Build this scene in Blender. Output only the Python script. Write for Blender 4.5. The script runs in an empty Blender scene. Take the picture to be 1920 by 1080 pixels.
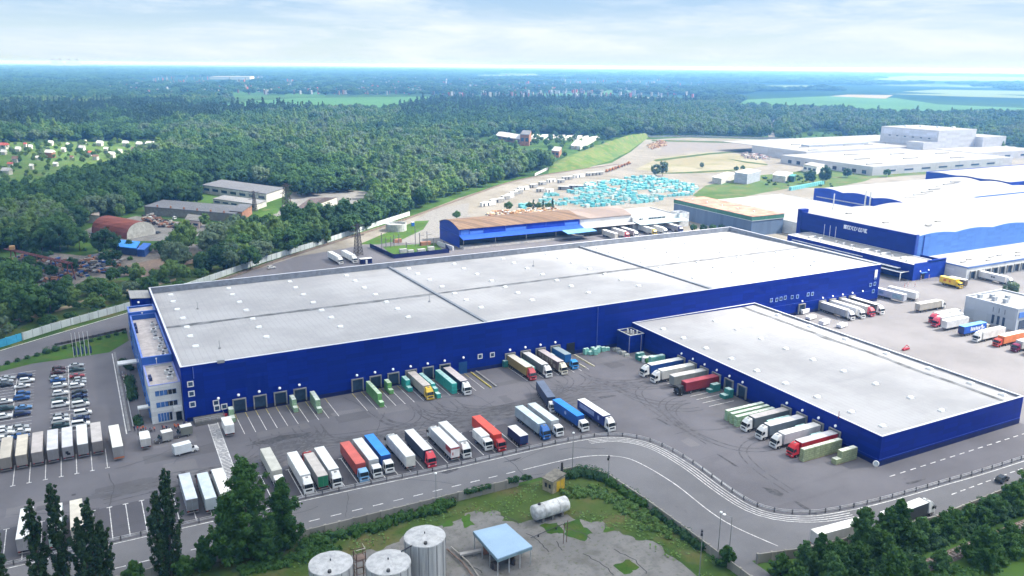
import bpy, bmesh, math, random
from mathutils import Vector, Matrix, noise
R = math.radians
random.seed(7)
scene = bpy.context.scene
COL = scene.collection
# ---------------------------------------------------------------- camera (x runs along the long warehouse wall, y across it, metres)
F, PITCH, ROLL, YAW, CAMH = 1553.86, .2627, .00898, .48714, 100.0
fw = Vector((math.sin(YAW)*math.cos(PITCH), math.cos(YAW)*math.cos(PITCH), -math.sin(PITCH)))
rt = Vector((math.cos(YAW), -math.sin(YAW), 0)); up = rt.cross(fw)
cr, sr = math.cos(ROLL), math.sin(ROLL)
rt, up = cr*rt+sr*up, -sr*rt+cr*up
def G(x, y, z=0.0):
    """ground (or height z) point seen at photo pixel x, y"""
    d = fw+rt*((x-960)/F)-up*((y-540)/F)
    t = (z-CAMH)/d.z
    return (d.x*t, d.y*t)
def GP(pts, z=0.0): return [G(x, y, z) for x, y in pts]
def PX(u, v, z=0):
    d = Vector((u, v, z-CAMH)); w = d.dot(fw)
    if w < 1: return (-9999, 9999)
    return (960+F*d.dot(rt)/w, 540-F*d.dot(up)/w)
cam = bpy.data.objects.new('camera', bpy.data.cameras.new('camera'))
COL.objects.link(cam); scene.camera = cam
cam.data.sensor_width = 36; cam.data.lens = 36*F/1920
cam.data.clip_start = 1; cam.data.clip_end = 90000
cam.matrix_world = Matrix(((rt.x, up.x, -fw.x, 0), (rt.y, up.y, -fw.y, 0), (rt.z, up.z, -fw.z, CAMH), (0, 0, 0, 1)))
# ---------------------------------------------------------------- materials
MATS = {}
def nodes(name):
    m = bpy.data.materials.new(name); m.use_nodes = True
    nt = m.node_tree; return m, nt, nt.nodes, nt.links, nt.nodes['Principled BSDF']
def mix(nt, a, b, fac, mode='MIX'):
    n = nt.nodes.new('ShaderNodeMix'); n.data_type = 'RGBA'; n.blend_type = mode
    for sock, v in ((n.inputs[0], fac), (n.inputs[6], a), (n.inputs[7], b)):
        if hasattr(v, 'is_output'): nt.links.new(v, sock)
        else: sock.default_value = v if isinstance(v, (int, float)) else (*v[:3], 1)
    return n.outputs[2]
def math_(nt, op, a, b=0.0, clamp=False):
    n = nt.nodes.new('ShaderNodeMath'); n.operation = op; n.use_clamp = clamp
    for sock, v in ((n.inputs[0], a), (n.inputs[1], b)):
        if hasattr(v, 'is_output'): nt.links.new(v, sock)
        else: sock.default_value = v
    return n.outputs[0]
def ramp(nt, fac, lo, hi):
    n = nt.nodes.new('ShaderNodeMapRange'); n.interpolation_type = 'SMOOTHSTEP'
    nt.links.new(fac, n.inputs[0]); n.inputs[1].default_value = lo; n.inputs[2].default_value = hi
    return n.outputs[0]
def coord(nt, kind='Object', scale=(1, 1, 1), rot=(0, 0, 0)):
    t = nt.nodes.new('ShaderNodeTexCoord'); mp = nt.nodes.new('ShaderNodeMapping')
    nt.links.new(t.outputs[kind], mp.inputs[0]); mp.inputs['Scale'].default_value = scale; mp.inputs['Rotation'].default_value = rot
    return mp.outputs[0]
def pos(nt, scale=(1, 1, 1), rot=(0, 0, 0)):
    t = nt.nodes.new('ShaderNodeNewGeometry'); mp = nt.nodes.new('ShaderNodeMapping')
    nt.links.new(t.outputs['Position'], mp.inputs[0]); mp.inputs['Scale'].default_value = scale; mp.inputs['Rotation'].default_value = rot
    return mp.outputs[0]
def nz(nt, vec, scale, detail=4, rough=.55, dist=0):
    n = nt.nodes.new('ShaderNodeTexNoise'); nt.links.new(vec, n.inputs['Vector'])
    n.inputs['Scale'].default_value = scale; n.inputs['Detail'].default_value = detail; n.inputs['Roughness'].default_value = rough; n.inputs['Distortion'].default_value = dist
    return n.outputs[0]
def bump(nt, b, h, strength=.3, dist=.05):
    n = nt.nodes.new('ShaderNodeBump'); n.inputs['Strength'].default_value = strength; n.inputs['Distance'].default_value = dist
    nt.links.new(h, n.inputs['Height']); nt.links.new(n.outputs[0], b.inputs['Normal'])
def sc(c, k): return tuple(min(1, x*k) for x in c[:3])
def M(name, c=(.5, .5, .5), rough=.6, metal=0, var=.18, scale=.6, spec=.3):
    """plain surface with uneven colour: weathering in two sizes of noise"""
    key = (name, c)
    if key in MATS: return MATS[key]
    m, nt, N, L, b = nodes(name)
    p = pos(nt)
    f1 = nz(nt, p, scale, 5); f2 = nz(nt, p, scale*.12, 3)
    col = mix(nt, sc(c, 1-var), sc(c, 1+var), ramp(nt, f1, .3, .7))
    col = mix(nt, col, sc(c, 1-var*.9), ramp(nt, f2, .5, .75))
    L.new(col, b.inputs['Base Color']); b.inputs['Roughness'].default_value = rough; b.inputs['Metallic'].default_value = metal
    b.inputs['Specular IOR Level'].default_value = spec
    MATS[key] = m; return m
def panel_mat(name, c, c2, w=6.0, h=1.15, rough=.45, var=.10):
    """sandwich-panel or sheet cladding: joints and slight colour steps from panel to panel (vertical coordinate is z)"""
    key = (name, c)
    if key in MATS: return MATS[key]
    m, nt, N, L, b = nodes(name)
    g = N.new('ShaderNodeNewGeometry'); s = N.new('ShaderNodeSeparateXYZ'); L.new(g.outputs['Position'], s.inputs[0])
    cb = N.new('ShaderNodeCombineXYZ'); L.new(math_(nt, 'ADD', s.outputs[0], s.outputs[1]), cb.inputs[0]); L.new(s.outputs[2], cb.inputs[1])
    br = N.new('ShaderNodeTexBrick'); L.new(cb.outputs[0], br.inputs['Vector'])
    br.offset = 0; br.inputs['Scale'].default_value = 1; br.inputs['Brick Width'].default_value = w; br.inputs['Row Height'].default_value = h
    br.inputs['Mortar Size'].default_value = .025; br.inputs['Mortar Smooth'].default_value = .3
    br.inputs['Color1'].default_value = (*sc(c, 1-var), 1); br.inputs['Color2'].default_value = (*sc(c, 1+var), 1); br.inputs['Mortar'].default_value = (*c2, 1)
    f2 = nz(nt, pos(nt, (1, 1, .15)), .25, 4)
    col = mix(nt, br.outputs[0], sc(c, .78), math_(nt, 'MULTIPLY', ramp(nt, f2, .5, .78), .7))
    L.new(col, b.inputs['Base Color']); b.inputs['Roughness'].default_value = rough; b.inputs['Specular IOR Level'].default_value = .12
    bump(nt, b, br.outputs['Fac'], -.25, .03)
    MATS[key] = m; return m
def ground_mat(name, stops, scales=(.02, .15, 1.2), rough=.95, bmp=.3):
    key = (name,)
    if key in MATS: return MATS[key]
    m, nt, N, L, b = nodes(name); p = pos(nt)
    a, b2, c, d = stops
    col = mix(nt, a, b2, ramp(nt, nz(nt, p, scales[0], 5), .38, .62))
    col = mix(nt, col, c, math_(nt, 'MULTIPLY', ramp(nt, nz(nt, p, scales[1], 5), .45, .72), .8))
    f = nz(nt, p, scales[2], 4)
    col = mix(nt, col, d, math_(nt, 'MULTIPLY', ramp(nt, f, .5, .8), .7))
    L.new(col, b.inputs['Base Color']); b.inputs['Roughness'].default_value = rough; b.inputs['Specular IOR Level'].default_value = .15
    bump(nt, b, f, bmp, .15)
    MATS[key] = m; return m
# asphalt: worn, patched, with tyre smears along x and oil spots
def asphalt_mat(name, c, streak=.25):
    m, nt, N, L, b = nodes(name); p = pos(nt)
    col = mix(nt, sc(c, .88), sc(c, 1.13), ramp(nt, nz(nt, p, .035, 6, .6), .35, .65))
    col = mix(nt, col, sc(c, .72), math_(nt, 'MULTIPLY', ramp(nt, nz(nt, pos(nt, (.05, .6, 1)), .35, 5, .6, .6), .58, .75), streak*1.6))
    col = mix(nt, col, sc(c, 1.25), math_(nt, 'MULTIPLY', ramp(nt, nz(nt, pos(nt, (.6, .05, 1)), .3, 5, .6, .5), .58, .8), streak))
    col = mix(nt, col, sc(c, .5), math_(nt, 'MULTIPLY', ramp(nt, nz(nt, p, .16, 6, .6), .66, .74), .5))
    f = nz(nt, p, 2.2, 5, .7)
    col = mix(nt, col, sc(c, 1.3), math_(nt, 'MULTIPLY', ramp(nt, f, .52, .75), .35))
    L.new(col, b.inputs['Base Color']); b.inputs['Roughness'].default_value = .9; b.inputs['Specular IOR Level'].default_value = .2
    bump(nt, b, f, .2, .02)
    return m
def leaf_mat(name, c1, c2, c3, trans=.30):
    m, nt, N, L, b = nodes(name)
    oi = N.new('ShaderNodeObjectInfo'); gi = N.new('ShaderNodeNewGeometry')
    p = N.new('ShaderNodeMapping'); L.new(oi.outputs['Location'], p.inputs[0])
    patch = ramp(nt, nz(nt, p.outputs[0], .012, 3), .38, .62)
    f = math_(nt, 'ADD', math_(nt, 'MULTIPLY', oi.outputs['Random'], .55), math_(nt, 'MULTIPLY', patch, .45))
    col = mix(nt, c1, c2, f)
    col = mix(nt, col, c3, math_(nt, 'MULTIPLY', gi.outputs['Random Per Island'], .55))
    L.new(col, b.inputs['Base Color']); b.inputs['Roughness'].default_value = .7; b.inputs['Specular IOR Level'].default_value = .2
    t = N.new('ShaderNodeBsdfTranslucent'); L.new(col, t.inputs[0])
    ms = N.new('ShaderNodeMixShader'); ms.inputs[0].default_value = trans
    L.new(b.outputs[0], ms.inputs[1]); L.new(t.outputs[0], ms.inputs[2])
    L.new(ms.outputs[0], N['Material Output'].inputs[0])
    return m
# ---------------------------------------------------------------- mesh builder
class MB:
    def __init__(s): s.v = []; s.f = []; s.mi = []; s.k = 0
    def add(s, vs, fs):
        o = len(s.v); s.v += [tuple(v) for v in vs]; s.f += [tuple(i+o for i in f) for f in fs]; s.mi += [s.k]*len(fs); return s
    def box(s, x0, x1, y0, y1, z0, z1):
        return s.add([(x0, y0, z0), (x1, y0, z0), (x1, y1, z0), (x0, y1, z0), (x0, y0, z1), (x1, y0, z1), (x1, y1, z1), (x0, y1, z1)],
                     [(0, 3, 2, 1), (4, 5, 6, 7), (0, 1, 5, 4), (1, 2, 6, 5), (2, 3, 7, 6), (3, 0, 4, 7)])
    def obox(s, cx, cy, lx, ly, z0, z1, rot=0):
        c, n = math.cos(rot), math.sin(rot); q = [(-lx/2, -ly/2), (lx/2, -ly/2), (lx/2, ly/2), (-lx/2, ly/2)]
        return s.prism([(cx+a*c-b*n, cy+a*n+b*c) for a, b in q], z0, z1)
    def prism(s, poly, z0, z1):
        ar = sum(poly[i][0]*poly[(i+1) % len(poly)][1]-poly[(i+1) % len(poly)][0]*poly[i][1] for i in range(len(poly)))
        if ar < 0: poly = poly[::-1]
        n = len(poly)
        return s.add([(x, y, z0) for x, y in poly]+[(x, y, z1) for x, y in poly],
                     [tuple(range(n-1, -1, -1)), tuple(range(n, 2*n))]+[(i, (i+1) % n, n+(i+1) % n, n+i) for i in range(n)])
    def sheet(s, poly, z):
        ar = sum(poly[i][0]*poly[(i+1) % len(poly)][1]-poly[(i+1) % len(poly)][0]*poly[i][1] for i in range(len(poly)))
        if ar < 0: poly = poly[::-1]
        return s.add([(x, y, z) for x, y in poly], [tuple(range(len(poly)))])
    def quad(s, a, b, c, d): return s.add([a, b, c, d], [(0, 1, 2, 3)])
    def xprism(s, prof, y0, y1, inset=None):
        """profile of (x, z) points swept along y; inset(z) narrows it"""
        n = len(prof); ins = inset or (lambda x, z: 0)
        vs = [(x, y0+ins(x, z), z) for x, z in prof]+[(x, y1-ins(x, z), z) for x, z in prof]
        ar = sum(prof[i][0]*prof[(i+1) % n][1]-prof[(i+1) % n][0]*prof[i][1] for i in range(n))
        fs = [tuple(range(n)), tuple(range(2*n-1, n-1, -1))]+[((i+1) % n, i, n+i, n+(i+1) % n) for i in range(n)]
        if ar < 0: fs = [f[::-1] for f in fs]
        return s.add(vs, fs)
    def tube(s, a, b, r, n=8, r2=None):
        a, b = Vector(a), Vector(b); r2 = r if r2 is None else r2
        d = (b-a).normalized(); q = d.orthogonal().normalized(); w = d.cross(q)
        vs = []
        for p, rr in ((a, r), (b, r2)):
            for i in range(n):
                t = 2*math.pi*i/n; vs.append(p+(q*math.cos(t)+w*math.sin(t))*rr)
        return s.add(vs, [(i, (i+1) % n, n+(i+1) % n, n+i) for i in range(n)]+[tuple(range(n-1, -1, -1)), tuple(range(n, 2*n))])
    def path(s, pts, r, n=6):
        for a, b in zip(pts, pts[1:]): s.tube(a, b, r, n)
        return s
    def lathe(s, prof, n=32, cx=0, cy=0):
        k = len(prof); vs = []
        for i in range(n):
            t = 2*math.pi*i/n
            vs += [(cx+r*math.cos(t), cy+r*math.sin(t), z) for r, z in prof]
        fs = []
        for i in range(n):
            j = (i+1) % n
            fs += [(i*k+a, j*k+a, j*k+a+1, i*k+a+1) for a in range(k-1)]
        return s.add(vs, fs)
    def strip(s, pts, w, z, off=0):
        """flat band of width w along a polyline on the ground"""
        L_, R_ = [], []
        for i, p in enumerate(pts):
            a = Vector(pts[max(0, i-1)]); b = Vector(pts[min(len(pts)-1, i+1)])
            d = (b-a).normalized(); n = Vector((-d.y, d.x)); p = Vector(p)
            L_.append(p+n*(off+w/2)); R_.append(p+n*(off-w/2))
        n = len(pts)
        return s.add([(q.x, q.y, z) for q in R_]+[(q.x, q.y, z) for q in L_], [(i, i+1, n+i+1, n+i) for i in range(n-1)])
    def wall(s, pts, t, z0, z1):
        L_, R_ = [], []
        for i, p in enumerate(pts):
            a = Vector(pts[max(0, i-1)]); b = Vector(pts[min(len(pts)-1, i+1)])
            d = (b-a).normalized(); n = Vector((-d.y, d.x)); p = Vector(p)
            L_.append(p+n*t/2); R_.append(p-n*t/2)
        return s.prism([(q.x, q.y) for q in R_]+[(q.x, q.y) for q in reversed(L_)], z0, z1)
    def blob(s, c, r, sub=1, jit=.2, sz=1.0, rnd=random):
        vs, fs = ICO[sub]
        k = [1+rnd.uniform(-jit, jit) for _ in vs]
        return s.add([(c[0]+v[0]*r*q, c[1]+v[1]*r*q, c[2]+v[2]*r*q*sz) for v, q in zip(vs, k)], fs)
    def mesh(s, name, mats, smooth=False):
        me = bpy.data.meshes.new(name); me.from_pydata(s.v, [], s.f)
        for m in (mats if isinstance(mats, (list, tuple)) else [mats]): me.materials.append(m)
        if any(s.mi): me.polygons.foreach_set('material_index', s.mi)
        if smooth: me.polygons.foreach_set('use_smooth', [True]*len(me.polygons))
        me.update(); return me
    def build(s, name, mats, parent=None, smooth=False):
        return put(name, s.mesh(name, mats, smooth), parent)
ICO = {}
for k in (1, 2, 3):
    bm = bmesh.new(); bmesh.ops.create_icosphere(bm, subdivisions=k, radius=1)
    bm.verts.ensure_lookup_table()
    ICO[k] = ([tuple(v.co) for v in bm.verts], [tuple(v.index for v in f.verts) for f in bm.faces]); bm.free()
def put(name, me, parent=None, loc=None, rz=None):
    o = bpy.data.objects.new(name, me); COL.objects.link(o)
    if parent: o.parent = parent
    if loc: o.location = loc
    if rz is not None: o.rotation_euler = (0, 0, rz)
    return o
def tag(o, label, cat, group=None):
    o['label'] = label; o['category'] = cat
    if group: o['group'] = group
    return o
def thing(name, label, cat, loc=(0, 0, 0), rz=0, group=None):
    o = bpy.data.objects.new(name, None); COL.objects.link(o); o.empty_display_size = .5
    o.location = loc; o.rotation_euler = (0, 0, rz); return tag(o, label, cat, group)
def struct(o, kind='structure'): o['kind'] = kind; return o
def inpoly(p, poly):
    x, y = p; c = False; j = len(poly)-1
    for i in range(len(poly)):
        xi, yi = poly[i]; xj, yj = poly[j]
        if (yi > y) != (yj > y) and x < (xj-xi)*(y-yi)/(yj-yi)+xi: c = not c
        j = i
    return c
def bez(pts, n=8):
    """smooth curve through points (Catmull-Rom)"""
    out = []
    for i in range(len(pts)-1):
        p0, p1, p2, p3 = (Vector(pts[max(0, min(len(pts)-1, i+k))]) for k in (-1, 0, 1, 2))
        for j in range(n):
            t = j/n
            q = .5*((2*p1)+(p2-p0)*t+(2*p0-5*p1+4*p2-p3)*t*t+(3*p1-p0-3*p2+p3)*t**3)
            out.append(tuple(q))
    out.append(tuple(pts[-1])); return out
# ---------------------------------------------------------------- light, sky, air
SUN_AZ, SUN_EL = R(106), R(46)
sdir = Vector((math.sin(SUN_AZ)*math.cos(SUN_EL), math.cos(SUN_AZ)*math.cos(SUN_EL), math.sin(SUN_EL)))
sl = bpy.data.lights.new('sun', 'SUN'); sl.energy = 5.0; sl.angle = R(.53); sl.color = (1, .955, .88)
so = bpy.data.objects.new('sun', sl); COL.objects.link(so); so.rotation_euler = sdir.to_track_quat('Z', 'Y').to_euler()
w = bpy.data.worlds.new('World'); scene.world = w; w.use_nodes = True
nt = w.node_tree; N = nt.nodes; L = nt.links; bg = N['Background']
sky = N.new('ShaderNodeTexSky'); sky.sky_type = 'NISHITA'; sky.sun_disc = False
sky.sun_elevation = SUN_EL; sky.sun_rotation = SUN_AZ; sky.air_density = 1.0; sky.dust_density = 1.6; sky.ozone_density = 1.2
cv = coord(nt, 'Generated', (1.6, 1.6, 9)); big = nz(nt, cv, 1.6, 7, .6, .35)
cv2 = coord(nt, 'Generated', (4, 4, 26)); fine = nz(nt, cv2, 1.3, 6, .62, .5)
cl = ramp(nt, math_(nt, 'ADD', math_(nt, 'MULTIPLY', big, .6), math_(nt, 'MULTIPLY', fine, .4)), .40, .57)
grey = ramp(nt, nz(nt, coord(nt, 'Generated', (3, 3, 22)), 1.4, 5, .6, .4), .35, .7)
ccol = mix(nt, (4.6, 5.5, 6.6), (6.2, 6.6, 6.9), grey)
sgz = N.new('ShaderNodeSeparateXYZ'); L.new(coord(nt, 'Generated'), sgz.inputs[0])
air = mix(nt, (5.6, 6.7, 7.1), (2.5, 4.1, 6.3), ramp(nt, sgz.outputs[2], .0, .085))
L.new(mix(nt, mix(nt, sky.outputs[0], air, .78), ccol, math_(nt, 'MULTIPLY', cl, .88)), bg.inputs[0]); bg.inputs[1].default_value = .07
# the cloud overhead (high above the frame) that keeps the near yard in soft shade; thin towards its edge
CH = 900.0; shx, shy = sdir.x/sdir.z*CH, sdir.y/sdir.z*CH
m, nt, N, L, b = nodes('cloud_vapour')
N.remove(b)
s = N.new('ShaderNodeSeparateXYZ'); L.new(coord(nt, 'Object'), s.inputs[0])
wv = math_(nt, 'ADD', s.outputs[0], math_(nt, 'MULTIPLY', s.outputs[1], .3))
wob = math_(nt, 'MULTIPLY', math_(nt, 'SUBTRACT', nz(nt, coord(nt, 'Object'), .006, 4), .5), 70)
edge = ramp(nt, math_(nt, 'ADD', wv, wob), 350, 276)
tuft = ramp(nt, nz(nt, coord(nt, 'Object'), .0028, 5), .36, .66)
wl = math_(nt, 'ADD', math_(nt, 'MULTIPLY', tuft, .30), .44)
fr = ramp(nt, s.outputs[1], 520, 230)
al = math_(nt, 'MULTIPLY', edge, math_(nt, 'ADD', math_(nt, 'MULTIPLY', fr, math_(nt, 'SUBTRACT', .70, wl)), wl))
tr = N.new('ShaderNodeBsdfTransparent'); tl = N.new('ShaderNodeBsdfTranslucent'); tl.inputs[0].default_value = (.95, .95, .95, 1)
ms = N.new('ShaderNodeMixShader'); L.new(al, ms.inputs[0]); L.new(tr.outputs[0], ms.inputs[1]); L.new(tl.outputs[0], ms.inputs[2])
L.new(ms.outputs[0], N['Material Output'].inputs[0])
mb = MB(); vs, fs = ICO[3]
def cdisp(v):
    q = Vector(v); n = .12*noise.noise(q*3)+.06*noise.noise(q*7)
    return (-420+q.x*950*(1+n), 560+q.y*1250*(1+n), (70+q.z*(170 if q.z > 0 else 40))*(1+n*2))
mb.add([cdisp(v) for v in vs], fs)
struct(put('cloud', mb.mesh('cloud', m, True), None, (shx, shy, CH)))
# haze: even pale air round the whole scene, top just above the camera
m, nt, N, L, b = nodes('haze_air'); N.remove(b)
pv = N.new('ShaderNodeVolumePrincipled'); pv.inputs['Color'].default_value = (.17, .44, 1, 1); pv.inputs['Density'].default_value = .00017; pv.inputs['Absorption Color'].default_value = (1, 1, 1, 1); pv.inputs['Anisotropy'].default_value = .25
L.new(pv.outputs[0], N['Material Output'].inputs['Volume'])
mb = MB(); mb.box(-22000, 34000, -9000, 36000, -2, 106)
struct(mb.build('haze', m), 'stuff')
# ---------------------------------------------------------------- ground sheets
m, nt, N, L, b = nodes('countryside'); p = pos(nt)
sp = N.new('ShaderNodeSeparateXYZ'); L.new(p, sp.inputs[0])
dist = N.new('ShaderNodeVectorMath'); dist.operation = 'LENGTH'; L.new(p, dist.inputs[0])
near = mix(nt, (.030, .062, .018), (.060, .115, .028), ramp(nt, nz(nt, p, .03, 5), .35, .65))
near = mix(nt, near, (.13, .13, .055), math_(nt, 'MULTIPLY', ramp(nt, nz(nt, p, .09, 5), .58, .75), .7))
vo = N.new('ShaderNodeTexVoronoi'); vo.inputs['Scale'].default_value = .0011; L.new(pos(nt, (1, .55, 1), (0, 0, .5)), vo.inputs['Vector'])
sx = N.new('ShaderNodeSeparateColor'); L.new(vo.outputs['Color'], sx.inputs[0])
field = mix(nt, (.07, .17, .045), (.20, .23, .10), ramp(nt, sx.outputs[1], .3, .9))
farc = mix(nt, (.016, .038, .020), field, ramp(nt, sx.outputs[0], .80, .84))
farc = mix(nt, farc, (.022, .05, .024), math_(nt, 'MULTIPLY', ramp(nt, nz(nt, p, .004, 5), .45, .6), .7))
col = mix(nt, near, farc, ramp(nt, dist.outputs['Value'], 2200, 3600))
L.new(col, b.inputs['Base Color']); b.inputs['Roughness'].default_value = 1; b.inputs['Specular IOR Level'].default_value = 0
bump(nt, b, nz(nt, p, .35, 4), .5, .4)
mb = MB(); n = 96
mb.add([(6000*0+40000*math.cos(2*math.pi*i/n)*.0+(-20000 if 0 else 0)+20500*math.cos(2*math.pi*i/n)+5000, 12500+20500*math.sin(2*math.pi*i/n), 0) for i in range(n)], [tuple(range(n))])
struct(mb.build('ground', m))
ASPH = asphalt_mat('asphalt', (.118, .115, .130)); ROADM = asphalt_mat('road_asphalt', (.136, .136, .148), .18)
SAND = ground_mat('sandy_gravel', ((.185, .172, .152), (.225, .21, .19), (.15, .135, .11), (.12, .12, .07)), (.02, .06, .5))
GRASS = ground_mat('grass_turf', ((.034, .080, .012), (.050, .115, .016), (.07, .09, .02), (.022, .052, .012)), (.05, .22, 1.6))
ROUGHG = ground_mat('rough_grass', ((.036, .072, .014), (.058, .092, .022), (.11, .092, .04), (.024, .048, .012)), (.03, .12, .9))
CONC = ground_mat('old_concrete', ((.15, .147, .147), (.19, .186, .186), (.11, .107, .10), (.07, .085, .035)), (.08, .3, 1.1))
PAVE = M('concrete_paving', (.21, .21, .22), .9)
WHITEP = M('road_paint', (.55, .55, .56), .8, var=.35, scale=1.5); YELP = M('yellow_road_paint', (.42, .36, .10), .8, var=.3, scale=2)
def sheet(name, poly, z, mat): return struct(MB().sheet(poly, z).build(name, mat))
sheet('gravel_yard', [(60, 400), (84, 428), (128, 463), (198, 523), (262, 584), (341, 650), (409, 688), (510, 738), (600, 828), (720, 960), (800, 966), (885, 890), (932, 816), (1049, 823), (1500, 700), (1500, 300), (700, 240), (330, 340), (300, 420), (190, 422), (150, 436), (100, 415)], .03, SAND)
FENCE = [(-150, 240), (-90, 290), (-31, 336), (-14, 350), (13, 368), (49, 400), (84, 432), (128, 467), (165, 499), (200, 528)]
sheet('yard', [(-200, 163.2), (108, 163.2), (111.2, 157), (111.2, 60), (116.5, 60), (116.5, 111.5), (128, 108.8), (164, 104.6), (184, 105.2), (210, 106), (420, 110), (700, 112), (700, 300), (340, 350), (330, 425), (190, 430), (152, 452), (100, 436), (60, 403), (13, 362), (-31, 331), (-200, 198)], .07, ASPH)
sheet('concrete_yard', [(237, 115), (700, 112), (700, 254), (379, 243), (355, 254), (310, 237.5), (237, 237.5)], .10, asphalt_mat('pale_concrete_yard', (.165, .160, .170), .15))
sheet('access_road', [(152, 452), (190, 430), (230, 432), (225, 470), (240, 520), (260, 560), (225, 545), (196, 508), (175, 470)], .10, M('pale_road', (.175, .17, .165), .9))
RAILP = bez([(-200, 179.4), (-60, 179.4), (38, 179.2), (76, 178), (100, 178), (114.4, 177.4), (123.8, 175.4), (130, 170.5), (133.2, 163), (133.9, 151), (132.9, 138), (133, 129), (135.2, 124), (139.9, 120.4), (146, 118.2), (160, 116.2), (182, 115), (215, 113.9), (330, 113)], 8)
def resample(pts, step):
    out = [Vector(pts[0])]; acc = 0
    for a, b_ in zip(pts, pts[1:]):
        a, b_ = Vector(a), Vector(b_); l = (b_-a).length; t = step-acc
        while t <= l: out.append(a+(b_-a)*(t/l)); t += step
        acc = l-(t-step)
    return out
LOWE = [(-200, 163.2), (104, 163.4), (108.5, 162), (111.2, 157), (111.2, 60), (116.5, 60), (116.5, 111.5), (128, 108.8), (164, 104.6), (184, 105.2), (210, 106), (330, 108.5)]
sheet('road', [tuple(p) for p in reversed(RAILP)]+LOWE, .10, ROADM)
sheet('parking_bays', [(-90, 180.2), (102, 180.2), (102, 196), (-90, 196)], .10, asphalt_mat('dark_asphalt', (.080, .079, .092), .2))
sheet('dock_apron', [(164, 139), (176, 139), (176, 214), (164, 214)], .10, asphalt_mat('apron_asphalt', (.112, .110, .118), .2))
sheet('lawn', [(-75, 276), (-45, 300), (-29, 308), (-20, 312), (-13, 312), (4, 313), (11, 324), (11, 337), (0, 333.5), (-12, 328), (-22, 319), (-40, 307), (-80, 277)], .11, GRASS)
sheet('verge', [(-260, 40), (-260, 161.8), (104, 161.8), (109.4, 155), (109.4, 40)], .05, ROUGHG)
def ragged(poly, amp, n=7):
    out = []
    for i in range(len(poly)):
        a, b_ = Vector(poly[i]), Vector(poly[(i+1) % len(poly)])
        for k in range(n):
            q = a+(b_-a)*(k/n); d_ = Vector((noise.noise(Vector((q.x*.5, q.y*.5, 1))), noise.noise(Vector((q.x*.5, q.y*.5, 7)))))*amp; out.append(tuple(q+d_))
    return out
sheet('concrete_slab', ragged([(38, 150), (46, 152), (50, 150.5), (57, 154), (66, 153), (72, 156.5), (77, 154), (78, 149), (81, 146.5), (90, 146.5), (93, 141), (97, 138), (99, 130), (102.5, 127), (103, 110), (103, 50), (25, 50), (30, 140)], 1.6), .09, CONC)
for pts_ in ([(1060, 985), (1085, 975), (1110, 1000), (1092, 1015), (1062, 1005)], [(1010, 985), (1040, 980), (1060, 1000), (1030, 1003)], [(860, 970), (880, 965), (890, 985), (870, 990)], [(1130, 985), (1150, 990), (1160, 1000), (1138, 998)], [(820, 985), (850, 975), (855, 983), (828, 992)], [(1150, 1060), (1180, 1050), (1200, 1065), (1170, 1078)]):
    sheet('weed_patch', ragged(GP(pts_), 1.2, 5), .115, GRASS)
CRK = M('crack_dark', (.045, .044, .045), .95)
for pts_ in ([(986, 1000), (1010, 1012), (1032, 1040)], [(1040, 1015), (1058, 1035)], [(1150, 1030), (1190, 1050), (1215, 1080)], [(880, 1060), (900, 1072), (906, 1080)], [(1060, 990), (1090, 1000), (1112, 1012)], [(930, 965), (955, 970), (975, 985)], [(1095, 1040), (1130, 1058), (1150, 1080)]):
    struct(MB().strip([tuple(Vector(p)+Vector((random.uniform(-.3, .3), random.uniform(-.3, .3)))) for p in resample(GP(pts_), 1.0)], .22, .118).build('slab_crack', CRK))
sheet('railway_verge', [(-13, 351), (13, 369), (49, 402), (84, 434), (60, 404), (20, 366)], .09, ROUGHG)
sheet('scrubland', GP([(-60, 640), (0, 575), (110, 552), (180, 520), (250, 528), (310, 505), (420, 486), (470, 492), (385, 522), (235, 578), (0, 645)]), .06, ROUGHG)
sheet('dirt_track', GP([(-40, 618), (40, 596), (130, 572), (200, 548), (260, 540), (330, 522), (330, 526), (262, 546), (200, 555), (130, 578), (40, 604), (-40, 628)]), .10, M('bare_earth', (.22, .18, .12), .95, var=.25))
sheet('dug_earth', GP([(230, 500), (310, 482), (380, 474), (375, 492), (330, 500), (310, 512), (255, 522), (235, 516)]), .10, M('dark_earth', (.15, .11, .085), .95, var=.3))
sheet('substation_grass', [(146, 411), (176, 411), (181, 437), (150, 440)], .11, GRASS)
sheet('trackside_grass', [(150, 447), (165, 452), (190, 478), (205, 505), (196, 506), (170, 482), (140, 452)], .11, GRASS)
sheet('scrapyard_dirt', GP([(-40, 500), (60, 470), (160, 480), (240, 462), (330, 455), (420, 462), (300, 500), (230, 520), (130, 540), (-40, 560)]), .05, M('oily_dirt', (.13, .12, .11), .95, var=.3))
sheet('old_yard', GP([(140, 440), (175, 425), (255, 405), (300, 412), (420, 425), (520, 400), (560, 345), (690, 360), (700, 378), (560, 395), (390, 440), (300, 452), (200, 452)]), .05, CONC)
GREENS = ground_mat('sunny_grass', ((.045, .09, .018), (.07, .115, .028), (.13, .115, .05), (.03, .06, .014)), (.02, .07, .4))
sheet('waste_grass', [(430, 497), (455, 490), (500, 505), (545, 517), (579, 503), (640, 520), (720, 560), (705, 590), (640, 600), (560, 590), (485, 558), (440, 520)], .08, GREENS)
sheet('factory_lawn', GP([(1630, 335), (1640, 325), (1700, 310), (1755, 302), (1870, 308), (1900, 316), (1830, 322), (1720, 328)]), .09, GREENS)
SOIL = ground_mat('pale_earth', ((.20, .18, .115), (.24, .225, .17), (.15, .15, .07), (.17, .145, .10)), (.012, .04, .3))
sheet('bare_field', GP([(1190, 318), (1235, 296), (1330, 285), (1420, 292), (1440, 310), (1380, 322), (1290, 326)]), .08, SOIL)
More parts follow.
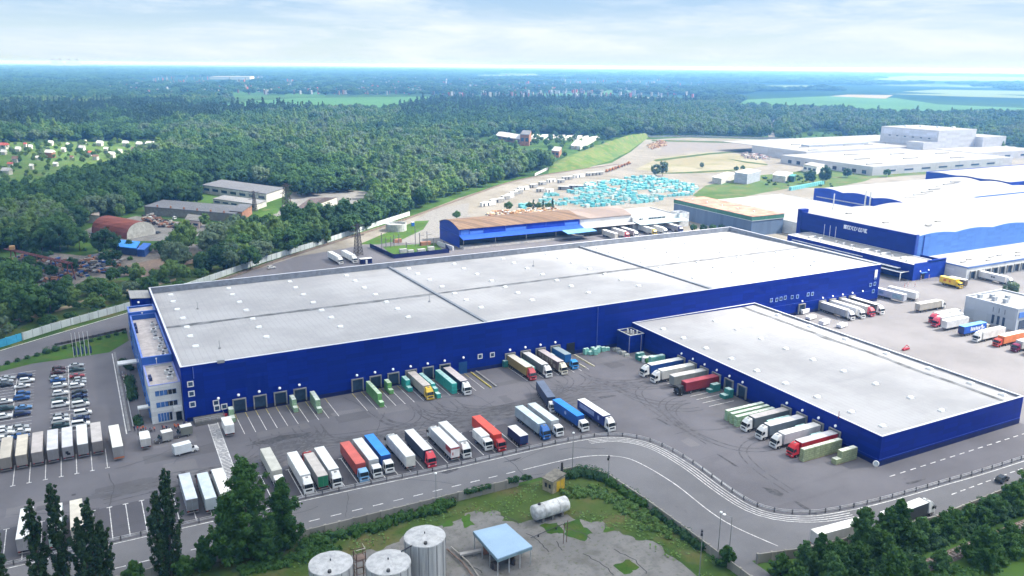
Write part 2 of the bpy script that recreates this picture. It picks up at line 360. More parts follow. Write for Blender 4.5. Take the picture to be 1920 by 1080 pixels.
sheet('soil_mound_yard', GP([(1230, 292), (1250, 266), (1440, 268), (1420, 284), (1300, 284)]), .08, M('greyed_earth', (.17, .155, .145), .95))
MEADOW = ground_mat('meadow', ((.040, .120, .026), (.056, .150, .036), (.048, .13, .032), (.05, .135, .034)), (.002, .01, .1))
sheet('field', GP([(350, 204), (480, 189), (560, 184), (830, 181), (815, 189), (720, 206), (640, 203)]), .3, MEADOW)
sheet('meadow', GP([(1380, 197), (1400, 187), (1560, 180), (1680, 184), (1760, 196), (2000, 206), (2000, 212), (1700, 214), (1560, 204)]), .3, MEADOW)
sheet('wheat_field', GP([(1555, 180.5), (1590, 177.5), (1675, 178.5), (1660, 185)]), .35, M('ripe_crop', (.24, .20, .13), .95))
sheet('stubble_field', GP([(1660, 176), (1830, 176), (2000, 183), (2000, 186), (1800, 181)]), .32, M('pale_crop', (.12, .17, .06), .95))
sheet('ploughed_field', GP([(1320, 158), (1420, 155.5), (1425, 163), (1335, 164)]), .35, M('ploughed', (.17, .13, .10), .95))
sheet('garden_lawn', GP([(-80, 352), (-80, 272), (40, 264), (300, 261), (312, 290), (242, 308), (130, 334), (60, 356)]), .12, ground_mat('garden_green', ((.055, .115, .022), (.085, .15, .034), (.12, .13, .05), (.04, .085, .018)), (.03, .09, .4)))
for nm_, pp_ in (('far_field', [(1435, 166), (1440, 160.5), (1545, 160), (1550, 165)]), ('far_field', [(1620, 148), (1700, 142), (1990, 146), (1990, 152), (1700, 152)]), ('far_field', [(880, 145), (900, 140.5), (1020, 139.5), (1010, 144)]), ('far_field', [(1285, 148), (1300, 141), (1335, 141), (1340, 148)]), ('far_field', [(1690, 172), (1760, 168), (1990, 172), (1990, 178), (1800, 177)])):
    sheet(nm_, GP(pp_), .4, M('pale_crop', (.12, .17, .06), .95))
for pp_ in ([(1225, 300), (1330, 287), (1420, 281), (1420, 283), (1330, 290), (1230, 303)], [(1360, 297), (1400, 303), (1440, 308), (1438, 310), (1395, 305)], [(1190, 327), (1300, 322), (1380, 318), (1380, 320), (1300, 325)], [(1222, 262), (1660, 273), (1660, 275), (1222, 265)]):
    sheet('rough_verge', GP(pp_), .16, ROUGHG)
sheet('pasture', GP([(1000, 176), (1180, 172), (1180, 176), (1020, 180)]), .3, MEADOW)
sheet('forest_ride', GP([(1440, 262), (1443, 236), (1449, 205), (1452, 205), (1452, 236), (1453, 262)]), .3, SAND)
# embankment
toe = [(400, 684), (456, 700), (528, 758), (596, 824), (660, 894), (722, 960), (752, 995)]
cre = [(420, 716)]+[G(x, y, z) for x, y, z in ((1060, 297, 7), (1100, 281, 9), (1132, 269, 11), (1160, 259, 12), (1186, 252.5, 11))]+[(790, 1040)]
hts = [1.5, 7, 9, 11, 12, 11, 2]
mb = MB(); nu, nv = 60, 14; gv = []
def lerp_poly(P_, t):
    t *= len(P_)-1; i = min(int(t), len(P_)-2); a, b_ = Vector(P_[i]), Vector(P_[i+1]); return a+(b_-a)*(t-i)
for i in range(nu+1):
    t = i/nu; a = lerp_poly(toe, t); c = lerp_poly(cre, t); h = lerp_poly([(x, 0) for x in hts], t).x
    for j in range(nv+1):
        s_ = j/nv*1.7; q = a+(c-a)*s_; k = min(1, s_) if s_ <= 1 else max(0, 1-(s_-1)/.7)
        z = h*(k*k*(3-2*k))+(noise.noise(Vector((q.x*.06, q.y*.06, 0)))*1.6*k)+noise.noise(Vector((q.x*.22, q.y*.22, 5)))*.7*k-.3*(1-k)
        gv.append((q.x, q.y, z))
mb.add(gv, [(i*(nv+1)+j, (i+1)*(nv+1)+j, (i+1)*(nv+1)+j+1, i*(nv+1)+j+1) for i in range(nu) for j in range(nv)])
o = mb.build('embankment', ground_mat('bank_grass', ((.060, .115, .022), (.10, .145, .035), (.17, .14, .065), (.04, .085, .018)), (.05, .16, .8)), None, True)
struct(o)
# ---------------------------------------------------------------- markings
mb = MB(); Z = .135
RA = resample(RAILP, 2.5)
rp = [tuple(p) for p in RA]
cur = [p for p in rp if p[0] > 116 and p[1] > 117]
for off, wd, pts in ((-.75, .26, rp), (1.0, .2, [p for p in rp if p[0] < 150]), (-1.7, .22, cur), (-2.55, .22, cur), (-3.4, .22, cur)): mb.strip(pts, wd, Z, off)
WL = bez([(93, 168.6), (105.5, 168.5), (112, 167.6), (117.3, 165.2), (121.5, 159.8), (123, 146), (122, 131), (122.6, 122.9), (125.5, 113)], 8)
mb.strip(WL, .26, Z)
for k in range(-40, 23):
    u = 38+k*2.44*1.03
    if k % 2 == 0 and u < 91: mb.box(u, u+2.5, 168.6, 168.86, .11, Z)
for k in range(0, 30): mb.box(174.3+k*3.95, 176.3+k*3.95, 123.4, 123.65, .08, Z)
for k in range(0, 14): mb.box(180+k*3.4, 181.9+k*3.4, 110.3+k*.05, 110.55+k*.05, .11, Z)
for k in range(-30, 20):
    u = 39.65+3.43*k
    if u > 100.5 or u < -60: continue
    mb.box(u-.09, u+.09, 180.6, 195.6, .11, Z); mb.box(u-.6, u+.6, 195.6, 195.85, .11, Z)
for k in range(-14, 10): mb.box(-21.8+3.48*k-.08, -21.8+3.48*k+.08, 217.6, 229.5, .08, Z) if -21.8+3.48*k < 1 else None
for k in range(-14, 7): mb.box(-21.8+3.48*k-.55, -21.8+3.48*k+.55, 217.3, 217.55, .08, Z)
for a, n in ((33.9, 10), (69.4, 14), (123.9, 9)):
    for j in range(n): u = a+2.98*j; mb.box(u-.08, u+.08, 222.3, 233.6, .08, Z)
for j in range(12): v = 211.5-2.95*j; mb.box(163.2, 173.0, v-.08, v+.08, .11, Z)
for j in range(9): v = 163.4-2.95*j; mb.box(163.2, 173.0, v-.08, v+.08, .11, Z)
for u, a, b_ in ((-9.1, 262, 304), (-9.1, 246, 259), (-23.9, 262, 301), (-23.6, 245, 258), (-38, 240, 300)): mb.box(u-.1, u+.1, a, b_, .08, Z)
for v0, v1 in ((262, 304), (246, 259)):
    v = v0
    while v <= v1+.1:
        for a, b_ in ((-14.2, -9.2), (-28.9, -24), (-9, -4), (-23.8, -18.8), (-43, -38.2)): mb.box(a, b_, v-.05, v+.05, .08, Z)
        v += 2.62
for u in (25.4, 28.0): mb.strip([(u+.4, 233.6), (u-.55, 193.4)], .22, Z)
for k in range(48): v = 194+k*.82; x = 25.4-.5+(v-193.4)/40*.9; mb.box(x+.05, x+2.5, v, v+.36, .08, Z-.004)
mb.box(4.6, 4.9, 237, 311, .08, Z)
mb.strip([(-90, 285.6), (-31, 331.6), (13, 362.6), (30, 378)], .5, Z)
struct(mb.build('road_markings', WHITEP))
mb = MB()
for a, n in ((33.9, 10), (69.4, 14), (123.9, 9)):
    for j in range(n): u = a+2.98*j; mb.box(u-.08, u+.08, 233.7, 237.6, .08, Z)
for u in (147.2, 150.6): mb.box(u-.1, u+.1, 224, 236, .08, Z)
struct(mb.build('dock_markings', YELP))
# oil and tyre stains with a shape of their own
def stain(pts, z=.118, k=1.0):
    poly = GP(pts, 0); c = Vector((sum(p[0] for p in poly)/len(poly), sum(p[1] for p in poly)/len(poly))); out = []
    for i in range(len(poly)):
        a, b_ = Vector(poly[i]), Vector(poly[(i+1) % len(poly)])
        for t in (0, .25, .5, .75):
            q = a+(b_-a)*t; out.append(tuple(q+(q-c)*random.uniform(-.18, .14)))
    return MB().sheet(out, z)
STAIN = M('oily_asphalt', (.062, .062, .07), .8, var=.35, scale=.9)
for pts in ([(466, 836), (500, 824), (530, 816), (560, 813), (592, 809), (574, 818), (540, 824), (505, 834)], [(472, 830), (482, 826), (478, 832)],
            [(1430, 915), (1452, 917), (1472, 928), (1462, 931), (1440, 924)], [(1488, 938), (1500, 944), (1530, 962), (1538, 969), (1520, 962), (1495, 947)],
            [(1698, 906), (1712, 903), (1736, 898), (1730, 902), (1706, 909)], [(940, 868), (965, 861), (978, 858), (966, 865)], [(1340, 850), (1352, 855), (1385, 876), (1378, 875)],
            [(1228, 784), (1240, 788), (1258, 799), (1250, 797)], [(1120, 745), (1150, 741), (1156, 743), (1128, 748)], [(1000, 783), (1012, 781), (1020, 786), (1008, 790)],
            [(820, 886), (850, 878), (862, 880), (838, 890)], [(988, 715), (998, 724), (1018, 738), (1012, 738), (1000, 730)]):
    struct(stain(pts).build('asphalt_stain', STAIN))

# repairs, tyre arcs and cracks in the yard surface
PATCH_D, PATCH_L, TYRE_M = asphalt_mat('patched_asphalt_dark', (.098, .096, .106), .2), asphalt_mat('patched_asphalt_light', (.138, .134, .146), .2), M('tyre_smear', (.088, .087, .097), .85, var=.3, scale=.5)
rq = random.Random(31)
for k in range(26):
    u, v = rq.uniform(-25, 160), rq.uniform(198, 226); l_, w_ = rq.uniform(3, 16), rq.uniform(2, 6)
    struct(MB().sheet(ragged([(u, v), (u+l_, v+rq.uniform(-.4, .4)), (u+l_, v+w_), (u, v+w_)], .5, 4), .082+k*.0004).build('asphalt_patch', PATCH_D if k % 2 else PATCH_L))
for k in range(16):
    u, v = rq.uniform(60, 158), rq.uniform(125, 215)
    if u < 138 and v < 180: continue
    l_, w_ = rq.uniform(3, 12), rq.uniform(2, 7); struct(MB().sheet(ragged([(u, v), (u+w_, v), (u+w_, v+l_), (u, v+l_)], .5, 4), .083+k*.0004).build('asphalt_patch', PATCH_L if k % 3 else PATCH_D))
for k in range(46):
    u0, v0 = rq.choice([35.5+6*j for j in range(4)]+[71.3+6*j for j in range(6)]+[125.4+6*j for j in range(4)]), rq.uniform(212, 222); sgn = rq.choice((-1, 1)); r_ = rq.uniform(9, 20); dv = rq.uniform(6, 18)
    pts_ = bez([(u0, v0), (u0+sgn*1.0, v0-6), (u0+sgn*r_*.45, v0-11), (u0+sgn*r_*1.3, v0-13-rq.uniform(0, 3)), (u0+sgn*r_*2.4, v0-13-rq.uniform(0, 4))], 6)
    if min(p[0] for p in pts_) < -25 or min(p[1] for p in pts_) < 197.5: continue
    mb = MB(); mb.strip(pts_, .42, .105+k*.0002, 1.0); mb.strip(pts_, .42, .105+k*.0002, -1.0); struct(mb.build('tyre_marks', TYRE_M))
for k in range(14):
    v0 = rq.choice(DV_) if 'DV_' in globals() else rq.choice((208, 202, 196, 190, 185, 179, 161, 155, 149, 143)); sgn = rq.choice((-1, 1))
    pts_ = bez([(160, v0), (155, v0+sgn), (150, v0+sgn*5), (147, v0+sgn*14), (146, v0+sgn*26)], 6)
    if any(p[1] < 128 or p[1] > 215 for p in pts_): continue
    mb = MB(); mb.strip(pts_, .42, .105+k*.0002, 1.0); mb.strip(pts_, .42, .105+k*.0002, -1.0); struct(mb.build('tyre_marks', TYRE_M))
CRKA = M('asphalt_crack_fill', (.06, .06, .066), .8)
for k in range(34):
    u, v = rq.uniform(-25, 165), rq.uniform(165, 222); a = rq.choice((0, 0, 1.57))+rq.uniform(-.25, .25); pts_ = [(u, v)]
    for _ in range(rq.randrange(6, 16)): a += rq.uniform(-.25, .25); u += 1.6*math.cos(a); v += 1.6*math.sin(a); pts_.append((u, v))
    struct(MB().strip(pts_, rq.uniform(.10, .2), .128).build('asphalt_crack', CRKA))
for k in range(9): u = -30+k*22+rq.uniform(-3, 3); struct(MB().sheet([(u, 205.5), (u+.9, 205.5), (u+.9, 206.4), (u, 206.4)], .13).build('drain_cover', CRKA))
# ---------------------------------------------------------------- buildings
def part(mb, name, mat, root, parent=None, smooth=False):
    """a part given in world coordinates, stored relative to its thing"""
    l = root.location
    mb.v = [(x-l.x, y-l.y, z-l.z) for x, y, z in mb.v]
    return mb.build(name, mat, parent or root, smooth)
def Vp(x, y, v):
    d = fw+rt*((x-960)/F)-up*((y-540)/F); t = v/d.y
    return (d.x*t, CAMH+d.z*t)
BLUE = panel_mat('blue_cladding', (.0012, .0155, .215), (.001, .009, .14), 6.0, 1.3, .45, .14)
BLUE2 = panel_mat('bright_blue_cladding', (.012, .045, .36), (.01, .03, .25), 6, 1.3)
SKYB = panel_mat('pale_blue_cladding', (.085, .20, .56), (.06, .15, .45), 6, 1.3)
DBLUE = M('navy_plinth', (.004, .010, .085), .6)
WHITEC = panel_mat('white_cladding', (.62, .63, .64), (.45, .46, .48), 6, 1.2)
GREYC = panel_mat('grey_cladding', (.34, .37, .43), (.25, .28, .33), 4, 1.2)
def roof_mat(name, c, seam=12.0, var=.10):
    m, nt, N, L, b = nodes(name); p = pos(nt)
    col = mix(nt, sc(c, 1-var), sc(c, 1+var), ramp(nt, nz(nt, p, .05, 6, .6), .35, .65))
    col = mix(nt, col, sc(c, .74), math_(nt, 'MULTIPLY', ramp(nt, nz(nt, pos(nt, (.3, 1, 1)), .12, 5, .65, .6), .56, .8), .6))
    wv_ = N.new('ShaderNodeTexWave'); wv_.wave_type = 'BANDS'; wv_.bands_direction = 'X'; wv_.inputs['Scale'].default_value = .314/seam*6.4; wv_.inputs['Distortion'].default_value = .6; wv_.inputs['Detail'].default_value = 2
    L.new(p, wv_.inputs['Vector'])
    col = mix(nt, col, sc(c, .80), math_(nt, 'MULTIPLY', ramp(nt, wv_.outputs[1], .955, 1.0), .55))
    br = N.new('ShaderNodeTexBrick'); L.new(p, br.inputs['Vector']); br.inputs['Scale'].default_value = 1
    br.inputs['Brick Width'].default_value = 21; br.inputs['Row Height'].default_value = 2.1; br.inputs['Mortar Size'].default_value = .05
    br.inputs['Color1'].default_value = (.985, .985, .985, 1); br.inputs['Color2'].default_value = (1.015, 1.015, 1.015, 1); br.inputs['Mortar'].default_value = (.965, .965, .965, 1)
    col = mix(nt, col, br.outputs[0], 1.0, 'MULTIPLY')
    L.new(col, b.inputs['Base Color']); b.inputs['Roughness'].default_value = .75; b.inputs['Specular IOR Level'].default_value = .2
    return m
ROOF = roof_mat('roof_membrane', (.335, .335, .350)); ROOF2 = roof_mat('white_roof_membrane', (.27, .27, .275), 15)
GUTTER = M('roof_seam_grime', (.15, .155, .165), .85, var=.45, scale=.25); PARA = M('parapet_sheet', (.20, .22, .26), .6, var=.12); CAP = M('white_coping', (.62, .64, .72), .5, var=.05)
RUST = panel_mat('rusty_roof_sheets', (.155, .105, .075), (.10, .07, .05), 1.2, 40, .8, .32); DARK = M('dark_opening', (.012, .014, .02), .5); DOORM = M('dock_door_panel', (.022, .045, .085), .5, var=.3)
GLASS = M('window_glass', (.03, .06, .12), .12, spec=.6); GLASSB = M('blue_window_glass', (.05, .14, .38), .15, spec=.6)
WFRAME = M('white_frame', (.68, .69, .70), .5, var=.05); STEEL = M('galvanised_steel', (.36, .37, .39), .5, .3, .15); LAMPW = M('lamp_glass_white', (.85, .87, .9), .3, var=.02); GREYF = M('dock_shelter_grey', (.25, .25, .25), .7)
vent_mb = MB().xprism([(-.95, 0), (.95, 0), (.95, .4), (.65, .68), (-.65, .68), (-.95, .4)], -.7, .7, lambda x, z: .3 if z > .6 else 0)
VENT = vent_mb.mesh('roof_skylight', M('skylight_dome', (.74, .75, .76), .35, var=.04))
LAMPME = MB().lathe([(0, .12), (.36, .12), (.42, 0), (.36, -.12), (0, -.16)], 12).mesh('wall_lamp', LAMPW, True)
def vent(root, u, v, z, nm='roof_skylight'):
    o = put(nm, VENT, root, (u-root.location.x, v-root.location.y, z-root.location.z))
    o.rotation_euler = (random.uniform(-.03, .03), random.uniform(-.03, .03), random.uniform(-.06, .06)+(math.pi/2 if nm != 'roof_skylight' else 0)); return o
def dock(root, u, v, face, w=3.3, h=3.4, z0=1.0):
    """loading dock in a wall; face 'v' looks to -y, 'u' looks to -x"""
    def bx(mb, a0, a1, d0, d1, za, zb):
        return mb.box(u+a0, u+a1, v-d1, v-d0, za, zb) if face == 'v' else mb.box(u-d1, u-d0, v+a0, v+a1, za, zb)
    d = part(bx(MB(), -w/2, w/2, .004, .08, z0, z0+h), 'dock_door', DOORM, root)
    mb = MB(); bx(mb, -w/2-.3, -w/2, 0, .55, z0-.4, z0+h+.3); bx(mb, w/2, w/2+.3, 0, .55, z0-.4, z0+h+.3); bx(mb, -w/2, w/2, 0, .55, z0+h, z0+h+.3)
    part(mb, 'frame', GREYF, root, d)
    mb = MB(); bx(mb, -w/2+.1, -w/2+.45, .09, .4, .5, .98); bx(mb, w/2-.45, w/2-.1, .09, .4, .5, .98); bx(mb, -1, 1, .09, .25, .8, .98)
    part(mb, 'buffer', M('rubber', (.02, .02, .02), .8), root, d)
def wlamp(root, u, v, z, face='v'):
    o = put('wall_lamp', LAMPME, root, (u-(.3 if face == 'u' else 0)-root.location.x, v-(.3 if face == 'v' else 0)-root.location.y, z))
    o.rotation_euler = (R(62), 0, 0) if face == 'v' else (0, R(-62), 0)
def win(root, u, v, z, w=1.5, h=1.5, face='v', glass=GLASS, frame=WFRAME, fr=.26):
    def bx(mb, a0, a1, d0, d1, za, zb):
        return mb.box(u+a0, u+a1, v-d1, v-d0, za, zb) if face == 'v' else mb.box(u-d1, u-d0, v+a0, v+a1, za, zb)
    p = part(bx(MB(), -w/2, w/2, .004, .06, z-h/2, z+h/2), 'window', glass, root)
    mb = MB(); bx(mb, -w/2-fr, -w/2, 0, .12, z-h/2-fr, z+h/2+fr); bx(mb, w/2, w/2+fr, 0, .12, z-h/2-fr, z+h/2+fr)
    bx(mb, -w/2, w/2, 0, .12, z+h/2, z+h/2+fr); bx(mb, -w/2, w/2, 0, .12, z-h/2-fr, z-h/2)
    part(mb, 'frame', frame, root, p); return p
def shell(root, u0, u1, v0, v1, z1, mat, name='wall', t=.35, z0=0):
    """four outer walls, open at the top"""
    mb = MB(); mb.box(u0, u1, v0, v0+t, z0, z1); mb.box(u0, u1, v1-t, v1, z0, z1); mb.box(u0, u0+t, v0+t, v1-t, z0, z1); mb.box(u1-t, u1, v0+t, v1-t, z0, z1)
    return part(mb, name, mat, root)
def coping(root, u0, u1, v0, v1, z, mat=CAP, t=.5):
    mb = MB(); e = .06; mb.box(u0-e, u1+e, v0-e, v0+t, z, z+.12); mb.box(u0-e, u1+e, v1-t, v1+e, z, z+.12); mb.box(u0-e, u0+t, v0+t, v1-t, z, z+.12); mb.box(u1-t, u1+e, v0+t, v1-t, z, z+.12)
    return part(mb, 'coping', mat, root)
# main warehouse
MU0, MU1, MV0, MV1, MZ = 20.3, 309.9, 237.9, 334.3, 16.8
mw = thing('main_warehouse', 'long dark blue warehouse with pale flat roof, largest building of all', 'warehouse', (MU0, MV0, 0))
shell(mw, MU0, MU1, MV0, MV1, MZ, BLUE)
coping(mw, MU0, MU1, MV0, MV1, MZ)
def rz(v): return 16.5-(v-MV0)/(MV1-MV0)*2.1
mb = MB()
for a, b_ in ((MU0+.36, 116), (117, 213.5), (214.5, MU1-.36)):
    mb.add([(a, MV0+.36, rz(MV0)), (b_, MV0+.36, rz(MV0)), (b_, MV1-.36, rz(MV1)), (a, MV1-.36, rz(MV1))], [(0, 1, 2, 3)])
part(mb, 'roof', ROOF, mw)
for u in (116.5, 214):
    mb = MB(); mb.xprism([(0, 0)], 0, 0) if 0 else None
    mb.add([(u-.5, MV0+.37, 15.6), (u+.5, MV0+.37, 15.6), (u+.5, MV1-.37, 13.5), (u-.5, MV1-.37, 13.5), (u-.5, MV0+.37, 17.0), (u+.5, MV0+.37, 17.0), (u+.5, MV1-.37, 15.2), (u-.5, MV1-.37, 15.2)],
           [(0, 3, 2, 1), (4, 5, 6, 7), (0, 1, 5, 4), (1, 2, 6, 5), (2, 3, 7, 6), (3, 0, 4, 7)])
    part(mb, 'roof_divider', PARA, mw)
for a, b_ in ((MU0+.4, 115.9), (117.1, 213.4), (214.6, MU1-.4)):
    up_, lo_ = [], []; n = 70
    for i in range(n+1):
        u = a+(b_-a)*i/n; wv2 = 1.0+1.7*abs(noise.noise(Vector((u*.05, 3.1, 0))))+.5*abs(noise.noise(Vector((u*.3, 1.1, 0))))
        lo_.append((u, 283-wv2, rz(283-wv2)+.03)); up_.append((u, 283.3+wv2*.6, rz(283.3+wv2*.6)+.03))
    mb = MB(); mb.add(lo_+up_, [(i, i+1, n+2+i, n+1+i) for i in range(n)]); part(mb, 'roof_gutter', GUTTER, mw)
mb = MB(); mb.box(MU0+.36, MU1-.36, MV1-.40, MV1-.37, 14.0, MZ-.02); mb.box(MU1-.40, MU1-.37, MV0+1, MV1-.5, 14.2, MZ-.02)
part(mb, 'parapet_lining', M('parapet_lining', (.19, .21, .25), .6), mw)
for u in (27.1, 48.3, 72.1, 96, 123.2, 144.6, 168.6, 192.2, 220.4, 241.6, 265.5, 289.4):
    for v in (256.3, 268.2, 279.3, 291.4, 304.6, 316.9, 327.8):
        vent(mw, u+random.uniform(-.3, .3), v+random.uniform(-.3, .3), rz(v))
for x, y in ((412, 655), (805, 565), (1000, 495), (1250, 470), (1520, 500), (370, 575)):
    u, v = G(x, y, 16)
    part(MB().tube((u, v, rz(v)), (u, v, rz(v)+2.6), .09, 6).box(u-.3, u+.3, v-.3, v+.3, rz(v), rz(v)+.5), 'roof_mast', STEEL, mw)
mb = MB(); mb.box(MU0+.5, MU1, MV0-.06, MV0-.003, 0, 1.35); part(mb, 'plinth', DBLUE, mw)
mb = MB(); mb.box(236.5, MU1, MV0-.05, MV0-.004, 5.2, 5.34); part(mb, 'trim', M('blue_trim', (.03, .07, .42), .4), mw)
DOCKU = [35.46, 41.4, 47.4, 53.3, 71.3, 77.2, 83.2, 89.2, 95.1, 101.1, 125.4, 131.4, 137.4, 143.4, 263.2, 275.2, 281.2, 287.2, 293.2]
for u in DOCKU: dock(mw, u, MV0-.06, 'v'); wlamp(mw, u-.1, MV0-.06, 5.85)
for u in (107.8, 299.5, 29.7): wlamp(mw, u, MV0-.06, 5.85)
part(MB().box(106.2, 109.2, MV0-.14, MV0-.061, 0, 4.2), 'roller_door', M('teal_blue_door', (.01, .07, .22), .5), mw)
part(MB().box(148.2, 151.6, MV0-.14, MV0-.061, 0, 4.6), 'roller_door', DARK, mw)
for x, y in ((357, 720), (359, 738), (361, 758), (405, 755), (407, 765), (420.5, 762), (900, 668), (923, 665)):
    u, z = Vp(x, y, MV0); win(mw, u, MV0-.03, z, 1.2, 1.2)
for x, y in ((1446, 563), (1456, 562), (1464, 560), (1472, 558), (1485, 557), (1495, 556), (1515, 552), (1523, 551), (1641, 520), (1640, 532), (1632, 534), (1637, 546)):
    u, z = Vp(x, y, MV0); win(mw, u, MV0-.03, z, 1.1, 1.2, fr=.2, frame=M('pale_blue_frame', (.25, .38, .75), .5))
part(MB().box(306.2, 307.8, MV0-.2, MV0-.004, 11.2, 14.6), 'wall_sign', M('white_sign_board', (.8, .82, .85), .4), mw)
for u, z0, z1 in ((161.0, .4, 16.5), (23.6, 13.0, 16.5)):
    part(MB().tube((u, MV0-.14, z0), (u, MV0-.14, z1), .11, 6), 'downpipe', M('pale_blue_pipe', (.10, .16, .50), .4), mw)
for (x, y) in ((412, 655.5),):
    u, z = Vp(x, y, MV0); part(MB().box(u-1, u+1, MV0-.5, MV0+.6, MZ-.3, MZ+.6), 'roof_camera_box', STEEL, mw)
# loading platform with ramp at the left end of the wall
o = thing('loading_platform', 'low concrete loading platform with steel railing at the left end of the blue wall', 'platform', (22, 234, 0))
part(MB().box(22.4, 30.6, 233.6, 237.8, 0, 1.15), 'slab', CONC, o)
mb = MB()
for u in (22.5, 24.5, 26.5, 28.5, 30.5): mb.tube((u, 233.7, 1.15), (u, 233.7, 2.15), .05, 6)
mb.path([(22.5, 233.7, 2.15), (30.5, 233.7, 2.15), (30.5, 237.4, 2.15)], .05); mb.path([(22.5, 233.7, 1.65), (30.5, 233.7, 1.65)], .04)
part(mb, 'railing', STEEL, o)
# office block on the left gable
ob = thing('office_block', 'three storey office block with white front on the left end of the long warehouse', 'office building', (12, 241, 0))
shell(ob, 11.8, 20.2, 240.6, 259.2, 11.6, WHITEC, 'front_wall', .3); part(MB().box(12.1, 19.9, 240.9, 259.2, 10.7, 10.95), 'roof_terrace', M('terrace_paving', (.40, .37, .37), .9), ob)
coping(ob, 11.8, 20.2, 240.6, 259.2, 11.6, M('lilac_coping', (.22, .26, .55), .5), .45)
MIDB = panel_mat('office_blue_cladding', (.035, .11, .42), (.03, .09, .33), 3, 6); LILB = M('pale_office_blue', (.11, .19, .55), .5)
shell(ob, 11.6, 20.1, 259.3, 308, 14.0, MIDB, 'middle_wall', .3); part(MB().box(11.9, 19.8, 259.6, 307.7, 12.1, 12.3), 'roof_terrace', M('terrace_paving', (.40, .37, .37), .9), ob); coping(ob, 11.6, 20.1, 259.3, 308, 14.0, LILB, .5)
shell(ob, 11.4, 20.1, 308.1, 316.5, 15.0, MIDB, 'rear_wall', .3); part(MB().box(11.7, 19.8, 308.4, 316.2, 14.2, 14.4), 'roof_terrace', M('terrace_paving', (.40, .37, .37), .9), ob); coping(ob, 11.4, 20.1, 308.1, 316.5, 15.0, LILB, .5)
for z, h, u0, u1 in ((9.1, 1.5, 13.3, 18.9), (5.6, 1.5, 13.3, 18.9), (1.75, 2.5, 13.4, 17.2)):
    p = part(MB().box(u0, u1, 240.5, 240.596, z-h/2, z+h/2), 'window', GLASSB, ob)
    mb = MB()
    for k in range(1, 5): uu = u0+(u1-u0)*k/5; mb.box(uu-.04, uu+.04, 240.46, 240.499, z-h/2, z+h/2)
    part(mb, 'glazing_bar', WFRAME, ob, p); part(MB().box(u0+(u1-u0)*(.55 if z > 3 else .75), u1-.1, 240.47, 240.498, z-h/2+.1, z+h/2-.1), 'dark_pane', DARK, ob, p)
part(MB().box(17.6, 20.0, 239.3, 240.58, 3.3, 4.6), 'entrance_canopy', WFRAME, ob); part(MB().box(18.2, 19.7, 240.48, 240.59, 0, 2.6), 'door', DARK, ob)
part(MB().tube((20.0, 239.4, 0), (20.0, 239.4, 3.3), .1), 'canopy_post', WFRAME, ob)
for za, zb in ((1.2, 2.4), (4.8, 6.2), (8.2, 9.6)):
    for v0, v1 in ((243, 257), (261, 306), (309.5, 315.5)):
        if zb > 9 and v0 < 250: continue
        part(MB().box(11.3 if v0 < 308 else 11.2, 11.395 if v0 >= 308 else (11.59 if v0 > 250 else 11.79), v0, v1, za, zb), 'ribbon_window', GLASSB, ob)
for v, z0, z1 in ((259.2, 11.0, 13.6), (308.0, 12.3, 14.8)): part(MB().box(15.6, 15.75, v-.2, v-.1, z0, z1).box(15.4, 15.9, v-.25, v-.1, z1-.4, z1), 'ladder', WFRAME, ob)
for (u, v, z) in [(18.2+random.uniform(-.6, 1.0), vv, 12.3) for vv in (262, 264, 267, 270, 273, 276, 279, 282, 286, 290, 294, 298)]+[(18.0, 246, 10.95), (18.6, 248.5, 10.95), (17.8, 250.6, 10.95), (18.8, 253, 10.95)]:
    s_ = random.uniform(.5, .85)
    rr = part(MB().box(u-s_, u+s_, v-s_*.7, v+s_*.7, z, z+random.uniform(.7, 1.3)), 'rooftop_unit', M('unit_white', (.6, .61, .62), .5), ob)
    part(MB().lathe([(0, z+1.42), (s_*.55, z+1.42), (s_*.55, z+1.25)], 10, u, v), 'fan_cover', DARK, ob, rr)
for u, v in ((12.8, 249), (12.9, 247), (12.7, 296), (12.7, 300), (12.6, 292)): part(MB().box(u-.4, u+.4, v-.6, v+.6, 10.95 if v < 255 else 12.3, 12.0 if v < 255 else 13.4), 'roof_cabinet', M('cabinet_navy', (.02, .03, .10), .6), ob)
rb = thing('rear_block', 'blue block with white mono-pitch roof peeking out behind the office block', 'building', (12, 326, 0))
shell(rb, 13.4, 20.2, 327, 339, 14.6, BLUE, 'wall', .3)
part(MB().add([(13.2, 326.9, 15.2), (20.2, 326.9, 14.6), (20.2, 339, 14.6), (13.2, 339, 15.2), (13.2, 326.9, 15.4), (20.2, 326.9, 14.8), (20.2, 339, 14.8), (13.2, 339, 15.4)], [(0, 3, 2, 1), (4, 5, 6, 7), (0, 1, 5, 4), (1, 2, 6, 5), (2, 3, 7, 6), (3, 0, 4, 7)]), 'roof', ROOF2, rb)
wlamp(rb, 15.8, 327, 13.6)
for nm_, (u0, u1, v0, v1, z), lb in (('porch_canopy', (5.6, 11.3, 286, 289.4, 3.7), 'flat white canopy over the office entrance by the hedge'), ('side_canopy', (8.6, 11.7, 245.5, 247.6, 3.2), 'small white canopy on two posts beside the office front corner')):
    o = thing(nm_, lb, 'canopy', (u0, v0, 0)); part(MB().box(u0, u1, v0, v1, z, z+.45), 'slab', WFRAME, o)
    for u, v in ((u0+.2, v0+.2), (u0+.2, v1-.2)): part(MB().tube((u, v, 0), (u, v, z), .1), 'post', STEEL, o)
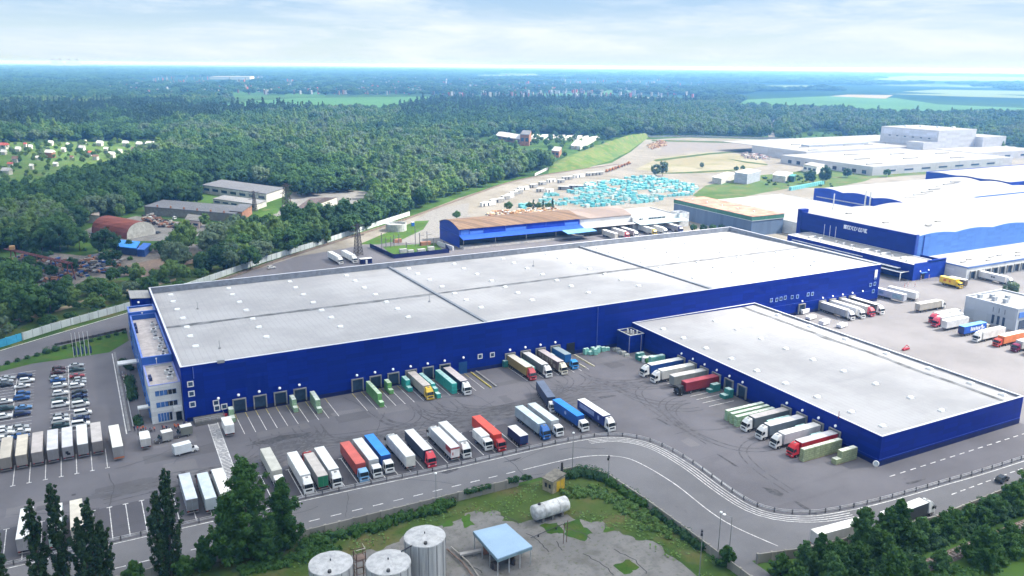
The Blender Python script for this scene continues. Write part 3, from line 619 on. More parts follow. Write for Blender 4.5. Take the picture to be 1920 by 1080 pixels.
# second warehouse
DU0, DU1, DV0, DV1, DZ = 176.3, 236.4, 128.6, 237.6, 8.5
dw = thing('second_warehouse', 'lower blue warehouse with pale roof, standing at a right angle to the long one', 'warehouse', (DU0, DV0, 0))
shell(dw, DU0, DU1, DV0, DV1, DZ, BLUE); coping(dw, DU0, DU1, DV0, DV1, DZ)
mb = MB(); a = DV0+.36; b_ = DV1-.36
mb.add([(DU0+.36, a, 8.35), (230.5, a, 7.7), (230.5, b_, 7.7), (DU0+.36, b_, 8.35)], [(0, 1, 2, 3)]); mb.add([(230.5, a, 7.7), (DU1-.36, a, 7.85), (DU1-.36, b_, 7.85), (230.5, b_, 7.7)], [(0, 1, 2, 3)])
part(mb, 'roof', ROOF, dw)
L1, L2 = [], []; n = 60
for i in range(n+1):
    v = a+.1+(b_-a-.2)*i/n; q = 1.3*noise.noise(Vector((v*.06, 9, 0))); q2 = .8+1.8*abs(noise.noise(Vector((v*.09, 4, 0))))
    L1.append((229.7+q*.6-q2, v, 7.77+(.8+q2)*.011)); L2.append((230.3+q*.5+.2, v, 7.77))
part(MB().add(L1+L2, [(i, n+1+i, n+2+i, i+1) for i in range(n)]), 'roof_gutter', GUTTER, dw)
part(MB().box(DU1-.40, DU1-.37, a+1, b_, 7.6, DZ-.02), 'parapet_lining', M('parapet_lining', (.19, .21, .25), .6), dw)
for u in (182, 206.4):
    for v in (226.5, 214.9, 203, 191.2, 179.2, 167.3, 155.4, 143.4, 133.2): vent(dw, u+random.uniform(-.3, .3), v, 8.33-(u-176)*.012)
for v in (222, 206, 190, 173, 157, 143, 133): vent(dw, 233.6, v, 7.78, 'roof_vent_small')
DOCKV = [208.5, 202.6, 196.7, 190.8, 184.9, 179.0, 160.7, 154.8, 148.9, 143.0]
mb = MB(); mb.box(DU0-.06, DU0-.003, DV0-.05, DV1-8, 0, 1.2); mb.box(DU0-.06, DU1, DV0-.06, DV0-.003, 0, 1.5); part(mb, 'plinth', DBLUE, dw)
mb = MB(); mb.box(DU0-.06, DU1, DV0-.1, DV0-.061, 1.9, 2.08); mb.box(DU0-.1, DU0-.061, 128.6, 140, 1.9, 2.0); part(mb, 'trim', M('blue_trim', (.03, .07, .42), .4), dw)
for v in DOCKV: dock(dw, DU0-.06, v, 'u'); wlamp(dw, DU0-.06, v, 5.75, 'u')
u, v = G(1572, 784, 8.4); part(MB().tube((u, v, 8.3), (u, v, 10.4), .07).tube((u, v, 8.3), (u+.5, v, 9.4), .04), 'roof_mast', M('red_mast', (.25, .04, .05), .5), dw)
ax = thing('corner_annex', 'small blue annex with a sunken roof in the corner between the two warehouses', 'annex', (170, 229.6, 0))
shell(ax, 169.8, 176.1, 229.8, 237.7, 6.6, BLUE, 'wall', .3); coping(ax, 169.8, 176.1, 229.8, 237.7, 6.6, M('grey_coping', (.42, .45, .46), .6), .4); part(MB().box(170.1, 175.8, 230.1, 237.4, 5.7, 5.9), 'roof', CONC, ax)
for u, v in ((172.5, 235), (173.4, 234.2), (173.5, 233), (174.8, 232.4)): part(MB().lathe([(0, 7.3), (.28, 7.3), (.32, 5.9)], 10, u, v), 'roof_pipe', WFRAME, ax)
for u, v in ((169.7, 229.9), (174.8, 229.7)): part(MB().tube((u, v, 0), (u, v, 6.3), .12), 'downpipe', M('pale_pipe', (.3, .33, .45), .4), ax)
# arched blue hangar and the white depot behind the long warehouse
def arch(v0, v1, ze, zc, n=10):
    return [(v0+(v1-v0)*i/n, ze+(zc-ze)*math.sin(math.pi*i/n)) for i in range(n+1)]
def archroof(mb, u0, u1, v0, v1, ze, zc, t=.25):
    pr = arch(v0, v1, ze, zc); n = len(pr)
    vs = [(u, v, z+d) for u in (u0, u1) for d in (0, t) for v, z in pr]
    fs = []
    for i in range(n-1): fs += [(i+1, i, 2*n+i, 2*n+i+1), (n+i, n+i+1, 3*n+i+1, 3*n+i), (i, i+1, n+i+1, n+i), (2*n+i+1, 2*n+i, 3*n+i, 3*n+i+1)]
    fs += [(0, n, 3*n, 2*n), (n-1, 3*n-1, 4*n-1, 2*n-1)]
    return mb.add(vs, fs)
def gable(mb, u, v0, v1, ze, zc, t=.2, z0=0):
    pr = arch(v0, v1, ze, zc); pts = [(v0, z0)]+pr+[(v1, z0)]; n = len(pts)
    vs = [(u, v, z) for v, z in pts]+[(u+t, v, z) for v, z in pts]
    return mb.add(vs, [tuple(range(n-1, -1, -1)), tuple(range(n, 2*n))]+[(i, (i+1) % n, n+(i+1) % n, n+i) for i in range(n)])
bh = thing('blue_hangar', 'bright blue hangar with rusty arched roof and a long canopy over its loading platform', 'hangar', (188, 413, 0))
mb = MB(); gable(mb, 188, 419, 447, 10.4, 13.4); mb.box(188.2, 268, 446.7, 447, 0, 10.4); part(mb, 'end_wall', BLUE2, bh)
part(MB().box(188.2, 268, 419, 419.3, 6.9, 10.4), 'front_wall', BLUE2, bh)
for k, (a, b_) in enumerate(((189, 194), (194.6, 203), (203.6, 217), (217.6, 231), (231.6, 244), (244.6, 257), (257.6, 267))):
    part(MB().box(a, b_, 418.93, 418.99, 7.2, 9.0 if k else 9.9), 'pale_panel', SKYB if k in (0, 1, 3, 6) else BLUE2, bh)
for u in (188.3, 194.3, 203.3, 217.3, 231.3, 244.3, 257.3, 267.6): part(MB().tube((u, 418.85, 6.9), (u, 418.85, 10.2), .09, 6), 'downpipe', M('pale_blue_pipe', (.10, .16, .50), .4), bh)
part(MB().box(188.2, 268, 420, 420.2, 0, 6.9), 'dock_wall', M('dark_blue_dock', (.012, .022, .05), .7), bh)
part(archroof(MB(), 187.6, 268.2, 418.5, 447.5, 10.4, 13.4), 'roof', RUST, bh)
part(MB().add([(187.8, 413, 5.4), (268, 413, 5.4), (268, 418.9, 6.9), (187.8, 418.9, 6.9), (187.8, 413, 5.65), (268, 413, 5.65), (268, 418.9, 7.15), (187.8, 418.9, 7.15)], [(0, 3, 2, 1), (4, 5, 6, 7), (0, 1, 5, 4), (1, 2, 6, 5), (2, 3, 7, 6), (3, 0, 4, 7)]), 'canopy', M('canopy_blue', (.015, .07, .42), .5), bh)
part(MB().add([(187.8, 419, 6.9), (187.8, 447, 6.9), (187.7, 447, 7.1), (187.7, 419, 7.1)], [(0, 1, 2, 3)]).box(187.5, 187.95, 419, 447, 6.8, 7.0), 'side_canopy', M('canopy_blue', (.015, .07, .42), .5), bh)
for u in (188.1, 208, 228, 248, 267.5): part(MB().tube((u, 413.3, 0), (u, 413.3, 5.4), .13, 6), 'post', STEEL, bh)
part(MB().box(188.3, 268, 414, 419.9, 0, 1.2), 'platform', M('platform_concrete', (.44, .43, .42), .9), bh)
part(MB().add([(252, 406, 4.6), (272, 406, 4.9), (272, 413, 5.5), (252, 413, 5.5), (252, 406, 4.85), (272, 406, 5.15), (272, 413, 5.75), (252, 413, 5.75)], [(0, 3, 2, 1), (4, 5, 6, 7), (0, 1, 5, 4), (1, 2, 6, 5), (2, 3, 7, 6), (3, 0, 4, 7)]), 'side_porch', M('porch_pale_blue', (.14, .34, .62), .5), bh)
wd = thing('white_depot', 'white depot with patchy rust and grey arched roof joined to the blue hangar', 'depot', (268.5, 413, 0))
part(archroof(MB(), 268.4, 306, 418.5, 447.5, 10.0, 13.0), 'roof', panel_mat('patched_roof', (.22, .18, .165), (.16, .12, .1), 9.5, 60, .8, .45), wd)
mb = MB(); mb.box(268.4, 306, 419, 419.4, 5.6, 9.8); gable(mb, 305.7, 419, 447, 10.0, 13.0, .25); part(mb, 'front_wall', WHITEC, wd); part(MB().box(268.4, 306, 420, 420.3, 0, 5.6), 'dock_wall', M('grey_dock_wall', (.2, .2, .2), .8), wd)
part(MB().box(268.4, 306, 413.5, 419, 5.3, 5.55), 'canopy', M('grey_canopy', (.42, .41, .42), .7), wd)
shell(wd, 306.2, 341, 417, 446, 8.6, WHITEC, 'annex_wall', .3); part(MB().box(306.5, 340.7, 417.3, 445.7, 7.7, 7.9), 'annex_roof', M('annex_roof_grey', (.30, .30, .31), .8), wd)
part(MB().add([(307, 410, 4.9), (345, 410, 4.9), (345, 416.9, 5.9), (307, 416.9, 5.9), (307, 410, 5.15), (345, 410, 5.15), (345, 416.9, 6.15), (307, 416.9, 6.15)], [(0, 3, 2, 1), (4, 5, 6, 7), (0, 1, 5, 4), (1, 2, 6, 5), (2, 3, 7, 6), (3, 0, 4, 7)]), 'annex_canopy', M('ice_blue_canopy', (.42, .56, .62), .5), wd)
mb = MB()
for a, b_ in ((311, 312.4), (312.8, 313.5), (318.2, 320.4), (320.7, 322), (322.3, 324.6), (325, 328.3), (328.8, 331.2)): mb.box(a, b_, 416.9, 416.995, 6.75, 7.6)
part(mb, 'lettering', DARK, wd)
for u in (341.6,): shell(wd, 341.2, 349, 415, 424, 9.2, M('white_silo_sheet', (.55, .57, .6), .5), 'side_tower', .3)
# buildings to the right
gb = thing('green_band_building', 'grey-blue building with a green band under its rusty flat roof', 'building', (362, 372, 0))
shell(gb, 362, 388, 372, 447, 9.6, panel_mat('blue_grey_sheet', (.12, .17, .26), (.1, .14, .2), 3, 12), 'wall', .3)
mb = MB(); mb.box(361.8, 388.2, 371.8, 372.1, 9.6, 12.1); mb.box(361.8, 388.2, 446.9, 447.2, 9.6, 12.1); mb.box(361.8, 362.1, 372.1, 446.9, 9.6, 12.1); mb.box(387.9, 388.2, 372.1, 446.9, 9.6, 12.1); part(mb, 'fascia', M('green_fascia', (.05, .17, .12), .5), gb)
part(MB().box(361.7, 388.3, 371.7, 447.3, 12.1, 12.4), 'roof', M('rusty_pink_roof', (.33, .20, .15), .85, var=.35, scale=.15), gb)
part(MB().box(361.72, 361.79, 371.8, 447, 9.5, 9.7).box(361.8, 388.2, 371.72, 371.79, 9.5, 9.7), 'trim', WFRAME, gb)
for k in range(5): part(MB().box(372+k*.7, 372.6+k*.7, 440-k*14, 441-k*14, 12.4, 13.0), 'roof_vent', WFRAME, gb)
lw = thing('white_roofed_hall', 'low hall with a blank white roof between the green-banded building and the tall blue one', 'hall', (392, 358, 0))
shell(lw, 390, 470, 357, 455, 8.0, WHITEC); part(MB().box(390.4, 469.6, 357.4, 454.6, 7.5, 7.8), 'roof', ROOF2, lw)
part(MB().tube((431, 372, 7.8), (431, 372, 22), .35, 8), 'chimney', WFRAME, lw)
tb = thing('tall_blue_hall', 'tall blue hall with scalloped white roof and a white sign on its shaded end', 'hall', (374, 269, 0))
part(MB().box(374, 374.4, 269, 346, 8.4, 18.6), 'side_wall', BLUE, tb); part(MB().box(373.6, 379, 344.5, 347.5, 0, 20), 'corner_tower', BLUE, tb)
def vaults(mb, u0, u1, v0, v1, ze, rise, n, axis):
    """row of n shallow barrel vaults with their crowns running along the given axis"""
    for k in range(n):
        for i in range(6):
            t0, t1 = (k+i/6)/n, (k+(i+1)/6)/n; h0, h1 = ze+rise*math.sin(math.pi*i/6), ze+rise*math.sin(math.pi*(i+1)/6)
            if axis == 'v': a, c = u0+(u1-u0)*t0, u0+(u1-u0)*t1; mb.add([(a, v0, h0), (c, v0, h1), (c, v1, h1), (a, v1, h0)], [(0, 1, 2, 3)])
            else: a, c = v0+(v1-v0)*t0, v0+(v1-v0)*t1; mb.add([(u0, a, h0), (u1, a, h0), (u1, c, h1), (u0, c, h1)], [(0, 1, 2, 3)])
    return mb
def scallop(mb, u0, u1, v, z0, ze, rise, n, axis='u', t=.4):
    pts = [(u0, z0)]
    for k in range(n):
        for i in range(7): pts.append((u0+(u1-u0)*(k+i/6)/n, ze+rise*math.sin(math.pi*i/6)))
    pts.append((u1, z0)); pr = []
    for p_ in pts:
        if not pr or (abs(p_[0]-pr[-1][0])+abs(p_[1]-pr[-1][1])) > 1e-6: pr.append(p_)
    if axis == 'u': return mb.xprism(pr, v, v+t)
    m2 = MB().xprism(pr, v, v+t); mb.add([(y, x, z) for x, y, z in m2.v], [f[::-1] for f in m2.f]); return mb
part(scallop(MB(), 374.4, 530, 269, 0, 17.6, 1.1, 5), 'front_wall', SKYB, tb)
part(MB().box(374, 376, 268.7, 268.98, 8.4, 18.8).box(380.3, 380.7, 268.7, 268.98, 0, 17.8), 'corner_trim', M('deep_blue_trim', (.02, .06, .35), .5), tb)
part(vaults(MB(), 374.4, 530, 269.4, 346, 17.4, 1.1, 5, 'v'), 'roof', ROOF2, tb); part(MB().box(374.4, 530, 345.6, 346, 0, 17.4), 'rear_wall', BLUE, tb)
for u, v in ((390, 300), (405, 285), (396, 330), (420, 290)): part(MB().box(u-2, u+2, v-.8, v+.8, 18.2, 19.0), 'roof_skylight', M('skylight_strip', (.3, .3, .3), .5), tb)
mb = MB(); SIGNW = M('sign_white', (.75, .78, .85), .4)
segs = [(0, 1.5, 1), (1.9, 2.3, 0), (2.6, 3.0, 1), (3.8, 4.2, 1), (5.1, 5.5, 0), (5.8, 6.2, 1), (7.2, 7.6, 1), (8.6, 9.0, 0), (9.9, 10.4, 1), (11.2, 11.8, 1), (12.6, 13.2, 0), (13.6, 15.0, 1)]
v0 = 314
for a, b_, k in segs:
    mb.box(373.9, 373.995, v0-b_, v0-a, 14.2+(0 if k else .5), 16.4)
    if k: mb.box(373.9, 373.995, v0-b_-.5, v0-b_, 14.2, 14.7); mb.box(373.9, 373.995, v0-b_-.4, v0-b_, 15.9, 16.4)
part(mb, 'lettering', SIGNW, tb)
la = thing('front_annex', 'low blue annex with white roof along the foot of the tall blue hall', 'annex', (356, 255, 0))
shell(la, 356, 379.8, 255, 337, 8.0, BLUE); part(MB().box(356.4, 373.9, 255.4, 336.6, 7.6, 7.8), 'roof', ROOF2, la); coping(la, 356, 373.9, 255, 337, 8.0, CAP, .5)
part(MB().box(356, 379.8, 254.9, 254.995, .0, 8.6).box(366, 379.8, 254.9, 255.4, 8.0, 9.2), 'front_wall', BLUE2, la)
for v in [262+k*5.3 for k in range(13)]: part(MB().box(357+random.random()*10, 360+random.random()*9, v, v+.7, 7.8, 8.7), 'rooftop_unit', M('unit_white', (.6, .61, .62), .5), la)
for v in (318, 322, 326): part(MB().tube((372.6, v, 7.8), (372.6, v, 14.6), .16, 6), 'flue', WFRAME, la)
p = part(MB().box(361.6, 364.6, 254.8, 254.89, 0, 3.2), 'door', DARK, la); part(MB().box(361.3, 365.5, 254, 254.88, 3.3, 3.6), 'canopy', SKYB, la, p)
for u in (360.6, 366.8): wlamp(la, u, 254.8, 4.4)
part(MB().box(355.4, 355.99, 285, 333, 5.8, 6.2).box(353.5, 355.9, 262, 333, 4.9, 5.1), 'side_canopy', M('white_canopy', (.6, .62, .66), .5), la)
fs_ = thing('bike_shelter', 'open shelter with thin white frame against the low blue annex', 'shelter', (346, 256, 0))
mb = MB(); mb.box(349.5, 355.6, 257, 257.3, 4.2, 4.5); mb.box(349.5, 349.8, 257.3, 276, 4.2, 4.5)
for u, v in ((349.6, 257.1), (349.6, 275.8)): mb.box(u-.15, u+.15, v-.15, v+.15, 0, 4.2)
part(mb, 'frame', WFRAME, fs_); part(MB().box(350.2, 355.8, 258, 275, 4.0, 4.1), 'cover', M('shelter_dark', (.05, .07, .13), .5), fs_)
dk = thing('dock_wing', 'white wing with a row of dark dock doors in front of the tall blue hall', 'building', (380, 243, 0))
shell(dk, 380, 470, 243.5, 268.6, 6.6, WHITEC); part(MB().box(380.4, 469.6, 243.9, 268.2, 6.2, 6.4), 'roof', ROOF2, dk); part(MB().box(379.8, 470, 243.3, 243.49, 6.0, 6.9).box(379.8, 379.99, 243.5, 268, 6.3, 6.9), 'fascia', M('blue_fascia', (.10, .18, .42), .5), dk)
for k in range(12): u = 384.5+k*5.9; dock(dk, u, 243.49, 'v', 3.4, 3.3)
for k in range(9): u = 388+k*8; part(MB().box(u, u+3.6, 252+3*math.sin(k*2.2), 252.8+3*math.sin(k*2.2), 6.4, 6.9), 'roof_skylight', M('skylight_strip', (.3, .3, .3), .5), dk)
b1 = thing('vaulted_blue_hall', 'blue hall with three shallow white vaults behind the tall blue hall', 'hall', (491, 364, 0))
part(scallop(MB(), 364, 443, 491, 0, 12.6, 1.5, 3, 'v'), 'end_wall', BLUE2, b1); part(vaults(MB(), 491.4, 650, 364.4, 443, 12.4, 1.5, 3, 'u'), 'roof', ROOF2, b1)
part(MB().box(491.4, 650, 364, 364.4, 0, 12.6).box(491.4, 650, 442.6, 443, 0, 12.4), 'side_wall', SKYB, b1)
part(MB().box(490.6, 490.99, 372, 440, 6.5, 7.2), 'pipe_rack', M('pale_pipe', (.3, .33, .45), .4), b1)
for k in range(7): part(MB().box(505+k*18, 517+k*18, 375+k*7 % 55, 376.4+k*7 % 55, 13.4, 14.2), 'roof_skylight', M('skylight_strip', (.3, .3, .3), .5), b1)
for v in (396, 392): part(MB().tube((490.4, v, 0), (490.4, v, 17), .5, 8), 'flue', WFRAME, b1)
b2 = thing('rear_blue_hall', 'blue hall with white roof farthest back on the right, near the grass', 'hall', (669, 404, 0))
shell(b2, 669, 830, 404, 480, 12, BLUE2); part(vaults(MB(), 669.4, 830, 404.4, 479.6, 11.6, .9, 3, 'u'), 'roof', ROOF2, b2); part(MB().box(690, 740, 398, 403.9, 0, 14), 'stair_tower', BLUE2, b2)
bb = thing('beige_hall', 'beige hall with white roof at the right edge beside the vaulted blue hall', 'hall', (560, 290, 0))
shell(bb, 560, 660, 290, 361, 12, panel_mat('beige_sheet', (.34, .31, .27), (.28, .25, .21), 12, 4)); part(MB().box(559.8, 660, 289.8, 361.2, 12, 12.5), 'roof', ROOF2, bb)
for v in (312, 326): part(MB().box(559.8, 559.99, v, v+4, 0, 10.5), 'pale_panel', WHITEC, bb)
gh = thing('gatehouse', 'grey two storey gatehouse with rooftop units at the right edge of the sunny yard', 'building', (322, 183, 0))
shell(gh, 322, 346, 183, 205, 9.2, panel_mat('pale_grey_panel', (.36, .40, .46), (.28, .31, .36), 5.5, 4.2)); part(MB().box(322.4, 345.6, 183.4, 204.6, 8.4, 8.7), 'roof', ROOF2, gh); coping(gh, 322, 346, 183, 205, 9.2, CAP, .4)
part(MB().box(323, 346, 182.8, 182.99, 5.4, 7.6), 'blue_band', SKYB, gh); part(MB().box(324, 346, 182.8, 182.99, .6, 4.2), 'window', GLASS, gh)
for v in (188, 190.2, 192.4): part(MB().box(321.9, 321.99, v-.5, v+.5, .8, 4.4), 'window', GLASS, gh)
for v in (188, 190.4, 192.8): part(MB().box(321.9, 321.99, v-.15, v+.15, 5.6, 7.6), 'vent_slot', M('slot_grey', (.15, .16, .19), .5), gh)
for u, v in ((325, 201), (327, 196), (330, 199), (328, 192), (334, 195)): part(MB().box(u-1, u+1, v-.6, v+.6, 8.7, 10.4), 'rooftop_unit', M('unit_grey', (.3, .33, .38), .5), gh)
# white factory far right
fa = thing('white_factory', 'sprawling white factory with a tall block, in front of the far wood', 'factory', (715, 560, 0))
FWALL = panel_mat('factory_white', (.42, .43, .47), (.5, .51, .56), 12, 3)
shell(fa, 718, 905, 664, 748, 10.5, FWALL, 'main_wall'); part(MB().box(718.4, 1000, 664.4, 800, 10.2, 10.6), 'main_roof', ROOF2, fa)
shell(fa, 680, 900, 545, 664, 8.5, FWALL, 'low_wall'); part(MB().box(680.4, 900, 545.4, 663.6, 8.2, 8.6), 'low_roof', ROOF2, fa)
shell(fa, 900, 1180, 585, 640, 9.0, FWALL, 'side_wall'); part(MB().box(900.4, 1180, 585.4, 640, 8.7, 9.1), 'side_roof', ROOF2, fa)
shell(fa, 905, 975, 640, 720, 30, FWALL, 'tall_wall'); part(MB().box(905.4, 974.6, 640.4, 719.6, 29.5, 29.9), 'tall_roof', ROOF2, fa); shell(fa, 975, 1020, 630, 690, 21, FWALL, 'step_wall'); part(MB().box(975.4, 1019.6, 630.4, 689.6, 20.5, 20.9), 'step_roof', ROOF2, fa)
shell(fa, 880, 905, 640, 662, 17, FWALL, 'stair_wall'); part(MB().box(880.4, 904.6, 640.4, 661.6, 16.5, 16.9), 'stair_roof', ROOF2, fa)
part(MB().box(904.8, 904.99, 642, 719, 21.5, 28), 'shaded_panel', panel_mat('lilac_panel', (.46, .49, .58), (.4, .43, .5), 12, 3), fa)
part(MB().box(760, 860, 700, 712, 10.6, 13), 'roof_monitor', GREYC, fa)
for v in (690, 692): part(MB().box(717.8, 717.99, v, v+1.6, 0, 4.2), 'door', DARK, fa)
for k in range(9): part(MB().box(679.8, 679.99, 552+k*12, 557+k*12, 1, 4.5), 'opening', DARK if k % 2 else GLASS, fa)
for k in range(7): part(MB().box(700+k*26, 713+k*26, 544.8, 544.99, 3, 4.6), 'window', GLASS, fa)
for k in range(6): part(MB().box(904.7, 904.79, 650+k*11, 653+k*11, 19.5, 20.6), 'window', GLASS, fa)
for k in range(8): part(MB().box(920+k*30, 930+k*30, 584.8, 584.99, 3, 5), 'window', GLASS, fa)
for k in range(8): part(MB().box(690+k*27, 712+k*27, 560+(k*37 % 90), 561.6+(k*37 % 90), 8.6, 9.5), 'roof_skylight', M('skylight_strip', (.3, .3, .3), .5), fa)
for k in range(10): part(MB().box(730+k*17, 744+k*17, 672+(k*29 % 60), 673.5+(k*29 % 60), 10.6, 11.5), 'roof_skylight', M('skylight_strip', (.3, .3, .3), .5), fa)
for u, v in ((925, 700), (940, 690), (945, 670), (960, 660)): part(MB().box(u, u+3, v, v+3, 29.9, 32), 'rooftop_unit', WFRAME, fa)
# odd sheds beyond, each a parallelogram seen by three ground corners
def shed(name, label, cat, A, B, C, h, wall, roof, pitch=0, over=.4, wins=0, group=None):
    a, b_, c_ = Vector(G(*A)), Vector(G(*B)), Vector(G(*C)); d = a+c_-b_
    o = thing(name, label, cat, (b_.x, b_.y, 0), 0, group)
    part(MB().prism([tuple(a), tuple(b_), tuple(c_), tuple(d)], 0, h), 'wall', wall, o)
    ctr = (a+c_)/2; ex = [q+(q-ctr).normalized()*over for q in (a, b_, c_, d)]
    if pitch:
        m1, m2 = (ex[0]+ex[3])/2, (ex[1]+ex[2])/2
        vs = [(*ex[0], h), (*ex[1], h), (*ex[2], h), (*ex[3], h), (*m1, h+pitch), (*m2, h+pitch)]
        mbq = MB().add(vs, [(0, 1, 5, 4), (2, 3, 4, 5), (1, 2, 5), (3, 0, 4), (0, 3, 2, 1)])
    else: mbq = MB().prism([tuple(q) for q in ex], h, h+.45)
    part(mbq, 'roof', roof, o)
    if wins:
        e = (b_-a); nrm = Vector((e.y, -e.x)).normalized()
        if nrm.dot(-b_) < 0: nrm = -nrm
        for k in range(wins):
            p_ = a+e*((k+.5)/wins)+nrm*.03; t_ = e.normalized()*(e.length/wins*.32)
            q0, q1 = p_-t_, p_+t_
            part(MB().prism([(q0.x, q0.y), (q1.x, q1.y), (q1.x+nrm.x*.08, q1.y+nrm.y*.08), (q0.x+nrm.x*.08, q0.y+nrm.y*.08)], h*.4, h*.72), 'window', GLASS, o)
    return o
SLATE = M('slate_grey_roof', (.11, .115, .13), .8); PALEW = M('pale_render', (.42, .42, .40), .9, var=.2); BRICK = M('orange_brick', (.30, .15, .10), .9, var=.2); REDR = M('red_roof', (.38, .09, .07), .8); TINW = M('tin_white', (.58, .58, .58), .6)
shed('old_hall', 'long derelict pale hall with dark roof, upper of the pair in the wood', 'old hall', (380, 362), (500, 380), (534, 368), 6.2, PALEW, SLATE, 0, .4, 7)
shed('old_hall_annex', 'pale lower annex in front of the long derelict hall', 'annex', (400, 383), (480, 394), (500, 387), 3.8, PALEW, M('grey_felt', (.2, .2, .21), .8), 0, .4, 5)
o = shed('long_grey_block', 'long low block with slate grey roof and brick end at the old yard', 'building', (272, 402), (440, 417), (470, 403), 5.2, M('dull_concrete', (.17, .17, .16), .9), SLATE, 0, .6, 0)
for k in range(6):
    u, v = G(295+k*25, 388+k*2.2, 5.6); part(MB().box(u-.5, u+.5, v-.5, v+.5, 5.6, 7.0), 'chimney', BRICK, o)
shed('brick_end_block', 'small orange brick block at the right end of the long low block', 'building', (432, 413), (455, 415), (473, 401), 5.9, BRICK, SLATE, 0, .3, 2)
o = thing('barrel_hangar', 'rust red barrel-vaulted hangar among the trees by the scrapyard', 'hangar', (*G(240, 450), 0))
A, B = Vector(G(172, 436)), Vector(G(238, 449)); ax_ = (B-A).normalized(); nn = Vector((-ax_.y, ax_.x)); Wd = 9.5; mb = MB(); vs = []
for q in (A, B):
    for i in range(11): t = math.pi*i/10; pnt = q+nn*(Wd-Wd*math.cos(t)-0); vs.append((pnt.x, pnt.y, 9*math.sin(t)**.8 if 0 < i < 10 else 0))
mb.add(vs, [(i, i+1, 11+i+1, 11+i) for i in range(10)]); part(mb, 'roof', panel_mat('rust_red_sheet', (.17, .055, .04), (.1, .03, .03), 1.5, 30, .8, .25), o)
part(MB().add(vs[11:]+vs[:11], [tuple(range(11)), tuple(range(21, 10, -1))]), 'end_wall', PALEW, o)
shed('grey_barn', 'grey barn with weathered flat roof left of the rust red hangar', 'barn', (140, 414), (188, 420), (186, 407), 5, PALEW, M('weathered_board', (.24, .21, .19), .9), 0, .6)
shed('blue_shed', 'bright blue roofed shed at the edge of the scrapyard', 'shed', (218, 476), (256, 480), (262, 468), 4, M('blue_tarp_wall', (.02, .04, .12), .7), M('blue_tarp_roof', (.03, .22, .70), .5, var=.15), 0, .8)
shed('blue_lean_to', 'darker blue lean-to beside the bright blue shed', 'shed', (258, 481), (272, 482), (284, 470), 3.6, M('deep_blue_sheet', (.02, .06, .24), .6), M('deep_blue_roof', (.02, .10, .42), .5), 0, .4)
shed('dark_roofed_house', 'low house with dark pitched roof right of the lattice mast', 'house', (556, 404), (583, 402), (632, 383), 5, PALEW, M('dark_tile', (.075, .06, .062), .85), 3.4, .8)
shed('ruined_tower', 'small pale ruined tower with empty windows above the long low block', 'ruin', (327, 382), (340, 383), (342, 378), 11, PALEW, CONC, 0, 0, 2)
shed('yard_shack', 'pale shack with pinkish wall in the old yard', 'shack', (348, 426), (374, 429), (379, 418), 4.5, M('pink_render', (.42, .34, .32), .9), CONC, 0, .3, 2)
shed('brick_tower_block', 'brick block with tower-like end among trees left of the grassy bank', 'building', (975, 273), (992, 274), (996, 265), 14, BRICK, SLATE, 0, .5, 2)
shed('brick_farm_block', 'low brick farm building left of the brick tower', 'building', (930, 262), (975, 270), (985, 262), 6, M('old_brick', (.22, .14, .12), .9), M('grey_tin', (.34, .34, .36), .6), 2.5, .8, 4)
shed('brick_house', 'small brick house at the left foot of the grassy bank', 'house', (1034, 294), (1048, 296), (1053, 288), 7, BRICK, M('grey_tin', (.34, .34, .36), .6), 0, .5, 2)
for k in range(8):
    x = 1003+k*16; y = 257.5+k*.5
    shed('poultry_shed', ['first', 'second', 'third', 'fourth', 'fifth', 'sixth', 'seventh', 'eighth'][k]+' from the left of the small pale sheds in a row at the wood edge', 'shed', (x-8, y+4), (x, y+3.3), (x+9, y-1.6), 3.6, PALEW, TINW, 1.6, .6, 0, 'row of pale sheds by the wood')
shed('long_pale_shed', 'long pale-roofed shed on the slope behind the grassy bank', 'shed', (1078, 280), (1088, 281), (1118, 263), 4.5, PALEW, TINW, 1.6, .6)
shed('short_pale_shed', 'shorter pale shed just left of the long pale shed', 'shed', (1070, 279), (1077, 280.5), (1090, 270), 4.5, PALEW, TINW, 1.6, .6)
shed('grey_workshop', 'grey-blue workshop with white roof beyond the pale blue stacks', 'workshop', (1376, 342), (1400, 346), (1425, 339), 9, GREYC, TINW, 0, .3)
shed('flat_shed', 'flat shed with pale roof left of the grey-blue workshop', 'shed', (1335, 343), (1352, 346), (1378, 336), 5, PALEW, TINW, 0, .6)
shed('garden_depot', 'pale shed with dark end standing on the sunny grass right of the workshop', 'shed', (1448, 340), (1472, 343), (1486, 336), 6, PALEW, TINW, 1.5, .5)
shed('dark_green_kiosk', 'dark green cabin at the right end of the pale shed on the grass', 'cabin', (1478, 341), (1488, 342), (1492, 338), 5, M('dark_green_sheet', (.02, .07, .06), .6), M('teal_roof', (.05, .2, .2), .6), 0, .2)
shed('white_gate_hut', 'white hut among trees in front of the factory', 'hut', (1505, 322), (1530, 327), (1545, 322), 7, WHITEC, ROOF2, 0, .3, 3)
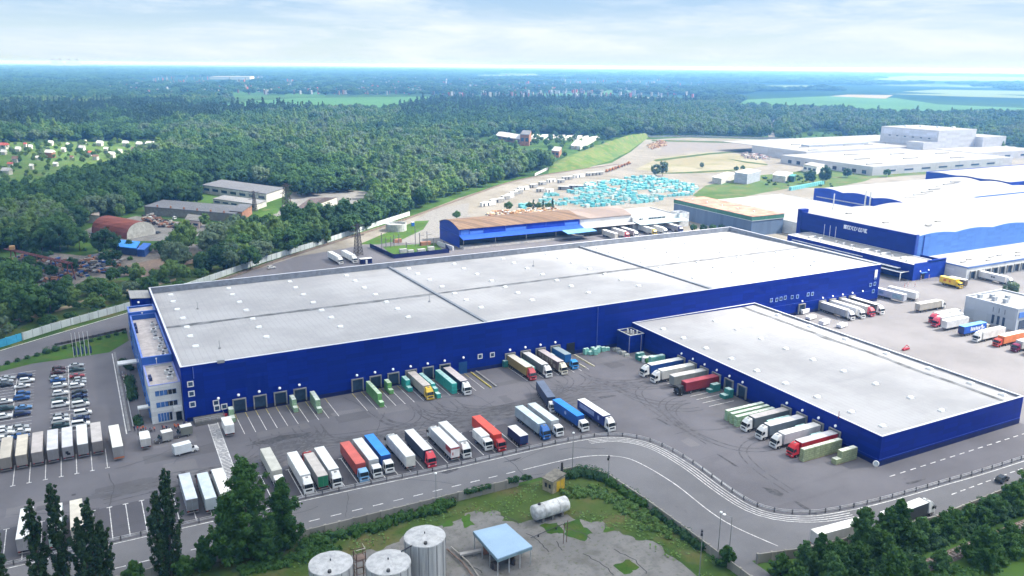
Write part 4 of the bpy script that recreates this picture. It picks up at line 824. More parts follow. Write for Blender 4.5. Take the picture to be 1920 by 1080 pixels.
# village at the left and pale factories in the distance
for i, (x, y, s_, h, rf, wl, lb) in enumerate(((8, 280, 15, 5, REDR, PALEW, 'house with red roof at the left edge of the village gardens'), (95, 296, 13, 6, TINW, BRICK, 'tall garden house with white tin roof and brick gable'), (188, 274, 10, 4, TINW, PALEW, 'small white-roofed house below the pine wood'),
        (236, 274, 9, 4, TINW, PALEW, 'white cottage beside the long white-roofed row'), (262, 276, 9, 4, TINW, PALEW, 'pale cottage second from the right of the village'), (284, 277, 15, 5, TINW, TINW, 'wide white house at the right end of the village'), (14, 328, 12, 4, M('grey_tin', (.34, .34, .36), .6), PALEW, 'grey-gabled hut at the left edge below the village'),
        (35, 285, 8, 3.5, TINW, PALEW, 'small pale hut left of the tall garden house'), (58, 280, 6, 3, TINW, PALEW, 'tiny white hut in the middle of the gardens'), (155, 285, 9, 5, M('grey_tin', (.34, .34, .36), .6), TINW, 'grey two storey cottage right of the bright lawn'), (30, 305, 9, 4, M('brown_tile', (.16, .10, .08), .8), PALEW, 'brown-roofed hut among dark trees at the left'), (96, 273, 8, 3.5, TINW, PALEW, 'white hut behind a round tree near the pines'), (8, 290, 8, 3, TINW, PALEW, 'pale shed at the far left of the gardens'), (210, 296, 9, 4, TINW, PALEW, 'low pale shed at the lower edge of the gardens'))):
    px_ = 1554/math.hypot(*G(x, y)); w_ = s_*px_*.5
    shed('village_house', lb, 'house', (x-w_, y+.2), (x+w_*.3, y+.8), (x+w_, y-.8), h, wl, rf, 2.6, .8, 0, 'houses in the village gardens')
rv = random.Random(12)
for i, (x, y) in enumerate(((120, 285), (72, 300), (135, 300), (170, 292), (200, 284), (225, 288), (250, 284), (48, 276), (128, 276), (160, 270), (245, 296), (20, 312), (60, 318), (105, 312), (180, 300), (300, 276))):
    px_ = 1554/math.hypot(*G(x, y)); w_ = rv.uniform(5, 8)*px_*.5
    shed('garden_hut', 'small pale hut among the garden trees, %s of the village' % ('left part' if x < 100 else 'middle' if x < 190 else 'right part'), 'hut', (x-w_, y+.2), (x+w_*.3, y+.7), (x+w_, y-.7), rv.uniform(2.6, 4), TINW if i % 2 else PALEW, (TINW, TINW, M('brown_tile', (.16, .10, .08), .8), REDR)[i % 4], 1.6, .6, 0, 'huts in the village gardens')
for x, y, w_, h, lb in ((1196, 192, 22, 12, 'distant white works, left of the two beyond the wood'), (1248, 191, 24, 10, 'distant white works, right of the two beyond the wood'), (435, 149, 42, 16, 'very long white building far out under the horizon')):
    shed('distant_works', lb, 'factory', (x-w_, y), (x+w_*.8, y+.3), (x+w_, y-1.2), h, WHITEC, ROOF2, 0, .5)
mb = MB(); rnd = random.Random(5)
for k in range(1300):
    x = rnd.gauss(760, 330) if k % 3 else rnd.uniform(150, 1300); y = rnd.uniform(150, 184) if k % 4 else rnd.uniform(138, 150)
    if x < 60 or x > 1330 or (380 < x < 840 and y > 178): continue
    u, v = G(x, y); s_ = rnd.uniform(3, 5.5); a = rnd.uniform(0, 3.1); mb.k = rnd.choice((0, 0, 0, 1, 2))
    mb.obox(u, v, s_*1.6, s_, 0, rnd.uniform(11, 16), a)
struct(mb.build('distant_village', [M('dull_tin', (.30, .30, .31), .7), M('brown_tile', (.16, .10, .08), .8), REDR]), 'stuff')
mb = MB()
for k in range(40):
    x = rnd.uniform(95, 150); u, v = G(x, rnd.uniform(121.5, 123.5)); mb.box(u-30, u+30, v-30, v+30, 0, rnd.uniform(60, 160))
struct(mb.build('distant_town', TINW), 'stuff')
# ---------------------------------------------------------------- vehicles
TYRE = M('tyre_rubber', (.018, .018, .02), .85); CHAS = M('chassis_black', (.03, .03, .035), .7); HUB = M('wheel_hub', (.30, .30, .31), .4, .5); LENS = M('headlamp_lens', (.6, .62, .65), .15); REDL = M('rear_lamp_red', (.35, .02, .02), .3)
SCREEN = M('windscreen', (.012, .018, .022), .08, spec=.7)
PAINT = {}
def paint(c, rough=.38):
    k = tuple(c)
    if k not in PAINT: PAINT[k] = M('paint_%d' % len(PAINT), k, rough, var=.13, scale=.45, spec=.4)
    return PAINT[k]
WHT = (.66, .67, .68); OFFW = (.56, .56, .53); LGR = (.42, .44, .46); GRY = (.24, .25, .27); RED = (.42, .035, .03); DRED = (.16, .02, .025); BLU = (.02, .15, .52); NAVY = (.012, .025, .10); LBL = (.42, .52, .58); YEL = (.62, .42, .03); GRN = (.02, .17, .08); GOLD = (.33, .24, .07); BLK = (.015, .017, .022); ORG = (.60, .17, .05); TAUPE = (.40, .36, .34); CREAM = (.56, .53, .44); MID = (.05, .18, .42)
CACHE = {}
def cached(key, fn):
    if key not in CACHE: CACHE[key] = fn()
    return CACHE[key]
def child(name, me, parent, loc=(0, 0, 0), rot=None):
    o = put(name, me, parent, loc)
    if rot: o.rotation_euler = rot
    return o
def wheel_me(r, w): return cached(('wh', r, w), lambda: MB().add([(x, y, z) for z, x, y in [(0, 0, 0)]], []) and _wheel(r, w))
def _wheel(r, w):
    mb = MB(); n = 14
    for (rr, y0, y1, k) in ((r, -w/2, w/2, 0),):
        mb.tube((0, y0, 0), (0, y1, 0), rr, n)
    mb.k = 1
    for s in (-1, 1): mb.tube((0, s*w/2, 0), (0, s*(w/2+.02), 0), r*.55, 10)
    return mb.mesh('wheel', [TYRE, HUB])
def add_wheels(root, xs, y=1.02, r=.5, w=.34):
    for x in xs:
        for s in (-1, 1): child('wheel', wheel_me(r, w), root, (x, s*y, r))
def cab_prof(high):
    return [(0, .38), (.06, 1.0), (.02, 1.5), (-.06, 1.72), (-.30, 2.72), (-.42, 2.86)]+([(-1.0, 3.55), (-1.5, 3.82), (-2.25, 3.9)] if high else [(-1.1, 3.05), (-2.25, 3.1)])+[(-2.25, .95), (-1.95, .95), (-1.8, .95), (-.45, .95), (-.35, .42)]
def cab_me(c, high):
    def f():
        mb = MB().xprism(cab_prof(high), -1.23, 1.23, lambda x, z: (.05 if z > 1.6 else 0)+(.10 if z > 2.8 else 0)+(.12 if z > 3.5 else 0))
        me = mb.mesh('cab', paint(c)); bm = bmesh.new(); bm.from_mesh(me)
        bmesh.ops.bevel(bm, geom=[e for e in bm.edges if len(e.link_faces) == 2 and e.calc_face_angle(0) > .5], offset=.06, segments=2, affect='EDGES', clamp_overlap=True)
        bm.to_mesh(me); bm.free(); return me
    return cached(('cab', c, high), f)
def add_cab(root, c, high=True, x0=0, bar=(.05, .05, .055)):
    o = child('cab', cab_me(c, high), root, (x0, 0, 0))
    def ws():
        mb = MB(); a, b_ = (-.07, 1.76), (-.29, 2.68); mb.add([(a[0]+.05, -1.08, a[1]), (a[0]+.05, 1.08, a[1]), (b_[0]+.05, 1.02, b_[1]), (b_[0]+.05, -1.02, b_[1]), (a[0]-.05, -1.08, a[1]), (a[0]-.05, 1.08, a[1]), (b_[0]-.05, 1.02, b_[1]), (b_[0]-.05, -1.02, b_[1])],
            [(0, 1, 2, 3), (7, 6, 5, 4), (0, 4, 5, 1), (1, 5, 6, 2), (2, 6, 7, 3), (3, 7, 4, 0)]); return mb.mesh('windscreen', SCREEN)
    child('windscreen', cached('ws', ws), o)
    for s in (-1, 1):
        child('side_window', cached(('sw', s), lambda: MB().xprism([(-.32, 1.85), (-.48, 2.62), (-1.15, 2.62), (-1.2, 1.85)], s*1.20-.03, s*1.20+.03).mesh('side_window', SCREEN)), o)
        child('mirror', cached(('mir', s), lambda: MB().box(-.28, -.14, s*1.36-.1, s*1.36+.1, 1.75, 2.55).mesh('mirror', CHAS)), o)
        child('headlight', cached(('hl', s), lambda: MB().box(-.05, .09, s*.92-.22, s*.92+.22, .78, 1.0).mesh('headlight', LENS)), o)
    child('grille', cached('gr', lambda: MB().box(.02, .085, -.78, .78, 1.02, 1.48).mesh('grille', M('grille_black', (.03, .03, .035), .5))), o)
    child('bumper', cached(('bp', c), lambda: MB().box(-.1, .12, -1.2, 1.2, .38, .72).mesh('bumper', paint(sc(c, .8)))), o)
    if high: child('roof_hatch', cached('rh', lambda: MB().box(-1.95, -1.35, -.32, .32, 3.86, 3.93).mesh('roof_hatch', GREYF)), o)
    return o
def box_me(name, l, w, z0, z1, c, rough=.5):
    def f():
        mb = MB().box(-l, 0, -w/2, w/2, z0, z1)
        return mb.mesh(name, paint(c, rough))
    return cached((name, l, w, z0, z1, c), f)
def add_trailer(root, l, side, roof, rear, x0, wheels=True, landing=True, z1=4.0, deco=None):
    o = child('trailer', box_me('trailer', l, 2.5, 1.12, z1-.06, side), root, (x0, 0, 0))
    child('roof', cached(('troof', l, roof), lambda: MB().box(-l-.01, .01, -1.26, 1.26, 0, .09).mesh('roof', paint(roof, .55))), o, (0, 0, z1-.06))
    child('rear_door', cached(('rd', z1, rear), lambda: MB().box(-.05, 0, -1.22, -.02, 1.2, z1-.12).box(-.05, 0, .02, 1.22, 1.2, z1-.12).mesh('rear_door', paint(rear))), o, (-l, 0, 0))
    child('front_panel', cached(('fp', z1, side), lambda: MB().box(0, .03, -1.22, 1.22, 1.15, z1-.1).mesh('front_panel', paint(sc(side, .9)))), o, (0, 0, 0))
    child('chassis', cached(('ch', l), lambda: MB().box(-l+.2, -.3, -1.0, 1.0, .85, 1.12).box(-l+4.8, -l+7.6, -1.15, -1.05, .5, 1.1).box(-l+4.8, -l+7.6, 1.05, 1.15, .5, 1.1).mesh('chassis', CHAS)), o)
    child('rear_bumper', cached('rbp', lambda: MB().box(-.1, .06, -1.2, 1.2, .55, .72).mesh('rear_bumper', paint((.20, .20, .21)))), o, (-l, 0, 0))
    for s in (-1, 1): child('rear_lamp', cached('rlm', lambda: MB().box(-.07, 0, -.18, .18, .95, 1.1).mesh('rear_lamp', REDL)), o, (-l, s*.95, 0))
    if landing:
        for s in (-1, 1): child('landing_leg', cached('ll', lambda: MB().box(-.08, .08, -.08, .08, 0, 1.1).mesh('landing_leg', STEEL)), o, (-2.4, s*.8, 0))
    if wheels: add_wheels(root, [x0-l+1.6, x0-l+2.9, x0-l+4.2] if l > 9 else [x0-l+1.6, x0-l+2.7])
    if deco: deco(o, l, z1)
    return o
def side_mark(name, mb_fn, mat):
    def f(o, l, z1):
        mb = MB(); mb_fn(mb, l, z1); mb.build(name, mat, o)
    return f
def bars(y0s, dx):
    """lettering or emblem blocks on both sides of a trailer: list of (x0, x1, z0, z1) from its front end"""
    def f(mb, l, z1):
        for a, b_, za, zb in y0s:
            for s in (-1, 1): mb.box(-b_, -a, s*1.262-.011, s*1.262+.011, za, zb)
    return f
USED = []
def vehicle(label, u, v, hd, kind='semi', cab=WHT, side=WHT, roof=WHT, rear=None, anchor='front', l=13.6, high=True, deco=None, group='lorries parked around the warehouses', z1=4.0):
    tot = {'semi': 16.5, 'trailer': l, 'rigid': l+2.3, 'van': 6.2 if l > 10 else 1.9+l}[kind]
    a = R(hd)
    if anchor == 'rear': u, v = u+tot*math.cos(a), v+tot*math.sin(a)
    if anchor == 'mid': u, v = u+tot/2*math.cos(a), v+tot/2*math.sin(a)
    nm, cat = {'semi': ('articulated_lorry', 'lorry'), 'trailer': ('lorry_trailer', 'trailer'), 'rigid': ('box_lorry', 'box lorry'), 'van': ('box_van', 'van')}[kind]
    o = thing(nm, label, cat, (u, v, .08), a, group)
    rear = rear or side
    if kind == 'semi':
        add_cab(o, cab, high); add_trailer(o, l, side, roof, rear, -16.5+l, landing=False, deco=deco, z1=z1)
        child('tractor_chassis', cached('tc', lambda: MB().box(-6.0, -.4, -.5, .5, .55, .95).box(-4.6, -2.4, -1.15, -.6, .45, .95).box(-4.6, -2.4, .6, 1.15, .45, .95).mesh('tractor_chassis', CHAS)), o)
        add_wheels(o, [-1.35, -5.0])
    elif kind == 'trailer': add_trailer(o, l, side, roof, rear, 0, deco=deco, z1=z1)
    elif kind == 'rigid':
        add_cab(o, cab, high); add_trailer(o, l, side, roof, rear, -2.35, wheels=False, landing=False, deco=deco, z1=z1)
        add_wheels(o, [-1.35, -2.3-l+2.0])
    else:
        body = child('body', cached(('vb', cab), lambda: MB().xprism([(0, .35), (0, 1.0), (-.9, 1.25), (-1.6, 2.1), (-1.9, 2.2), (-1.9, .35)], -.98, .98, lambda x, z: .12 if z > 1.3 else .02).mesh('body', paint(cab))), o)
        child('windscreen', cached('vws', lambda: MB().add([(-.90, -.84, 1.3), (-.90, .84, 1.3), (-1.52, .80, 2.06), (-1.52, -.80, 2.06)], [(0, 1, 2, 3)]).mesh('windscreen', SCREEN)), o, (.06, 0, .03))
        for s in (-1, 1):
            child('side_window', cached(('vsw', s), lambda: MB().box(-1.7, -1.15, s*.93-.03, s*.93+.03, 1.35, 1.95).mesh('side_window', SCREEN)), body)
            child('headlight', cached(('vhl', s), lambda: MB().box(-.02, .04, s*.72-.18, s*.72+.18, .7, .95).mesh('headlight', LENS)), body)
        vl = tot; b2_ = child('cargo_box', cached(('vbx', side, tot), lambda: MB().box(-vl, -1.85, -1.08, 1.08, .62, 2.95).mesh('cargo_box', paint(side))), o)
        child('rear_door', cached(('vrd', rear, tot), lambda: MB().box(-vl-.04, -vl, -1.0, -.02, .7, 2.85).box(-vl-.04, -vl, .02, 1.0, .7, 2.85).mesh('rear_door', paint(sc(rear, .85)))), b2_)
        child('roof', cached(('vrf', roof, tot), lambda: MB().box(-vl, -1.83, -1.09, 1.09, 2.95, 3.0).mesh('roof', paint(roof))), b2_)
        add_wheels(o, [-1.0, -vl+1.2], .88, .36, .24)
    return o
N_, S_, W_, E_ = 90, -90, 180, 0
LETT = M('white_lettering', (.75, .76, .78), .5, var=.03); BLKL = M('dark_lettering', (.04, .05, .08), .5); PALEB = M('pale_blue_banner', (.30, .36, .56), .5)
cur_word = bars([(2.2, 2.9, 1.7, 3.5), (3.0, 3.4, 2.6, 3.4), (3.7, 4.5, 1.8, 3.0), (4.8, 5.6, 1.8, 3.0), (5.9, 6.5, 1.8, 3.2), (6.8, 7.6, 1.8, 3.0), (7.9, 8.7, 1.8, 3.1), (9.0, 9.6, 1.8, 3.4), (1.2, 1.9, 2.0, 2.6)], 0)
# row along the guard rail, left to right
G1 = 'lorries in the row along the guard rail'
vehicle('white lorry facing the road, leftmost beside the green-ended trailer', 41.2, 180.6, S_, group=G1)
vehicle('grey-roofed trailer with green back doors and a red cab, between two white lorries', 44.8, 181.0, N_, cab=RED, side=GRY, roof=(.45, .42, .40), rear=GRN, anchor='rear', group=G1)
vehicle('white lorry right of the green-ended trailer, roof vent dark', 48.1, 180.3, S_, side=LGR, group=G1)
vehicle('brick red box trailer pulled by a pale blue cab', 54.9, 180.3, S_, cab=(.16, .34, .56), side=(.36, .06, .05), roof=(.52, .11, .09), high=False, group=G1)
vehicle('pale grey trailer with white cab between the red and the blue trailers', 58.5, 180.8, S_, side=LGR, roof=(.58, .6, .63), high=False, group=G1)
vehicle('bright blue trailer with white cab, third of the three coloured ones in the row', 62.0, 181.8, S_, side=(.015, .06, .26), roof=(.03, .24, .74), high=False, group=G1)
vehicle('white lorry parked with its double back doors towards the road', 67.4, 181.3, N_, anchor='rear', side=WHT, rear=(.58, .58, .54), group=G1)
vehicle('navy curtain trailer with white roof and a bright red cab', 72.7, 179.9, S_, cab=(.55, .04, .06), side=(.02, .035, .075), group=G1)
vehicle('white lorry backed in, red panel over its white back doors', 79.5, 180.8, N_, anchor='rear', side=(.5, .52, .56), rear=(.7, .66, .66), roof=(.62, .63, .66), group=G1,
        deco=side_mark('red_panel', lambda mb, l, z1: mb.box(-l-.09, -l-.055, -1.2, 1.2, 3.5, 3.9).box(-l-.09, -l-.055, .55, .85, 1.9, 2.7).box(-l, -l+3.4, 1.251, 1.262, 2.4, 3.9).box(-l, -l+3.4, -1.262, -1.251, 2.4, 3.9), paint((.40, .05, .06))))
vehicle('white lorry right beside the red-panelled white trailer, facing the road', 82.9, 180.6, S_, group=G1)
vehicle('short white box lorry parked tight beside the red lorry', 90.0, 182.0, S_, kind='rigid', l=5.6, high=False, z1=3.5, group=G1)
vehicle('all red lorry with open engine cab, next to the short white one', 92.9, 180.0, S_, cab=(.40, .03, .03), side=(.55, .06, .04), roof=(.68, .09, .06), high=False, group=G1)
vehicle('short navy box trailer with white roof standing alone without a cab', 99.3, 179.7, N_, kind='trailer', l=7.2, anchor='rear', side=NAVY, group=G1, z1=3.6)
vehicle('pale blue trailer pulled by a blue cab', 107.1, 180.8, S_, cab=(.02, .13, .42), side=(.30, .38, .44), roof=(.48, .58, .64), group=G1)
vehicle('pale grey trailer with white cab right of the blue-cabbed lorry', 111.4, 180.9, S_, side=LGR, roof=(.5, .56, .6), high=False, group=G1)
vehicle('dark slate trailer with white cab pulling out behind the parked row', 118.2, 195.9, -105, side=(.035, .05, .10), roof=(.10, .13, .20), high=False, group=G1)
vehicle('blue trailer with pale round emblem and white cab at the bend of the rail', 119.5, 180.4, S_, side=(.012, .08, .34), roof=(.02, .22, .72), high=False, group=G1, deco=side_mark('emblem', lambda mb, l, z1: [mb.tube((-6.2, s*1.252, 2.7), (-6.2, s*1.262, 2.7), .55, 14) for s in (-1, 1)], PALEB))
vehicle('white-roofed lorry with navy sides and pale banner, rightmost at the bend', 126.2, 177.1, S_, side=(.02, .035, .17), group=G1, deco=side_mark('banner', bars([(4.6, 12.4, 2.1, 3.5), (2.0, 2.8, 2.0, 3.2)], 0), PALEB))
# docked at the long warehouse
G2 = 'lorries docked at the long warehouse'
vehicle('yellow cab with pale grey trailer docked beside turquoise bales', 89.2, 221.2, S_, cab=YEL, side=(.40, .37, .33), roof=(.52, .48, .45), group=G2)
vehicle('navy trailer with white cab docked right of the turquoise stack', 101.1, 219.6, S_, side=(.012, .018, .06), roof=(.50, .46, .46), group=G2)
vehicle('gold trailer with red cab docked beside the open yard', 125.5, 221.4, S_, cab=(.42, .04, .05), side=GOLD, roof=(.62, .6, .52), group=G2)
vehicle('grey curtain trailer with white cab docked right of the gold one', 131.4, 221.2, S_, side=(.12, .15, .17), roof=(.6, .6, .6), group=G2)
vehicle('picture-printed brown trailer with cream cab docked second from the right', 137.4, 221.2, S_, cab=CREAM, side=(.13, .09, .085), roof=(.5, .45, .46), group=G2, deco=side_mark('printed_picture', bars([(1.2, 2.6, 1.3, 2.6), (3.2, 4.4, 2.0, 3.6), (4.9, 5.6, 2.3, 3.7), (6.2, 7.3, 1.8, 3.6), (7.9, 8.4, 2.1, 3.5), (9.2, 10.4, 1.9, 3.6), (11, 12.6, 2.4, 3.7)], 0), M('print_beige', (.34, .30, .25), .6, var=.4, scale=2)))
vehicle('bright blue lorry docked nearest the dark doorway', 143.4, 224.0, S_, cab=(.03, .26, .62), side=(.02, .14, .42), roof=(.30, .38, .42), high=False, group=G2, l=11.5)
vehicle('white box trailer with plain back doors standing right of the ladder-painted strip', 30.0, 222.0, N_, kind='trailer', l=6.2, anchor='rear', z1=3.6, roof=(.72, .72, .72), group=G2)
# trailers by the car park
G3 = 'trailers parked at the end of the car park'
for k, (u, sd, rf, lb) in enumerate(((-26.9, TAUPE, (.42, .38, .35), 'taupe-roofed trailer cut off by the left edge, end of the trailer row'), (-23.4, (.30, .28, .26), (.46, .42, .36), 'tan-roofed trailer, first whole one from the left in the row'), (-19.9, (.30, .28, .26), (.54, .49, .41), 'beige-roofed trailer, second whole one from the left in the row'), (-16.4, (.29, .27, .27), (.44, .40, .39), 'pinkish grey roofed trailer between beige and pale ones'), (-12.9, (.27, .27, .29), (.54, .54, .57), 'plain pale grey roofed trailer left of the one with a black mark on its back'),
        (-9.5, (.30, .30, .32), (.55, .55, .58), 'pale trailer with a black mark on its back doors'), (-6.0, (.28, .29, .31), (.64, .66, .66), 'whitest-roofed trailer standing full in the row'), (-2.6, (.27, .25, .25), (.46, .43, .42), 'taupe trailer, last of the tight row towards the office'))):
    vehicle(lb, u, 226.0, N_, kind='trailer', l=13.4, anchor='rear', side=sd, roof=rf, rear=sc(sd, .75), group=G3, deco=(side_mark('black_mark', lambda mb, l, z1: mb.box(-l-.09, -l-.055, -.5, .3, 1.7, 2.3).box(-l-.09, -l-.055, -.1, .6, 2.1, 2.8), DARK) if k == 5 else None))
vehicle('white trailer with orange-rimmed back, standing apart at the end of the row', 2.0, 220.2, N_+1, kind='trailer', l=15, anchor='rear', side=GRY, roof=(.72, .71, .66), rear=(.24, .24, .25), group=G3, deco=side_mark('orange_rim', lambda mb, l, z1: mb.box(-l-.09, -l-.055, -1.25, 1.25, .78, 1.15), paint((.42, .14, .06))))
vehicle('white-roofed box lorry seen from behind, nearest the last trailer', 8.8, 223.8, N_, kind='rigid', l=4.6, anchor='rear', high=False, z1=3.3, roof=(.72, .72, .70), rear=(.42, .42, .42))
vehicle('smallest white box van, middle of the three by the office front', 13.4, 227.2, W_+6, kind='van', anchor='mid', l=2.7, cab=(.10, .10, .11), roof=(.74, .74, .74), side=(.3, .3, .3))
vehicle('white-topped van with dark nose, rightmost of the three by the office front', 18.5, 228.6, W_+4, kind='van', anchor='mid', l=2.9, cab=(.10, .10, .11), roof=(.74, .74, .74), side=(.16, .17, .15))
vehicle('white box van driving across the yard towards the ladder-painted strip', 17.9, 217.3, 10, kind='van', anchor='mid', cab=WHT, side=(.60, .64, .68), roof=(.66, .68, .7))
G4 = 'lorries behind the foreground trees'
vehicle('pale blue roofed trailer with yellow bumper left of the red cab', 15.3, 183.6, N_, kind='semi', anchor='rear', cab=(.04, .05, .07), side=(.30, .33, .38), roof=(.50, .55, .64), rear=(.17, .19, .21), high=False, group=G4)
vehicle('pale blue trailer with dark red cab, half behind the big tree', 19.2, 182.0, N_, anchor='rear', cab=(.30, .02, .025), side=(.36, .42, .46), roof=(.50, .57, .62), high=False, group=G4)
vehicle('plain white trailer left of the ladder-painted strip, partly behind the big tree', 22.7, 182.6, N_, anchor='rear', side=WHT, roof=(.74, .74, .72), high=False, group=G4)
vehicle('cream-grey trailer with white cab peeping out right of the big tree', 35.6, 186.0, S_, side=(.42, .42, .38), roof=(.46, .46, .42), high=False, group=G4)
vehicle('white trailer seen from behind between the two leftmost poplars', -18.1, 182.4, N_-2, kind='trailer', anchor='rear', side=(.42, .43, .45), roof=(.68, .70, .72), rear=(.28, .28, .3), group=G4)
vehicle('white trailer hidden behind the third poplar from the left', -12.2, 181.4, N_-1, kind='trailer', anchor='rear', side=(.30, .42, .38), roof=(.66, .68, .70), group=G4)
vehicle('beige-roofed trailer between the third and fourth poplars', -8.0, 181.5, N_, kind='trailer', anchor='rear', side=(.40, .38, .34), roof=(.56, .52, .45), group=G4)
# docked at the second warehouse
G5 = 'lorries docked at the second warehouse'
vehicle('lorry with blue side, white roof and white cab, docked nearest the corner annex', 159.6, 208.5, W_, side=(.012, .06, .26), roof=(.66, .68, .66), group=G5)
vehicle('white lorry docked second from the corner annex', 159.5, 202.5, W_, side=(.52, .51, .49), roof=(.7, .7, .66), group=G5)
vehicle('grey trailer without cab docked between the white lorry and the dark red one', 162.6, 196.7, W_, kind='trailer', side=(.22, .24, .23), roof=(.5, .49, .48), group=G5)
vehicle('dark red container lorry with a black cab', 159.8, 190.8, W_, cab=BLK, side=(.20, .02, .03), roof=(.34, .06, .08), high=False, group=G5)
vehicle('grey trailer with white cab docked beside the three pale green rows', 159.8, 160.7, W_, side=(.11, .13, .145), roof=(.42, .40, .40), group=G5)
vehicle('grey lorry whose white cab has a black lower front', 159.8, 154.8, W_, side=(.13, .16, .19), roof=(.60, .59, .62), group=G5, deco=None)
vehicle('white trailer with white cab left of the red lorry at the near docks', 159.3, 148.9, W_, side=(.52, .51, .55), roof=(.70, .69, .67), group=G5)
vehicle('bright red lorry with pale roof docked beside the long olive row of bales', 159.5, 143.0, W_, cab=(.55, .03, .04), side=(.42, .02, .03), roof=(.52, .52, .55), group=G5)
# sunny yard
G6 = 'lorries in the sunny yard'
vehicle('white-cabbed lorry with grey side, first of four docked in the sunny corner', 275.2, 221.3, S_, side=(.27, .29, .33), group=G6)
vehicle('white lorry, second of four docked in the sunny corner', 281.2, 221.2, S_, group=G6)
vehicle('red-cabbed lorry, third of four docked in the sunny corner', 287.2, 221.3, S_, cab=(.48, .04, .07), side=(.4, .4, .41), group=G6)
vehicle('white lorry with dark side, last of four docked in the sunny corner', 293.2, 221.6, S_, side=(.06, .06, .07), group=G6)
vehicle('white lorry half hidden behind the corner of the long warehouse', 318, 246.0, -70, side=(.36, .37, .42), group=G6)
vehicle('white trailer with faint print standing slantwise in the sunny yard', 317.8, 229.8, -84, kind='trailer', side=(.46, .48, .55), group=G6, deco=side_mark('faint_print', bars([(1.0, 5.4, 1.6, 3.3), (9.8, 12.0, 2.0, 3.3)], 0), M('faint_blue_print', (.28, .40, .46), .5)))
vehicle('white trailer showing its back doors behind the printed one', 325.2, 229.4, 96, kind='trailer', anchor='rear', side=(.6, .6, .62), rear=(.55, .56, .57), group=G6)
vehicle('white lorry with beige side driving across the sunny yard', 309.8, 217.7, E_-1, anchor='rear', side=(.38, .36, .33), roof=(.72, .7, .68), group=G6)
vehicle('yellow box lorry with small red emblems near the dock wing', 363.2, 234.2, -92, kind='rigid', l=8.6, cab=YEL, side=(.72, .47, .03), roof=(.75, .58, .12), high=False, group=G6, deco=side_mark('emblem', bars([(2.6, 3.6, 2.1, 3.1), (5.0, 6.4, 2.1, 3.2)], 0), M('orange_emblem', (.55, .14, .02), .5)))
vehicle('white trailer with dark brown front just behind the yellow box lorry', 366.6, 234.4, -88, kind='trailer', l=8, side=(.10, .08, .075), roof=(.7, .7, .68), group=G6)
vehicle('long white lorry backed up to the dock wing, black marks on its side', 390.4, 227.0, S_, side=(.62, .62, .64), group=G6, deco=side_mark('black_marks', bars([(5.0, 5.8, 2.2, 3.0), (6.1, 6.9, 2.2, 3.0)], 0), BLKL))
vehicle('red-cabbed white lorry, farther of the two red cabs by the gatehouse', 301.2, 204.8, W_, cab=(.50, .05, .09), group=G6)
vehicle('red-cabbed white lorry, nearer of the two red cabs by the gatehouse', 297.6, 201.0, W_, cab=(.50, .05, .09), group=G6)
vehicle('white trailer with slatted grey front standing beside the two red cabs', 297.2, 196.4, W_, kind='trailer', side=(.64, .64, .65), group=G6)
vehicle('blue trailer with white lettering on its side and a white cab', 296.8, 188.8, E_, anchor='rear', cab=CREAM, side=(.015, .09, .46), roof=(.14, .36, .78), rear=(.03, .05, .17), high=False, group=G6, deco=side_mark('lettering', cur_word, LETT))
vehicle('white lorry between the lettered blue trailer and the orange one', 294.4, 181.4, W_, group=G6)
vehicle('orange trailer with red cab', 296.4, 174.6, W_, cab=(.52, .06, .04), side=(.66, .20, .07), roof=(.72, .56, .44), high=False, group=G6)
vehicle('maroon lorry at the right edge beside the orange trailer', 296.8, 168.0, W_, cab=(.16, .015, .06), side=(.5, .5, .5), high=False, group=G6)
vehicle('dark red lorry cut off by the right edge of the picture', 297.6, 163.2, W_, cab=(.30, .02, .07), side=(.5, .5, .5), high=False, group=G6)
# behind the long warehouse
G7 = 'lorries behind the long warehouse'
vehicle('white lorry, left of the pair parked by the substation', 116.2, 407.0, S_+4, group=G7)
vehicle('white lorry, right of the pair parked by the substation', 123.6, 406.8, S_+4, group=G7)
for u, cb, sd, lb in ((281, None, (.52, .50, .46), 'white trailer docked leftmost at the white depot'), (289.5, (.55, .05, .08), (.55, .52, .52), 'white lorry with red cab docked at the white depot'), (296, WHT, (.2, .18, .2), 'white lorry docked right of the red cab at the white depot'), (310, YEL, (.6, .6, .58), 'white lorry with yellow front under the ice blue canopy'), (318, WHT, (.6, .6, .6), 'white lorry docked middle under the ice blue canopy'), (330, (.05, .06, .2), (.26, .26, .30), 'grey-sided lorry docked rightmost under the ice blue canopy')):
    vehicle(lb, u, 398.5, S_, kind='semi' if cb else 'trailer', cab=cb or WHT, side=sd, group=G7)
vehicle('white lorry driving right along the lower road, partly behind trees', 167.6, 107.3, E_+1, side=(.05, .055, .06), roof=(.68, .68, .66), group=G7)
vehicle('white trailer roof seen above the trees beside the lower road', 146.0, 107.6, E_-5, side=(.5, .5, .5), roof=(.72, .71, .69), kind='trailer', l=14.5, group=G7)
